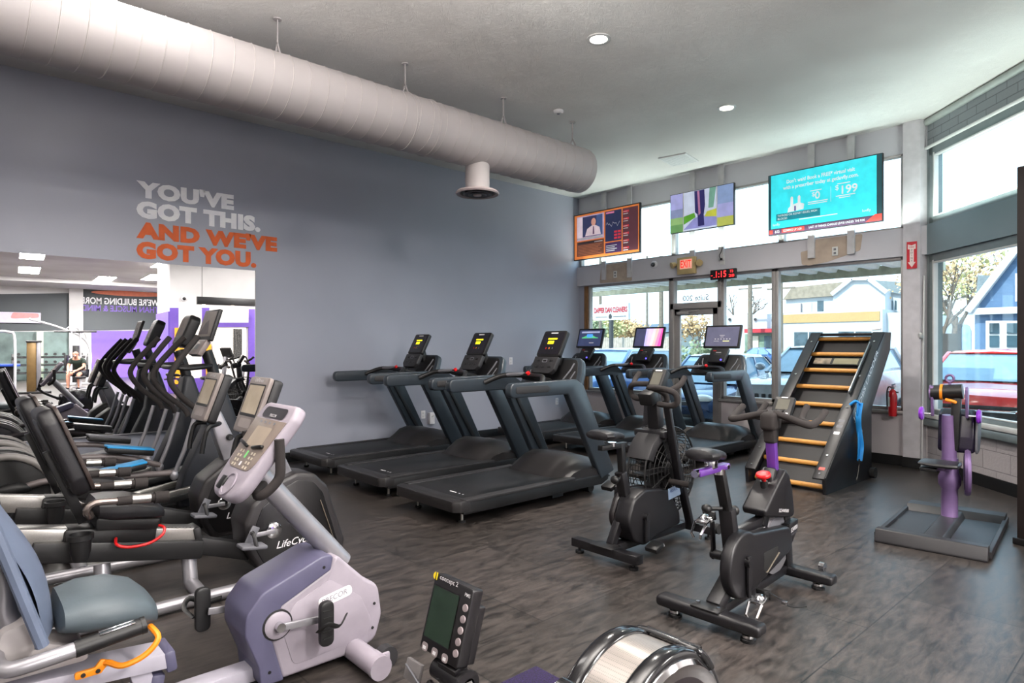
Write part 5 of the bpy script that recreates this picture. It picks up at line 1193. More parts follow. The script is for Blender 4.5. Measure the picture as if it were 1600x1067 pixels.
q.poly([(-W*.055, Hh*.48, .005), (-W*.02, Hh*.48, .005), (W*.0, -Hh*.1, .005), (-W*.03, -Hh*.15, .005)], E3('figure_arm', (196, 130, 170), .8))
for xx in (-W*.28, W*.255): rect(q, xx-.008, xx+.008, -Hh*.5, Hh*.5, WHITEPR, .006)
put(q, s, y)
# big turquoise advertisement
t, s, y = tv('television', -4.23, -2.75, 3.06, 3.92, 'largest television on the right, turquoise advertisement with prices', (-3.665, -3.155), 2.70)
W, Hh = 1.46, .84; q = MB(); TQ = E3('tv_turquoise', (50, 214, 226), 1.45)
rect(q, -W/2, W/2, -Hh/2, Hh/2, E3('tv_frame_teal', (40, 90, 100), .5)); rect(q, -W/2+.035, W/2-.06, -Hh/2+.08, Hh/2-.005, TQ, .001)
WT = E3('tv_white_text', (240, 250, 252), .9)
q.text("Don't wait! Book a FREE* virtual visit", .07, (-.03, .27, .002), (1, 0, 0), (0, 1, 0), WT, .022, align='CENTER', sx=.84).text('with a prescriber today at getluvfly.com.', .07, (-.03, .19, .002), (1, 0, 0), (0, 1, 0), WT, .022, align='CENTER', sx=.86)
q.text('$', .08, (-.13, .03, .002), (1, 0, 0), (0, 1, 0), WT, .012).text('0', .14, (-.09, -.01, .002), (1, 0, 0), (0, 1, 0), WT, .02).text('$', .09, (.17, .06, .002), (1, 0, 0), (0, 1, 0), WT, .012).text('199', .15, (.225, .0, .002), (1, 0, 0), (0, 1, 0), WT, .02)
for x0, x1, yy in ((-.15, .0, .1), (-.18, .08, -.05), (-.18, .07, -.075), (.2, .36, .13), (.18, .42, -.03), (.22, .36, -.055), (-.3, .2, -.26)): rect(q, x0, x1, yy, yy+.012, WT, .002)
rect(q, .115, .119, -.08, .12, WT, .002)
for xx in (-.4, -.3): q.poly([(xx-.02, -.08, .002), (xx+.02, -.08, .002), (xx+.018, .06, .002), (xx, .08, .002), (xx-.018, .06, .002)], WT)
q.poly([(-.46, -.14, .002), (-.24, -.12, .002), (-.23, -.05, .002), (-.30, -.02, .002), (-.40, -.04, .002), (-.45, -.08, .002)], WT); q.poly([(-.365, -.13, .003), (-.345, -.13, .003), (-.345, -.06, .003), (-.365, -.06, .003)], E3('tv_purple', (90, 60, 150), .6))
rect(q, -.62, -.02, -.24, -.14, E3('tv_teal_box', (24, 140, 158), .8), .002); q.text('THYROID OR KIDNEY ISSUES, HIGH', .04, (-.6, -.18, .003), (1, 0, 0), (0, 1, 0), WT, .004, sx=.85).text('BLOOD', .04, (-.6, -.225, .003), (1, 0, 0), (0, 1, 0), WT, .004)
q.text('luvfly', .05, (-.67, -.30, .002), (1, 0, 0), (0, 1, 0), WT, .006).text('luvfly', .05, (.5, -.28, .002), (1, 0, 0), (0, 1, 0), WT, .006)
rect(q, -W/2, W/2, -Hh/2, -Hh/2+.075, E3('tv_plum_bar', (92, 66, 96), .7), .002); RB = E3('tv_red_bar', (232, 76, 66), .9)
rect(q, -W/2+.01, -W/2+.06, -.41, -.355, RB, .003); rect(q, -W/2+.19, -W/2+.5, -.41, -.355, RB, .003); q.poly([(W/2-.19, -.415, .003), (W/2, -.415, .003), (W/2, -.33, .003), (W/2-.08, -.33, .003)], RB)
q.text('6G', .055, (-W/2+.09, -.402, .004), (1, 0, 0), (0, 1, 0), WT, .01).text('COMING UP 3:00', .042, (-W/2+.21, -.397, .004), (1, 0, 0), (0, 1, 0), WT, .004, sx=.8).text('LAST 10 THINGS CHARLIE LEWIS UNDER THE RIM', .042, (-.17, -.397, .004), (1, 0, 0), (0, 1, 0), WT, .004, sx=.75)
put(q, s, y)

# bare patches where old fittings were taken down
PAT = smat('bare_tan_plaster', (172, 156, 142), .8, var=.08)
for k, (pl, lab) in enumerate((([(-7.42, 2.63), (-6.70, 2.62), (-6.72, 2.85), (-6.8, 2.95), (-7.38, 2.95), (-7.4, 2.8)], 'bare tan patch under the leftmost television'), ([(-3.80, 2.62), (-3.70, 2.60), (-3.45, 2.63), (-3.05, 2.74), (-3.02, 2.95), (-3.66, 2.95), (-3.66, 2.82), (-3.82, 2.80)], 'bare tan patch under the large turquoise television'))):
    o = MB().prism(rpoly(pl, .03), YB-.054, YB-.051, 'y').build('wall_patch', PAT); tag(o, lab, 'wall patch', 'bare wall patches')
    x = (-7.06, -3.36)[k]
    t = empty('wall_plate', (x, YB-.054, 2.76), 0, ('small outlet plate on the tan patch under the leftmost television', 'small outlet plate on the tan patch under the turquoise television')[k], 'outlet')
    MB().box((0, -.006, 0), (.075, .01, .12), bev=.003).build('cover_plate', ALUW, t); MB().box((0, -.013, .025), (.03, .004, .028), m=GRY).box((0, -.013, -.025), (.03, .004, .028), m=GRY).build('socket', GRY, t)
t = empty('wall_plate', (-5.0, YB-.05, 2.80), 0, 'outlet with a black cord, just above the red digital clock', 'outlet')
MB().box((0, -.006, 0), (.08, .01, .13), bev=.003).build('cover_plate', ALUW, t); MB().box((.0, -.03, .02), (.035, .04, .03), bev=.006).tube([(0, -.05, .02), (-.02, -.06, .07), (.01, -.05, .14), (.03, -.06, .2)], .006, seg=6, sm=4).build('plug', BLK, t)
# exit sign with twin lamps
t = empty('exit_sign', (-5.605, YB-.05, 2.775), 0, 'tan exit sign with red EXIT letters and two side lamps above the door', 'exit sign')
TAN = smat('exit_tan', (186, 164, 116), .5)
s = MB().box((0, -.03, 0), (.33, .055, .27), bev=.01, m=TAN).build('housing', TAN, t)
MB().panel((0, -.0585, .025), (1, 0, 0), (0, 0, 1), .22, .15, smat('exit_face', (236, 170, 150), .5, emit=.4)).text('EXIT', .15, (-.095, -.06, -.03), (1, 0, 0), (0, 0, 1), smat('exit_red', (225, 40, 26), .5, emit=.8), .02, .0, fit=(.19, .115)).build('exit_letters', TAN, s)
for sx in (-1, 1):
    MB().cyl((sx*.16, -.03, .04), (sx*.2, -.03, .03), .016, m=TAN).lathe([(0, -.04), (.035, -.04), (.055, .03), (.05, .035), (0, .03)], (sx*.235, -.05, .03), (sx*.5, -.8, -.35), 24, TAN).build('lamp_head', TAN, t)
# led clock
t = empty('digital_clock', (-4.965, YB-.06, 2.585), 0, 'black digital clock with red glowing digits below the header beam', 'clock')
s = MB().box((0, -.025, 0), (.42, .05, .15), bev=.006, m=BLK).build('case', BLK, t)
LED = smat('led_red', (255, 40, 44), .5, emit=2.2); y = -.052
MB().text('1:15', .14, (-.03-.08, y, -.045), (1, 0, 0), (0, 0, 1), LED, .01, fit=(.17, .095)).text('73', .05, (.12, y, .015), (1, 0, 0), (0, 0, 1), LED, .006, fit=(.05, .04)).text('28', .05, (.10, y, -.05), (1, 0, 0), (0, 0, 1), LED, .006, fit=(.09, .04)).panel((-.18, y, -.01), (1, 0, 0), (0, 0, 1), .03, .008, LED).panel((-.14, y, -.04), (1, 0, 0), (0, 0, 1), .025, .006, LED).build('digits', LED, s)
# dome camera
t = empty('security_camera', (-6.24, YB-.05, 2.855), 0, 'small white dome camera on the header beam left of the exit sign', 'security camera')
MB().lathe([(0, 0), (.06, 0), (.06, .02), (.05, .035), (0, .035)], (0, 0, 0), (0, -1, 0), 28).build('base', WHITEPR, t)
MB().ell((0, -.04, -.005), (.038, .04, .038), m=BLK).lathe([(0, 0), (.015, 0), (.015, .004), (0, .004)], (.01, -.077, -.01), (.2, -1, -.2), 16, GRY).build('lens', BLK, t)
# fire point sign and extinguisher
t = empty('fire_sign', (-2.455, 8.855, 2.61), 0, 'narrow red and white fire arrow sign high on the corner post', 'sign')
FR = smat('sign_red', (196, 24, 40), .45); FW = smat('sign_cream', (238, 218, 214), .5)
MB().bx(-.055, .055, -.006, 0, -.165, .165, m=FR).build('board', FR, t)
b = MB().prism([(-.042, .135), (-.042, .075), (-.022, .075), (-.022, -.085), (-.042, -.085), (0, -.15), (.042, -.085), (.022, -.085), (.022, .075), (.042, .075), (.042, .135), (0, .12)], -.008, -.006, 'y', 0, FW)
b.text('FIRE', .03, (0, -.0085, .088), (1, 0, 0), (0, 0, 1), FR, .006, align='CENTER')
for i, ch in enumerate('POINT'): b.text(ch, .03, (0, -.0085, .05-.032*i), (1, 0, 0), (0, 0, 1), smat('sign_dark', (90, 60, 60), .5), .004, align='CENTER')
b.build('arrow', FW, t)
t = empty('fire_extinguisher', (-2.66, 8.83, .62), 0, 'red fire extinguisher hung at sill height beside the corner post', 'fire extinguisher')
MB().lathe([(0, 0), (.042, 0), (.047, .01), (.047, .27), (.036, .315), (.017, .335), (.017, .345), (0, .345)], (0, 0, 0), (0, 0, 1), 28).build('cylinder', smat('extinguisher_red', (192, 26, 34), .3, coat=.3), t)
MB().lathe([(.0605, .11), (.061, .112), (.061, .24), (.0605, .242)], (0, 0, 0), (0, 0, 1), 28, smat('label_cream', (222, 212, 200), .5)).build('label_band', WHT, t) if 0 else MB().grid(lambda u, v: ((.0482)*math.sin(-1.9+1.6*u), -.0482*math.cos(-1.9+1.6*u), .12+.12*v), 10, 1, smat('label_cream', (222, 212, 200), .5)).build('label', WHT, t)
MB().cyl((0, 0, .34), (0, 0, .37), .018, m=SIL).bar((0, -.02, .385), (0, .08, .40), .02, .012, m=BLK).bar((0, -.02, .37), (0, .09, .365), .018, .008, m=BLK).tube([(-.01, 0, .36), (-.045, -.01, .36), (-.06, -.01, .28), (-.057, -.01, .12)], .009, BLK, 8, 4).lathe([(0, 0), (.014, 0), (.014, .008), (0, .008)], (.02, -.01, .36), (1, -.3, 0), 14, WHITEPR).build('valve', BLK, t)
MB().box((0, .045, .2), (.07, .06, .1), bev=.004).box((0, .0, .3), (.13, .02, .02), m=GRY).build('wall_bracket', GRY, t)
# conduit and rolled blind cord by the right wall window
t = empty('window_pole', RW @ V((.05, -.08, 0)), -PI/4, 'thin pale opening pole leaning in the corner beside the right window', 'pole')
MB().tube([(0, 0, 0.0), (0.0, .03, 2.35)], .012, seg=10).build('pole', ALUW, t)
MB().lathe([(0, 0), (.035, 0), (.04, .015), (.025, .03), (0, .03)], (0, .0, 1.62), (0, -1, 0), 20, smat('clear_knob', (186, 190, 190), .15)).build('knob', ALUW, t)
# ---------------------------------------------------------------- the street outside
ASPH = smat('asphalt', (150, 145, 138), .85, var=.12, scale=3)
o = MB().prism([(-110, 9.1), (60, 9.1), (60, 150), (-110, 150)], -.4, -.14, 'z').build('ground', ASPH); struct(o)
o = MB().bx(-20, 4, 9.2, 10.3, -.14, -.03).build('sidewalk', smat('pale_concrete', (184, 177, 166), .8, var=.06)); struct(o)
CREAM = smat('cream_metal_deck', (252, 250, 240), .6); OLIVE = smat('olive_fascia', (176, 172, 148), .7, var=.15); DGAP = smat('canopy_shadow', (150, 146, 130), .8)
def canopy(name, x0, x1, y0, y1, label, mtx=None):
    t = empty(name, (0, 0, 0), 0, label, 'canopy')
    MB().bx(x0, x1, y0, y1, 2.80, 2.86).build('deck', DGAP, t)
    b = MB(); x = x0
    while x < x1-.2:
        b.prism([(x, 2.80), (x+.05, 2.69), (x+.17, 2.69), (x+.22, 2.80)], y0, y1-.1, 'y', 0, CREAM); x += .31
    b.build('deck_rib', CREAM, t)
    MB().bx(x0, x1, y1-.12, y1, 2.60, 2.74, .004).build('fascia_beam', OLIVE, t)
    if mtx: t.matrix_world = mtx
    return t
canopy('window_canopy', -12, -2.6, 9.12, 10.95, 'ribbed cream canopy outside above the front windows')
canopy('window_canopy', .1, 3.5, .18, 2.1, 'ribbed cream canopy outside above the angled right window', RW)

CG = mat('car_glass', (.16, .25, .32), .03, var=.05, coat=.5)
TIRE = smat('tire', (34, 33, 34), .8); RIM = smat('alloy_rim', (190, 190, 194), .3, metal=.7)
LAMP = smat('car_lamp', (232, 232, 228), .1, coat=.6)
def car(name, loc, rz, label, paint, L=4.4, W=1.8, H=1.45, kind='sedan', grille='slots'):
    """nose towards -y"""
    t = empty(name, loc, rz, label, 'car', 'cars parked outside the windows')
    hw = W/2; belt = H*.62; hood = H*.60
    suv = kind == 'suv'
    secs = []
    # (y fraction from the nose, half width, underside, top)
    prof = [(0, .70, .32, .52), (.012, .86, .24, .60), (.06, .95, .2, .68), (.15, .99, .2, .735), (.27, 1, .2, .80 if not suv else .86), (.32, 1, .2, .90 if suv else .86), (.5, 1, .2, .93 if suv else .88), (.78, 1, .2, .95 if suv else .90), (.88, .99, .22, .95 if suv else .88), (.97, .95, .26, .93 if suv else .84), (1, .82, .36, .80)]
    k = 1.0 if not suv else (1.3 if grille == 'slots' else 1.2 if grille == 'wide' else 1.1)
    if suv: prof[:4] = [(0, .76, .30, .68), (.012, .90, .24, .75), (.06, .96, .2, .80), (.15, .99, .2, .83)]
    for f, w, lo, hi in prof:
        y = -L/2+f*L; w *= hw; hi *= k
        secs.append([(-w*.93, y, lo), (-w, y, lo+.12), (-w, y, hi-.22), (-w*.96, y, hi-.07), (-w*.84, y, hi), (0, y, hi+.02), (w*.84, y, hi), (w*.96, y, hi-.07), (w, y, hi-.22), (w, y, lo+.12), (w*.93, y, lo)])
    MB().loft(secs).build('body', paint, t)
    zb = (.90 if suv else .85)*k; yA = -L/2+.28*L; yB = L/2-(.06 if suv else .13)*L; yr0 = -L/2+.44*L; yr1 = L/2-(.12 if suv else .32)*L
    rw_ = hw*.70; bw_ = hw*.88
    # glass house
    MB().poly([(-bw_, yA, zb), (bw_, yA, zb), (rw_, yr0, H-.04), (-rw_, yr0, H-.04)]).build('windshield', CG, t)
    MB().poly([(bw_, yB, zb), (-bw_, yB, zb), (-rw_, yr1, H-.04), (rw_, yr1, H-.04)]).build('rear_window', CG, t)
    for s in (-1, 1): MB().poly([(s*bw_, yA, zb), (s*rw_, yr0, H-.04), (s*rw_, yr1, H-.04), (s*bw_, yB, zb)]).build('side_window', CG, t)
    r = MB().loft([[(-rw_, y, H-.05), (-rw_*.9, y, H-.01+d), (0, y, H+d+.012), (rw_*.9, y, H-.01+d), (rw_, y, H-.05)] for y, d in ((yr0-.06, -.03), (yr0+.1, 0), ((yr0+yr1)/2, .015), (yr1, -.005), (yr1+.06, -.03))])
    for s in (-1, 1):
        r.bar((s*bw_, yA, zb-.02), (s*rw_, yr0, H-.04), .06, .05, m=None).bar((s*bw_, yB, zb-.02), (s*rw_, yr1, H-.04), .12, .06, m=None)
        ym = yr0+(yr1-yr0)*.45; r.bar((s*bw_*1.0, ym, zb-.02), (s*rw_, ym, H-.04), .08, .03, m=None)
        r.tube([(s*bw_*1.005, yA+.1, zb+.01), (s*(rw_+.012), yr0+.08, H-.06), (s*(rw_+.012), yr1-.05, H-.06), (s*bw_*1.005, yB-.1, zb+.01)], .012, CHR, 6)
    r.build('roof', paint, t)
    rr = .31*(1.08 if suv else 1)
    for s in (-1, 1):
        for f in (.19, .80):
            y = -L/2+f*L
            wh = MB().lathe([(rr*.62, -.09), (rr*.95, -.10), (rr, -.06), (rr, .06), (rr*.95, .10), (rr*.62, .09)], (s*(hw-.08), y, rr-.0), (s, 0, 0), 28, TIRE).build('wheel', TIRE, t)
            q = MB().lathe([(rr*.58, .07), (rr*.66, .095), (rr*.66, .06)], (s*(hw-.08), y, rr), (s, 0, 0), 28, RIM).lathe([(0, .06), (rr*.6, .05)], (s*(hw-.08), y, rr), (s, 0, 0), 28, BLK).lathe([(0, .095), (rr*.16, .09), (rr*.16, .07)], (s*(hw-.08), y, rr), (s, 0, 0), 20, RIM)
            for i in range(10):
                a = 2*PI*i/10; x = s*(hw-.08)+s*.082
                q.bar((x, y+rr*.12*math.cos(a), rr+rr*.12*math.sin(a)), (x, y+rr*.62*math.cos(a), rr+rr*.62*math.sin(a)), .035, .02, up=(1, 0, 0), m=RIM)
            q.build('rim', RIM, wh)
        MB().ell((s*hw*.70, -L/2+.1*1, .62*k), (.19, .10, .075), (0, 0, s*12), LAMP, 16).build('headlight', LAMP, t)
        MB().box((s*hw*.86, L/2-.09, .72*k), (.2, .1, .14), bev=.03, m=smat('tail_lamp', (170, 30, 34), .2)).build('tail_light', RED, t)
        MB().ell((s*(hw+.07), yA+.12, zb+.08), (.10, .06, .07), m=None).build('wing_mirror', paint, t)
    y = -L/2-.005
    if grille == 'slots':
        g = MB().box((0, y+.03, .60*k), (W*.52, .06, .15), bev=.02, m=None)
        g.build('grille', paint, t)
        for i in range(7): MB().panel((-.36+.12*i, y-.003, .60*k), (1, 0, 0), (0, 0, 1), .075, .11, BLK, .02).build('grille_slot', BLK, t)
        MB().box((0, y+.04, .32*k), (W*.8, .08, .14), bev=.03).build('bumper', DGR, t)
    elif grille == 'wide':
        MB().box((0, y+.05, .58), (W*.84, .1, .26), bev=.03, m=BLK).box((0, y+.03, .75), (W*.80, .08, .06), bev=.02, m=BLK).bar((-W*.34, y-.02, .70), (W*.34, y-.02, .70), .03, .03, m=CHR).bar((W*.3, y-.02, .70), (W*.46, y+.08, .78), .03, .03, m=CHR).bar((-W*.3, y-.02, .70), (-W*.46, y+.08, .78), .03, .03, m=CHR).bar((-.25, y-.01, .45), (.25, y-.01, .45), .01, .014, m=CHR).build('grille', BLK, t)
        MB().box((0, y+.03, .30), (W*.8, .1, .12), bev=.03).build('bumper', DGR, t)
    else:
        MB().box((0, y+.03, .52), (W*.5, .06, .12), bev=.02, m=BLK).bar((-.4, y, .55), (.4, y, .55), .012, .012, m=CHR).build('grille', BLK, t)
        MB().box((0, y+.05, .30), (W*.7, .08, .12), bev=.03).build('bumper', BLK, t)
    MB().box((0, y-.012, .38), (.32, .012, .15), bev=.003).build('number_plate', smat('plate_white', (214, 212, 200), .5), t)
    return t
NAVY = smat('navy_car_paint', (34, 58, 96), .18, coat=.8, metal=.3); NAVY2 = smat('blue_car_paint', (50, 88, 140), .2, coat=.8, metal=.3)
SILW = smat('silver_white_car_paint', (150, 154, 160), .22, coat=.7, metal=.2); REDC = smat('red_car_paint', (205, 46, 44), .22, coat=.8)
GZ = -.14
car('car', (-10.6, 13.3, GZ), R(3), 'dark blue crossover parked outside the leftmost front window', NAVY2, 4.5, 1.85, 1.56, 'suv', 'thin')
car('car', (-7.4, 13.1, GZ), R(5), 'dark blue sedan with chrome spoked wheels seen through the glass door', NAVY, 4.6, 1.8, 1.45, 'sedan', 'thin')
car('car', (-4.78, 12.3, GZ), R(0), 'silver white car with a slotted grille parked behind the climbing machine', SILW, 4.1, 1.72, 1.64, 'suv', 'slots')
car('car', (-2.42, 13.3, GZ), R(0), 'bright red car facing the angled right window', REDC, 4.3, 1.78, 1.56, 'suv', 'wide')
p = at_y(1190, 555, 56); car('car', (p.x, 56.5, GZ), R(90), 'blue car passing on the street beyond the parked cars', NAVY2, 4.6, 1.8, 1.45, 'sedan', 'thin')
p = at_y(1078, 555, 50); car('car', (p.x, 50, GZ), R(88), 'grey car on the street seen through the glass door', smat('grey_car_paint', (120, 126, 134), .25, coat=.5), 4.6, 1.8, 1.45, 'sedan', 'thin')

# buildings across the street (facades stand at their true depth y)
BW_ = smat('white_siding', (176, 180, 184), .7, var=.03, scale=2); CRM = smat('cream_trim', (206, 196, 176), .7); STRP = smat('ochre_stripe', (170, 140, 92), .7)
ROOFT = smat('tan_shingle', (136, 124, 108), .85, var=.12, scale=3); WIN = mat('dark_shop_glass', srgb(58, 76, 84), .08, var=.3, scale=1.5); RAW = smat('red_awning', (178, 44, 54), .6); GRN = smat('green_shop_front', (110, 130, 112), .5, var=.2, scale=2)
BLH = smat('blue_clapboard', (76, 104, 136), .65, var=.04, scale=2, stretch=(.2, .2, 20)); TRW = smat('white_trim', (190, 192, 196), .6); SHG = smat('grey_shingle', (116, 124, 126), .85, var=.15, scale=6, stretch=(1, 1, 6))
def facade(b, pts, Y, m, th=.3):
    """flat-faced block: picture-traced outline on plane y=Y, extruded backwards"""
    P = [at_y(px, py, Y) for px, py in pts]
    b.prism([(p.x, p.z) for p in P], Y, Y+th, 'y', 0, m); return b
def fz(px, Y, z): p = at_y(px, 540, Y); return (p.x, z)
t = empty('shop_building', (at_y(1300, 540, 60).x, 60, GZ), 0, 'two storey white building with ochre stripe and tan roof across the street', 'building')
def under(b, name, m): o = b.build(name, m, t); o.matrix_parent_inverse = M4.Translation(-t.location); return o
xa = at_y(1222, 540, 60).x; xb = at_y(1379, 540, 60).x; zt = at_y(1300, 486, 60).z
under(MB().bx(xa, xb, 60, 78, GZ, zt), 'wall', BW_)
z0 = at_y(1300, 503, 60).z; z1 = at_y(1300, 489, 60).z
under(MB().bx(xa, xb-.2, 59.9, 60, z0, z1), 'stripe', STRP)
for a, c, y0, y1 in ((1241, 1285, 519, 548), (1310, 1361, 518, 548)):
    w = under(facade(MB(), [(a, y1), (c, y1), (c, y0), (a, y0)], 59.9, WIN, .08), 'window', WIN)
    m_ = (a+c)/2; q = facade(MB(), [(m_-.8, y1), (m_+.8, y1), (m_+.8, y0), (m_-.8, y0)], 59.85, TRW, .1).build('mullion', TRW, w)
under(facade(MB(), [(1362, 515), (1376, 514), (1376, 510), (1362, 511)], 59.9, smat('faded_sign', (206, 168, 150), .7), .05), 'shop_sign', CRM)
# upper storey: long wing with porch, gabled front
under(facade(MB(), [(1228, 489), (1302, 487), (1302, 463), (1228, 467)], 62, BW_, 8), 'upper_wall', BW_)
under(facade(MB(), [(1223, 468), (1306, 462), (1320, 440), (1237, 449)], 61.6, ROOFT, 9), 'roof', ROOFT)
under(facade(MB(), [(1302, 487), (1383, 485), (1383, 455), (1357, 437), (1330, 437), (1302, 461)], 61.2, BW_, 9), 'gable_wall', BW_)
under(MB().bar(at_y(1300, 460, 61), at_y(1331, 435, 61), .3, .35, m=TRW).bar(at_y(1331, 435, 61), at_y(1357, 435, 61), .3, .35, m=TRW).bar(at_y(1357, 435, 61), at_y(1386, 457, 61), .3, .35, m=TRW), 'gable_trim', TRW)
under(facade(MB(), [(1383, 487), (1424, 488), (1424, 461), (1383, 455)], 63, BW_, 8), 'side_wing', BW_)
under(facade(MB(), [(1357, 437), (1386, 456), (1424, 462), (1400, 440)], 62.6, SHG, 1), 'side_roof', SHG)
for px in (1385, 1392, 1398): under(facade(MB(), [(px, 484), (px+2.4, 484), (px+2.4, 470), (px, 469)], 62.9, WIN, .08), 'window', WIN)
under(facade(MB(), [(1277, 487), (1286, 487), (1286, 470), (1277, 470)], 61.9, WIN, .08), 'window', WIN)
under(facade(MB(), [(1232, 488), (1268, 487), (1268, 473), (1232, 475)], 61.9, smat('porch_pale', (216, 214, 208), .7), .08).bar(at_y(1252, 488, 61.8), at_y(1252, 474, 61.8), .12, .12, m=GRY), 'porch', BW_)
under(MB().bx(xb, at_y(1425, 540, 61).x, 61, 78, GZ, at_y(1400, 488, 61).z), 'side_block', BW_)
t = empty('shop_building', (at_y(1180, 540, 62).x, 62, GZ), 0, 'low white shop with a red awning and green shop front across the street', 'building')
xa = at_y(1110, 540, 62).x; xb = at_y(1224, 540, 62).x
under(MB().bx(xa, xb, 62, 66, GZ, at_y(1180, 491, 62).z), 'wall', BW_)
under(facade(MB(), [(1163, 520), (1226, 519), (1226, 513), (1163, 514)], 61, RAW, 1), 'awning', RAW)
under(facade(MB(), [(1164, 553), (1222, 553), (1222, 521), (1164, 522)], 61.9, GRN, .08), 'shop_front', GRN)
for a, c in ((1172, 1185), (1194, 1206), (1214, 1221)): under(facade(MB(), [(a, 546), (c, 546), (c, 525), (a, 525)], 61.8, WIN if a > 1180 else CRM, .08), 'window', WIN)
for px in (1140, 1180, 1220): under(MB().cyl(at_y(px, 499, 61.8), at_y(px, 499, 62), .14, m=DGR), 'wall_lamp', DGR)
p0 = at_y(1100, 572, 47); o = MB().bx(p0.x, at_y(1460, 572, 47).x, 47, 47.6, GZ, GZ+.16).build('street_curb', smat('yellow_curb', (214, 168, 70), .7)); struct(o)
o = MB().bx(-60, 20, 36, 37.2, GZ, GZ+.02).build('road_stripe', smat('pale_road_line', (206, 190, 150), .8)); struct(o)
# blue gabled house beyond the red car
HY_ = 24
t = empty('blue_house', (at_y(1590, 540, HY_).x, HY_, GZ), 0, 'blue clapboard house with white trimmed gable beyond the red car', 'house')
xL = at_y(1523, 540, HY_).x; xR = at_y(1680, 540, HY_).x; ze = at_y(1550, 487, HY_).z
under(MB().bx(xL, xR, HY_, HY_+8, GZ, ze), 'wall', BLH)
A = at_y(1513, 487, HY_-.2); B_ = at_y(1597, 378, HY_-.2); C_ = V((2*B_.x-A.x, A.y, A.z))
under(MB().prism([(A.x, A.z), (C_.x, C_.z), (B_.x, B_.z)], HY_-.1, HY_+8, 'y', 0, BLH), 'gable', BLH)
under(MB().bar(A, B_, .3, .2, m=TRW).bar(B_, C_, .3, .2, m=TRW).bar(A, C_, .12, .2, m=TRW), 'gable_trim', TRW)
for a, c, y0, y1 in ((1540, 1567, 501, 546), (1567, 1606, 501, 546)):
    w = under(facade(MB(), [(a, y1), (c, y1), (c, y0), (a, y0)], HY_-.12, TRW, .12), 'window', TRW)
    for k0, k1 in ((505, 521), (524, 542)):
        q = facade(MB(), [(a+6, k1), (c-6, k1), (c-6, k0), (a+6, k0)], HY_-.16, WIN, .05).build('sash', WIN, w)
under(facade(MB(), [(1586, 471), (1612, 471), (1612, 427), (1586, 427)], HY_-.12, TRW, .12), 'window', TRW)
under(facade(MB(), [(1524, 472), (1538, 455), (1552, 430), (1528, 430)], HY_+5, SHG, 3), 'rear_roof', SHG)
t = empty('garden_gate', (at_y(1508, 540, 22).x, 22, GZ), 0, 'pale blue arched garden gate between a dark post and the blue house', 'gate')
under(facade(MB(), [(1501, 622), (1517, 622), (1517, 517), (1514, 509), (1509, 506), (1504, 509), (1501, 517)], 22, smat('gate_pale_blue', (140, 164, 190), .6, var=.1), .1), 'gate_leaf', BLH)
under(facade(MB(), [(1496, 622), (1501, 622), (1501, 506), (1496, 506)], 21.9, DGR, .2), 'gate_post', DGR)
t = empty('dark_fence', (at_y(1480, 540, 27).x, 27, GZ), 0, 'dark board fence behind the autumn bushes near the blue house', 'fence')
under(facade(MB(), [(1445, 609), (1497, 609), (1497, 521), (1445, 521)], 27, smat('fence_dark', (92, 88, 84), .8, var=.1), .1), 'board_panel', DGR)
# left side: fence, sheds, poles, sign
t = empty('plank_fence', (at_y(970, 540, 34).x, 34, GZ), 0, 'weathered grey plank fence across the street behind the blue crossover', 'fence')
b = MB(); x = at_y(925, 540, 34).x; xe = at_y(1050, 540, 34).x; zf = at_y(970, 528, 34).z; i = 0
while x < xe: b.bx(x, x+.14, 34, 34.04, GZ, zf+.03*((i*7) % 3)); x += .155; i += 1
under(b, 'plank_panel', smat('weathered_plank', (160, 150, 138), .85, var=.15, scale=4))
t = empty('shed_building', (at_y(1005, 540, 60).x, 60, GZ), 0, 'low building with blue grey roof seen past the plank fence', 'building')
under(facade(MB(), [(975, 560), (1050, 560), (1050, 520), (975, 524)], 60, smat('shed_wall', (172, 176, 170), .7), 6), 'wall', BW_)
under(facade(MB(), [(972, 524), (1052, 518), (1046, 505), (978, 508)], 59.5, smat('blue_grey_roof', (96, 112, 130), .6), 6), 'roof', ROOFT)
t = empty('pole_sign', (at_y(953, 540, 20).x, 20, GZ), 0, 'white cleaners shop sign with tall red letters on a dark pole outside', 'sign')
zs0 = at_y(955, 500, 20).z; zs1 = at_y(955, 474.5, 20).z; xs0 = at_y(927, 487, 20).x; xs1 = at_y(982, 487, 20).x
s = under(MB().bx(xs0, xs1, 20, 20.12, zs0, zs1, m=smat('sign_board_white', (176, 176, 178), .5)), 'board', TRW)
q = MB().text('DAPPER DAN CLEANERS', .3, (xs0+.06, 19.985, zs0+.30), (1, 0, 0), (0, 0, 1), smat('sign_letter_red', (160, 20, 30), .6), .03, fit=(xs1-xs0-.12, .22))
q.bx(xs0+.12, xs0+.75, 19.98, 19.99, zs0+.13, zs0+.145, m=DGR).bx(xs1-.75, xs1-.12, 19.98, 19.99, zs0+.13, zs0+.145, m=DGR)
cx = (xs0+xs1)/2; q.prism(rpoly([(cx-.06, zs0+.06), (cx+.05, zs0+.06), (cx+.08, zs0+.16), (cx+.02, zs0+.26), (cx-.05, zs0+.22), (cx-.08, zs0+.13)], .03), 19.98, 19.99, 'y', 0, DGR)
q.build('sign_lettering', RED, s)
under(MB().cyl((cx, 20.05, GZ), (cx, 20.05, zs0), .09, m=smat('pole_dark', (70, 72, 74), .6)), 'pole', DGR)
POLE = smat('utility_pole', (110, 100, 88), .85, var=.15)
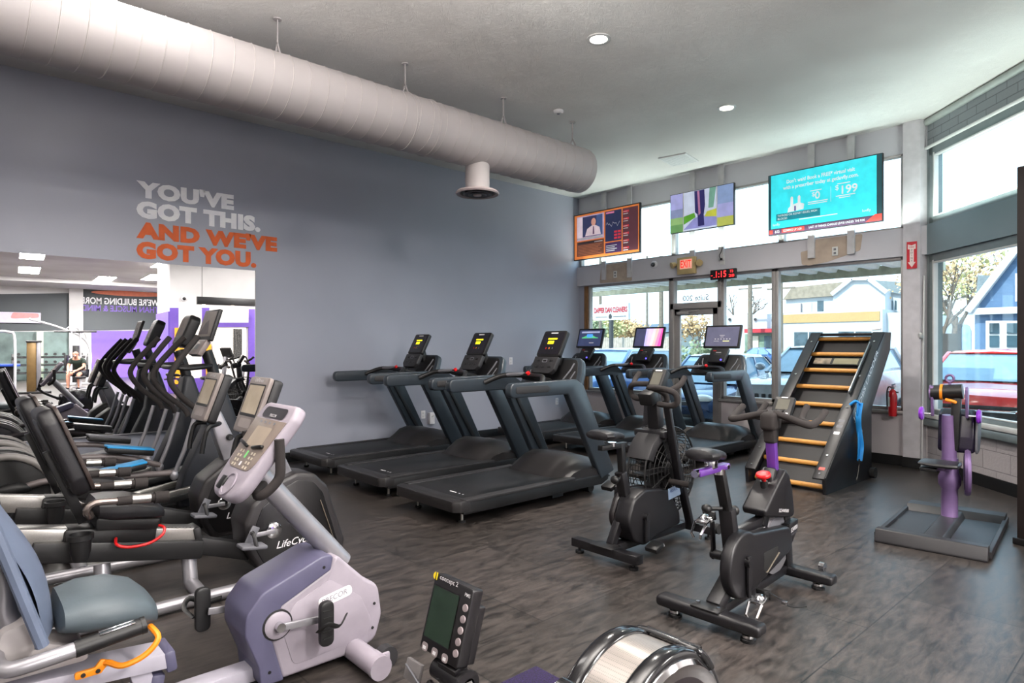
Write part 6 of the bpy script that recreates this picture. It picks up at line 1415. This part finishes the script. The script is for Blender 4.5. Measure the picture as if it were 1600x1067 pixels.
for px, top, Y, r_, lab in ((1011, 455, 40, .1, 'thin utility pole, left of the thicker grey pole'), (1033, 440, 37, .18, 'thick grey utility pole seen just left of the glass door'), (1172, 440, 59, .24, 'utility pole rising behind the low shop with red awning'), (1220, 440, 53, .2, 'utility pole with crossarm beside the two storey white building'), (938, 455, 32, .11, 'utility pole partly behind the cleaners sign')):
    p = at_y(px, 540, Y); zt = at_y(px, 400, Y).z
    t = empty('utility_pole', (p.x, Y, GZ), 0, lab, 'utility pole', 'utility poles along the street')
    MB().cyl((0, 0, 0), (0, 0, zt-GZ), r_, r_*.8, seg=12).build('pole', POLE, t)
    zc = at_y(px, 452, Y).z-GZ; MB().bx(-1.2, 1.2, -.05, .05, zc, zc+.15).build('crossarm', POLE, t)
# trees
def tree(px, Y, h, lab, leaf, n, spread=.5, seed=1, lean=0, dens=1.):
    rnd = random.Random(seed); p = at_y(px, 540, Y)
    t = empty('tree', (p.x, Y, GZ), 0, lab, 'tree', 'trees across the street')
    b = MB(); tips = []
    def grow(a, d, L, r, lv):
        e = a+d*L; mid = a+d*L*.5+V((rnd.uniform(-.06, .06)*L, rnd.uniform(-.06, .06)*L, 0))
        b.tube([a, mid, e], [r, r*.65], BARK, 5 if lv > 1 else 7)
        if lv >= 4: tips.append(e); return
        if lv >= 2: tips.append(e)
        for i in range(3 if lv < 3 else 2):
            ang = rnd.uniform(.3, .8); az = rnd.uniform(0, 2*PI)
            ax = d.orthogonal().normalized(); ax.rotate(M4.Rotation(az, 3, d))
            q = d.copy(); q.rotate(M4.Rotation(ang, 3, ax)); q.z += .12; q.normalize()
            grow(a+d*L*rnd.uniform(.6, 1), q, L*rnd.uniform(.6, .78), r*.6, lv+1)
    grow(V((0, 0, 0)), V((lean, 0, 1)).normalized(), h*.36, h*.022, 0)
    b.build('trunk', BARK, t)
    if n:
        f = MB(); idx = f.mi(leaf)
        for i in range(n):
            c = rnd.choice(tips)+V((rnd.gauss(0, spread), rnd.gauss(0, spread), rnd.gauss(0, spread*.7)))
            s = rnd.uniform(.1, .24)*dens; u = V((rnd.gauss(0, 1), rnd.gauss(0, 1), rnd.gauss(0, 1))).normalized(); w = u.orthogonal()
            fc = f.bm.faces.new([f.bm.verts.new(c+u*s), f.bm.verts.new(c+w*s*.7), f.bm.verts.new(c-u*s), f.bm.verts.new(c-w*s*.7)])
        f.build('foliage', leaf, t, flat=True)
BARK = smat('bark', (104, 92, 82), .9, var=.2)
LFY = smat('leaf_yellow_green', (176, 170, 118), .8, var=.3, scale=1.2); LFO = smat('leaf_orange', (190, 158, 116), .8, var=.25, scale=1.2); LFG = smat('leaf_grey_green', (128, 138, 108), .8, var=.3, scale=1.2)
tree(950, 44, 4.6, 'yellow green tree behind the cleaners sign', LFY, 2600, .5, 3, 0, .7)
tree(990, 50, 4.6, 'orange leaved tree right of the cleaners sign', LFO, 2200, .5, 5, 0, .7)
tree(928, 38, 4.0, 'green tree at the left edge of the front window', LFG, 1800, .4, 8, 0, .7)
tree(1088, 37, 4.2, 'pale bare tree seen through the glass door', LFO, 700, .35, 11, 0, .5)
tree(1150, 76, 11, 'tall bare tree rising behind the low shop with red awning', LFO, 0, .5, 17, .1)
tree(1494, 46, 9.5, 'autumn tree left of the blue house', LFY, 1700, .5, 21, 0, .6)
tree(1462, 38, 7.2, 'thin leaning autumn tree at the left edge of the right window', LFO, 600, .4, 25, .12, .5)
tree(1418, 84, 9, 'tree behind the right end of the white building', LFG, 1200, .8, 29, 0, 1.2)
def bush(px, Y, r_, lab, m, n, seed):
    rnd = random.Random(seed); p = at_y(px, 540, Y); t = empty('bush', (p.x, Y, GZ), 0, lab, 'bush')
    MB().tube([(0, 0, 0), (.05, 0, r_*.6)], .05, BARK, 6).build('stem', BARK, t)
    f = MB(); f.mi(m)
    for i in range(n):
        c = V((rnd.gauss(0, r_*.5), rnd.gauss(0, r_*.4), abs(rnd.gauss(r_*.7, r_*.35)))); s = rnd.uniform(.06, .16); u = V((rnd.gauss(0, 1), rnd.gauss(0, 1), rnd.gauss(0, 1))).normalized(); w = u.orthogonal()
        f.bm.faces.new([f.bm.verts.new(c+u*s), f.bm.verts.new(c+w*s*.7), f.bm.verts.new(c-u*s), f.bm.verts.new(c-w*s*.7)])
    f.build('foliage', m, t, flat=True)
bush(1474, 19.5, .8, 'orange bush just above the red car roof', LFO, 900, 2)
bush(1100, 33, 1.2, 'low green hedge seen through the glass door', LFG, 900, 6)
# flood light on a bracket above the right canopy
t = empty('flood_light', RW @ V((1.25, 1.5, 2.875)), -PI/4, 'small square flood light on the canopy roof outside the upper right window', 'flood light')
MB().tube([(-.25, 0, 0), (-.1, 0, .2), (0, 0, .28)], .012, seg=8, sm=3).build('bracket', GRY, t)
MB().box((.02, .03, .33), (.3, .05, .2), (-30, 15, 0), .01, DGR).box((.02, .002, .325), (.25, .02, .15), (-30, 15, 0), .004, smat('flood_lens', (206, 216, 206), .3)).build('lamp_head', DGR, t)
# ---------------------------------------------------------------- the far side of the gym, seen in the wall mirror
def at_m(px, py, x):
    """point on plane x that the mirror shows at a photograph position"""
    d = _F+_R*((px-CXP)/FPX)+V((0, 0, (HYP-py)/FPX))
    o = V((0, 0, CAMH)); n = V((math.cos(MDEL), -math.sin(MDEL), 0)); q = V((XL, MY0, 0))
    h = o+d*((q-o).dot(n)/d.dot(n)); d = d-n*(2*d.dot(n))
    return h+d*((x-h.x)/d.x)
def face(b, pts, x, m, th=.05):
    P = [at_m(px, py, x) for px, py in pts]
    b.prism([(p.y, p.z) for p in P], x, x+th, 'x', 0, m); return b
EX = 19.0
struct(MB().bx(EX, EX+.15, -6, 9.15, 0, ZC).build('wall_far', WHTW))
struct(face(MB(), [(-60, 517), (112, 516), (112, 458), (-60, 460)], EX-.06, DKW).build('trim_5', DKW))
struct(face(MB(), [(130, 516), (262, 514), (262, 451), (130, 451)], EX-.06, DKW).build('trim_6', DKW))
struct(face(MB(), [(108, 606), (130, 606), (130, 430), (108, 430)], EX-.3, WHTW, .3).build('column_1', WHTW))
struct(face(MB(), [(143, 600), (262, 600), (262, 517), (143, 517)], EX-.05, PURW).build('trim_7', PURW))
struct(face(MB(), [(-60, 606), (107, 606), (107, 518), (-60, 518)], EX-.05, smat('painted_mirror_reflection', (92, 108, 106), .3, var=.3, scale=1.5)).build('trim_8', DKW))  # mottled green painted in place of what the far mirrors reflect
struct(face(MB(), [(57, 604), (68, 604), (68, 518), (57, 518)], EX-.3, smat('green_lit_column', (196, 214, 190), .5), .3).build('column_2', WHTW))  # green light on the pillar is painted into its colour
# wall slogan
t = empty('wall_slogan', (EX-.07, 5, 3.3), 0, 'white and purple slogan under an orange swoosh, seen in the mirror', 'lettering')
a = at_m(248, 475, EX-.07); e = at_m(127, 475, EX-.07); o5 = V((EX-.07, 5, 3.3))
for txt, y0, y1, m in (("WE'RE BUILDING MORE", 476, 465.5, LWH), ('THAN MUSCLE & MIND', 487, 477.5, smat('slogan_purple', (104, 72, 170), .5))):
    z0 = at_m(180, y0, EX-.07).z; z1 = at_m(180, y1, EX-.07).z
    MB().text(txt, .3, V((-.005, a.y-5, z0-3.3)), (0, -1, 0), (0, 0, 1), m, .02, .002, fit=(a.y-e.y, z1-z0)).build('text_line', m, t)
c = at_m(205, 459, EX-.07)-o5; MB().prism([(c.y+1.6*math.cos(2*PI*i/32)*(1 if math.cos(2*PI*i/32) < 0 else .9), c.z+.12*math.sin(2*PI*i/32)) for i in range(32)], -.02, -.005, 'x', 0, smat('swoosh_coral', (214, 120, 90), .5)).build('swoosh', ORG, t)
t = empty('television', at_m(20, 496, EX-.1), 0, 'wide television with a pink picture on the dark far wall, seen in the mirror', 'television')
MB().bx(-.03, .03, -1.05, 1.0, -.25, .25, .01).build('screen', BLK, t)
MB().bx(-.035, -.03, -1.02, .97, -.23, .23, m=E3('far_tv_lilac', (206, 196, 220), .9)).prism(rpoly([(-.1, -.05), (.9, .0), (.9, .2), (.0, .22)], .08), -.038, -.035, 'x', 0, E3('far_tv_pink', (226, 130, 130), .9)).build('picture', WHT, t)
# office block with purple door frames
OX = 6.4; yl = at_m(265, 500, OX).y; yr_ = 9.0
struct(MB().bx(OX, OX+2.2, yl, yr_, 0, ZC).build('wall_office', WHTW))
def of(pts, m, th=.04): return face(MB(), pts, OX-.05, m, th)
k = 9
for pts in ([(265, 640), (279, 640), (279, 481), (265, 481)], [(315, 640), (327, 640), (327, 481), (315, 481)], [(388, 640), (398, 640), (398, 483), (388, 483)], [(327, 511), (388, 511), (388, 504), (327, 504)], [(279, 640), (315, 640), (315, 590), (279, 592)]):
    struct(of(pts, PURW).build('trim_%d' % k, PURW)); k += 1
GLW = smat('office_panel_glow', (236, 228, 220), .5, emit=.55)  # panels glow by themselves in place of bright rooms behind
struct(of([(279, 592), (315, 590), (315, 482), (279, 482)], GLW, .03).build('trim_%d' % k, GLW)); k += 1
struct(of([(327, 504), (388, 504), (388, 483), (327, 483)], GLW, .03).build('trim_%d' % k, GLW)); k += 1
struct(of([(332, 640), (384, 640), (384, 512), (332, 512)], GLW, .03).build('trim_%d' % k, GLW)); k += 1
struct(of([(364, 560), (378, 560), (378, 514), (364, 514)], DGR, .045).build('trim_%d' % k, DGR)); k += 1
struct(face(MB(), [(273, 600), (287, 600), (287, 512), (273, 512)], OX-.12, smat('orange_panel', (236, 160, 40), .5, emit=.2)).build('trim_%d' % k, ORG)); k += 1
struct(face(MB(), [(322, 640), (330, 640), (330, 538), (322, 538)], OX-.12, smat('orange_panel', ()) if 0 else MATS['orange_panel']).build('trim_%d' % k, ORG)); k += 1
struct(MB().bx(OX, OX+2.2, yl-.04, yl, 0, at_m(250, 486, OX).z, m=PURW).build('trim_%d' % k, PURW)); k += 1
t = empty('light_beam', at_m(358, 471, OX-.8), 0, 'black hanging light bar in front of the office block, seen in the mirror', 'ceiling light')
MB().bx(-.06, .06, -.95, .95, -.13, .11, .006).build('bar', BLK, t)
for yy in (-.75, .1): MB().lathe([(0, -.125), (.05, -.13), (.05, -.14), (0, -.145)], (0, yy, 0), (0, 0, 1), 20, mat('lamp_glow', ())if 0 else MATS['warm_glow'] if 'warm_glow' in MATS else smat('warm_glow', (255, 214, 160), .5, emit=8)).build('lamp', WHT, t)
for yy in (-.8, .8): MB().cyl((0, yy, .11), (0, yy, ZC-at_m(358, 471, OX-.8).z), .008, m=BLK).build('suspension_rod', BLK, t)
t = empty('security_camera', at_m(287, 466, OX), 0, 'white dome camera on the office block wall, seen in the mirror', 'security camera')
MB().lathe([(0, 0), (.10, 0), (.09, .05), (0, .05)], (0, 0, 0), (-1, 0, 0), 22).build('base', WHITEPR, t); MB().ell((-.07, 0, -.02), (.05, .05, .05), m=BLK).build('lens', BLK, t)
# bulkhead below the ceiling
struct(MB().bx(16, EX, -6, 9, 4.08, ZC).build('ceiling_bulkhead', WHTW))
# multi station with pull-down bars
WT_ = smat('white_machine_tube', (196, 196, 200), .35, metal=.2)
def multi(loc, rz):
    t = empty('cable_station', loc, rz, 'white framed cable station with black top bars, seen in the mirror', 'gym machine')
    b = MB()
    for x in (-.5, .5): b.tube([(x, 0, 0), (x, 0, 2.0), (x*.4, -.2, 2.15)], .04, WT_, 10, 4)
    b.bar((-.6, 0, .05), (.6, 0, .05), .08, .07, m=WT_).bar((0, -.8, .05), (0, .8, .05), .08, .07, m=WT_)
    b.tube([(.5, .2, 0), (.75, .3, 1.0), (.7, .1, 1.75), (.2, -.6, 2.2), (-.3, -1.4, 2.5)], .04, WT_, 10, 5)
    b.build('frame', WT_, t)
    MB().bx(-.12, .12, -.1, .1, .1, 1.5, .01).build('weight_stack', BLK, t)
    MB().tube([(-.7, 0, 2.02), (.7, 0, 2.02)], .035, BLK, 10).tube([(0, -.7, 2.04), (0, .7, 2.04)], .035, BLK, 10).build('top_bar', BLK, t)
    for s in (-1, 1): MB().tube([(s*.75, .1, 2.0), (s*.95, .1, 1.7), (s*.95, .1, 1.3), (s*.8, .1, .9)], .02, WT_, 8, 4).build('press_arm', WT_, t)
    MB().box((0, -.55, .5), (.3, .35, .08), bev=.03).box((0, -.3, .85), (.28, .08, .6), bev=.03).build('seat_pad', VIN, t)
p = at_m(118, 600, 13.5); multi((13.5, p.y, 0), R(20))
def tower(loc):
    t = empty('weight_tower', loc, 0, 'tall bronze and silver weight tower, seen at the left of the mirror', 'gym machine')
    MB().bx(-.15, .15, -.12, .12, 0, 1.6, .02, smat('bronze_cover', (120, 96, 60), .35, metal=.4)).build('cover', GRY, t)
    MB().bx(-.16, .16, .12, .24, 0, 1.62, .02).build('column', SIL, t); MB().bx(-.18, .18, -.14, .26, 1.6, 1.66, .02).build('cap', DGR, t); MB().bx(-.3, .3, -.4, .5, 0, .07, .01).build('base', BLK, t)
p = at_m(49, 600, 9.); tower((9, p.y, 0))
t = empty('white_rack', (11, at_m(5, 600, 11).y, 0), 0, 'white bent tube rack at the left edge of the mirror', 'gym machine')
for s in (-.35, .35): MB().tube([(s, .3, 0), (s, .3, 1.7), (s, .15, 1.95), (s, -.25, 1.95), (s, -.4, 1.7), (s, -.4, 0)], .04, WT_, 10, 4).build('upright', WT_, t)
MB().bar((-.35, .3, 1.2), (.35, .3, 1.2), .05, .05).bar((-.4, .3, .04), (.4, .3, .04), .08, .07).bar((-.4, -.4, .04), (.4, -.4, .04), .08, .07).build('crossbar', WT_, t)
MB().box((0, 0, .85), (.4, .9, .09), bev=.03).bx(-.05, .05, -.3, .3, .04, .82, m=BLK).build('pad', smat('royal_blue_vinyl', (36, 70, 160), .5), t)
# dumbbell rack
def dumbbell(loc):
    t = empty('dumbbell', loc, 0, 'black dumbbell on the tiered rack along the far wall, seen in the mirror', 'dumbbell', 'dumbbells on the far rack')
    MB().cyl((-.05, 0, 0), (.05, 0, 0), .016, m=CHR, seg=10).build('handle', CHR, t)
    for s in (-1, 1): MB().cyl((s*.05, 0, 0), (s*.14, 0, 0), .06, m=BLK, seg=12).build('head', BLK, t)
    return t
yc = at_m(80, 590, 17.5).y
t = empty('dumbbell_rack', (17.5, yc, 0), 0, 'three tier dumbbell rack along the far wall, seen in the mirror', 'rack')
for s in (-1.3, 1.3): MB().bar((.15, s, 0), (.3, s, 1.15), .08, .08, m=BLK).bar((-.3, s, .03), (.3, s, .03), .08, .06, m=BLK).build('upright', BLK, t)
for i in range(3): MB().box((.05+.1*i, 0, .35+.33*i), (.3, 2.6, .03), (0, -12, 0), m=DGR).build('shelf', DGR, t)
d0 = None
for i in range(3):
    for j in range(8):
        L_ = (17.5+.05+.1*i, yc-1.1+.31*j, .475+.33*i)
        if d0 is None: d0 = dumbbell(L_)
        else: dup(d0, L_)
# bench and seated person
PX_, PY_ = 10.5, at_m(124, 600, 10.5).y
t = empty('flat_bench', (PX_, PY_, 0), R(90), 'black flat bench the seated person rests on, seen in the mirror', 'bench')
MB().box((0, 0, .42), (.32, 1.1, .08), bev=.03).build('pad', VIN, t)
for s in (-.45, .45): MB().bar((0, s, 0.04), (0, s, .39), .06, .06, m=WT_).bar((-.22, s, .03), (.22, s, .03), .06, .05, m=WT_).build('leg', WT_, t)
MB().bar((0, -.45, .35), (0, .45, .35), .05, .05).build('spine', WT_, t)
def skin(name, verts, edges, radii, m, parent, sub=2, root=0):
    me = bpy.data.meshes.new(name); me.from_pydata(verts, edges, []); o = bpy.data.objects.new(name, me); COL.objects.link(o)
    md = o.modifiers.new('skin', 'SKIN'); md.use_smooth_shade = True
    for i, rr in enumerate(radii):
        sv = me.skin_vertices[0].data[i]; sv.radius = rr if isinstance(rr, tuple) else (rr, rr); sv.use_root = i == root
    sd = o.modifiers.new('sub', 'SUBSURF'); sd.levels = sub; sd.render_levels = sub
    dg = bpy.context.evaluated_depsgraph_get(); dg.update()
    m2 = bpy.data.meshes.new_from_object(o.evaluated_get(dg)); m2.name = name
    o.modifiers.clear(); o.data = m2; m2.materials.clear(); m2.materials.append(m); o.parent = parent
    for pl in m2.polygons: pl.use_smooth = True
    return o
SKN = smat('skin', (206, 150, 126), .55); SHIRT = smat('dark_green_shirt', (34, 56, 42), .8); SHORT = smat('navy_shorts', (30, 34, 48), .8)
t = empty('person', (PX_, PY_, 0), R(-60), 'bald person in dark green shirt seated leaning on the knees, seen in the mirror', 'person')
# faces -y; leans forward, forearms on the thighs
V_ = [(0, .06, .56), (0, .02, .72), (0, -.08, .92), (0, -.14, 1.05), (0, -.20, 1.13), (0, -.25, 1.22), (0, -.265, 1.30)]
E_ = [(0, 1), (1, 2), (2, 3), (3, 4), (4, 5), (5, 6)]; RD = [(.17, .13), (.16, .12), (.19, .125), (.11, .09), (.056, .058), (.082, .095), (.06, .07)]
for s in (-1, 1):
    n = len(V_); V_ += [(s*.20, -.12, 1.0), (s*.25, -.22, .78), (s*.14, -.44, .66), (s*.09, -.50, .63)]; E_ += [(3, n), (n, n+1), (n+1, n+2), (n+2, n+3)]; RD += [.062, .046, .034, .038]
    for f in range(4): m_ = len(V_); V_ += [(s*(.07+.018*f), -.555, .61+.005*f), (s*(.065+.018*f), -.58, .58)]; E_ += [(n+3, m_), (m_, m_+1)]; RD += [.0095, .008]
    m_ = len(V_); V_ += [(s*.06, -.50, .66), (s*.045, -.53, .65)]; E_ += [(n+3, m_), (m_, m_+1)]; RD += [.011, .009]
    n = len(V_); V_ += [(s*.11, .0, .54), (s*.16, -.40, .53), (s*.17, -.38, .30), (s*.175, -.36, .09), (s*.18, -.48, .045)]; E_ += [(0, n), (n, n+1), (n+1, n+2), (n+2, n+3), (n+3, n+4)]; RD += [.10, .068, .06, .042, .035]
skin('body', V_, E_, RD, SKN, t)
skin('shirt', [(0, .06, .60), (0, .02, .74), (0, -.08, .92), (0, -.14, 1.05), (.20, -.12, 1.0), (.235, -.185, .86), (-.20, -.12, 1.0), (-.235, -.185, .86)], [(0, 1), (1, 2), (2, 3), (3, 4), (4, 5), (3, 6), (6, 7)], [(.19, .15), (.18, .14), (.21, .145), (.12, .095), .08, .07, .08, .07], SHIRT, t)
skin('shorts', [(0, .06, .56), (.11, .0, .545), (.15, -.30, .535), (-.11, .0, .545), (-.15, -.30, .535)], [(0, 1), (1, 2), (0, 3), (3, 4)], [(.19, .14), .115, .095, .115, .095], SHORT, t)
hd = MB()
for s in (-1, 1): hd.ell((s*.085, -.245, 1.225), (.014, .025, .034), m=SKN, seg=10).ell((s*.032, -.345, 1.235), (.013, .008, .008), m=BLK, seg=8)
hd.ell((0, -.352, 1.205), (.014, .02, .022), m=SKN, seg=10).box((0, -.335, 1.165), (.045, .012, .008), bev=.003, m=smat('lips', (168, 100, 92), .6)).ell((0, -.30, 1.15), (.05, .045, .035), m=smat('grey_beard', (170, 150, 138), .8), seg=12)
hd.build('face', SKN, t)
for s in (-1, 1): MB().ell((s*.18, -.44, .045), (.05, .13, .05), m=BLK, seg=14).box((s*.18, -.44, .012), (.1, .27, .022), bev=.01, m=WHITEPR).build('shoe', BLK, t)
# upright cycle beyond the ellipticals
def upright(loc, rz):
    t = empty('upright_bike', loc, rz, 'dark upright exercise bike with curved handles, seen at the right of the mirror', 'exercise bike')
    MB().prism(rpoly([(-.45, .05), (.4, .05), (.45, .5), (.2, .75), (-.1, .6), (-.4, .3)], .1), -.1, .1, 'x', .03).build('shroud', DGR, t)
    MB().bar((0, .3, .6), (0, .2, 1.2), .08, .08, m=SIL).build('mast', SIL, t)
    MB().panel((0, .15, 1.32), (1, 0, 0), (0, .4, .9), .35, .28, BLK, .02, .05).panel((0, .147, 1.322), (1, 0, 0), (0, .4, .9), .3, .22, smat('pale_console', (190, 186, 182), .3), .01).build('console', BLK, t)
    for s in (-1, 1): MB().tube([(0, .2, 1.12), (s*.2, .1, 1.15), (s*.27, -.15, 1.22), (s*.25, -.3, 1.1), (s*.24, -.35, .9)], .02, BLK, 8, 4).build('handlebar', BLK, t)
    MB().bar((0, -.3, .3), (0, -.42, .85), .06, .06, m=SIL).build('seat_post', SIL, t); saddle((0, -.42, .9), .12, .15).build('saddle', VIN, t)
    MB().bar((-.28, .4, .03), (.28, .4, .03), .08, .06, m=SIL).bar((-.28, -.45, .03), (.28, -.45, .03), .08, .06, m=SIL).build('stabilizer', SIL, t)
p = at_m(362, 600, 2.2); upright((2.2, p.y, 0), R(150))
# recessed ceiling lights
def downlight(x, y, label, lamp=True, e=330):
    t = empty('recessed_light', (x, y, ZC), 0, label, 'ceiling light', 'recessed ceiling lights')
    MB().lathe([(.075, 0), (.105, 0), (.105, -.008), (.08, -.012), (.075, -.004)], (0, 0, 0), seg=28).build('trim_ring', ALUW, t)
    MB().lathe([(0, -.002), (.076, -.002), (.076, -.004), (0, -.004)], (0, 0, 0), seg=28).build('diffuser', mat('lamp_glow', (1, .95, .88), .5, emit=14, ecol=(1, .94, .86), var=.002), t)
    l = bpy.data.lights.new('downlight', 'SPOT'); l.energy = e; l.spot_size = R(140); l.spot_blend = 1; l.shadow_soft_size = .08; l.color = (1, .93, .86)
    o = bpy.data.objects.new('downlight', l); COL.objects.link(o); o.location = (x, y, ZC-.04)
downlight(-3.69, 4.4, 'round recessed ceiling light above the upright bikes, the larger of two in view')
downlight(-3.76, 6.77, 'round recessed ceiling light farther off, nearer the front windows')







def ceiling_fill(x, y, sx, sy, e):
    area((x, y, ZC-.03), sx, sy, e)
for x, y, e in ((-4.8, 1.0, 25), (-1.2, -1.2, 25), (-5, -3.2, 30), (3, 2.5, 500), (8, 1, 600), (8, 4.6, 600), (13, 1, 800), (13, 5, 800), (15, 3.5, 900), (4, 7, 300)): ceiling_fill(x, y, 2.4, .6, e)  # added fill panels brightening the room, above all the mirrored far side
# upward fill lights added out of view to brighten the ceiling
area((-1.7, 1.3, 3.4), 2.5, 2, 360, (1, .96, .93), (PI, 0, 0))
area((-1.0, -3, 3.2), 3, 2, 200, (1, .96, .93), (PI, 0, 0))
# added fill strips afloat by the header beams, brightening the ceiling near the windows
area((-5.1, 8.74, 3.0), 5.2, .1, 38, (.86, 1, .93), (PI, 0, 0))
o = area(RW @ V((1.7, -.12, 3.0)), 3, .1, 22, (.86, 1, .93), (PI, 0, 0)); o.rotation_euler = (PI, 0, -PI/4)
# ---------------------------------------------------------------- light
w = bpy.data.worlds.new('sky'); SC.world = w; w.use_nodes = True
nt = w.node_tree; N = nt.nodes; L = nt.links
bg = N['Background']
tc = N.new('ShaderNodeTexCoord'); sp = N.new('ShaderNodeSeparateXYZ'); cr = N.new('ShaderNodeValToRGB')
L.new(tc.outputs['Generated'], sp.inputs[0]); L.new(sp.outputs['Z'], cr.inputs[0])
cr.color_ramp.elements[0].position = 0; cr.color_ramp.elements[0].color = (.74, .88, 1, 1)
cr.color_ramp.elements[1].position = .55; cr.color_ramp.elements[1].color = (.5, .75, 1, 1)
L.new(cr.outputs['Color'], bg.inputs['Color']); bg.inputs['Strength'].default_value = 3.0
sun = bpy.data.lights.new('sun', 'SUN'); sun.energy = 5.5; sun.angle = .01; sun.color = (1, .96, .9)
so = bpy.data.objects.new('sun', sun); COL.objects.link(so); so.rotation_euler = (R(42), R(-18), R(10))
SC.view_settings.view_transform = 'Standard'
SC.view_settings.look = 'None'
SC.view_settings.exposure = .38
SC.cycles.max_bounces = 8; SC.cycles.transparent_max_bounces = 12
SC.cycles.caustics_reflective = False; SC.cycles.caustics_refractive = False
SC.cycles.sample_clamp_indirect = 6
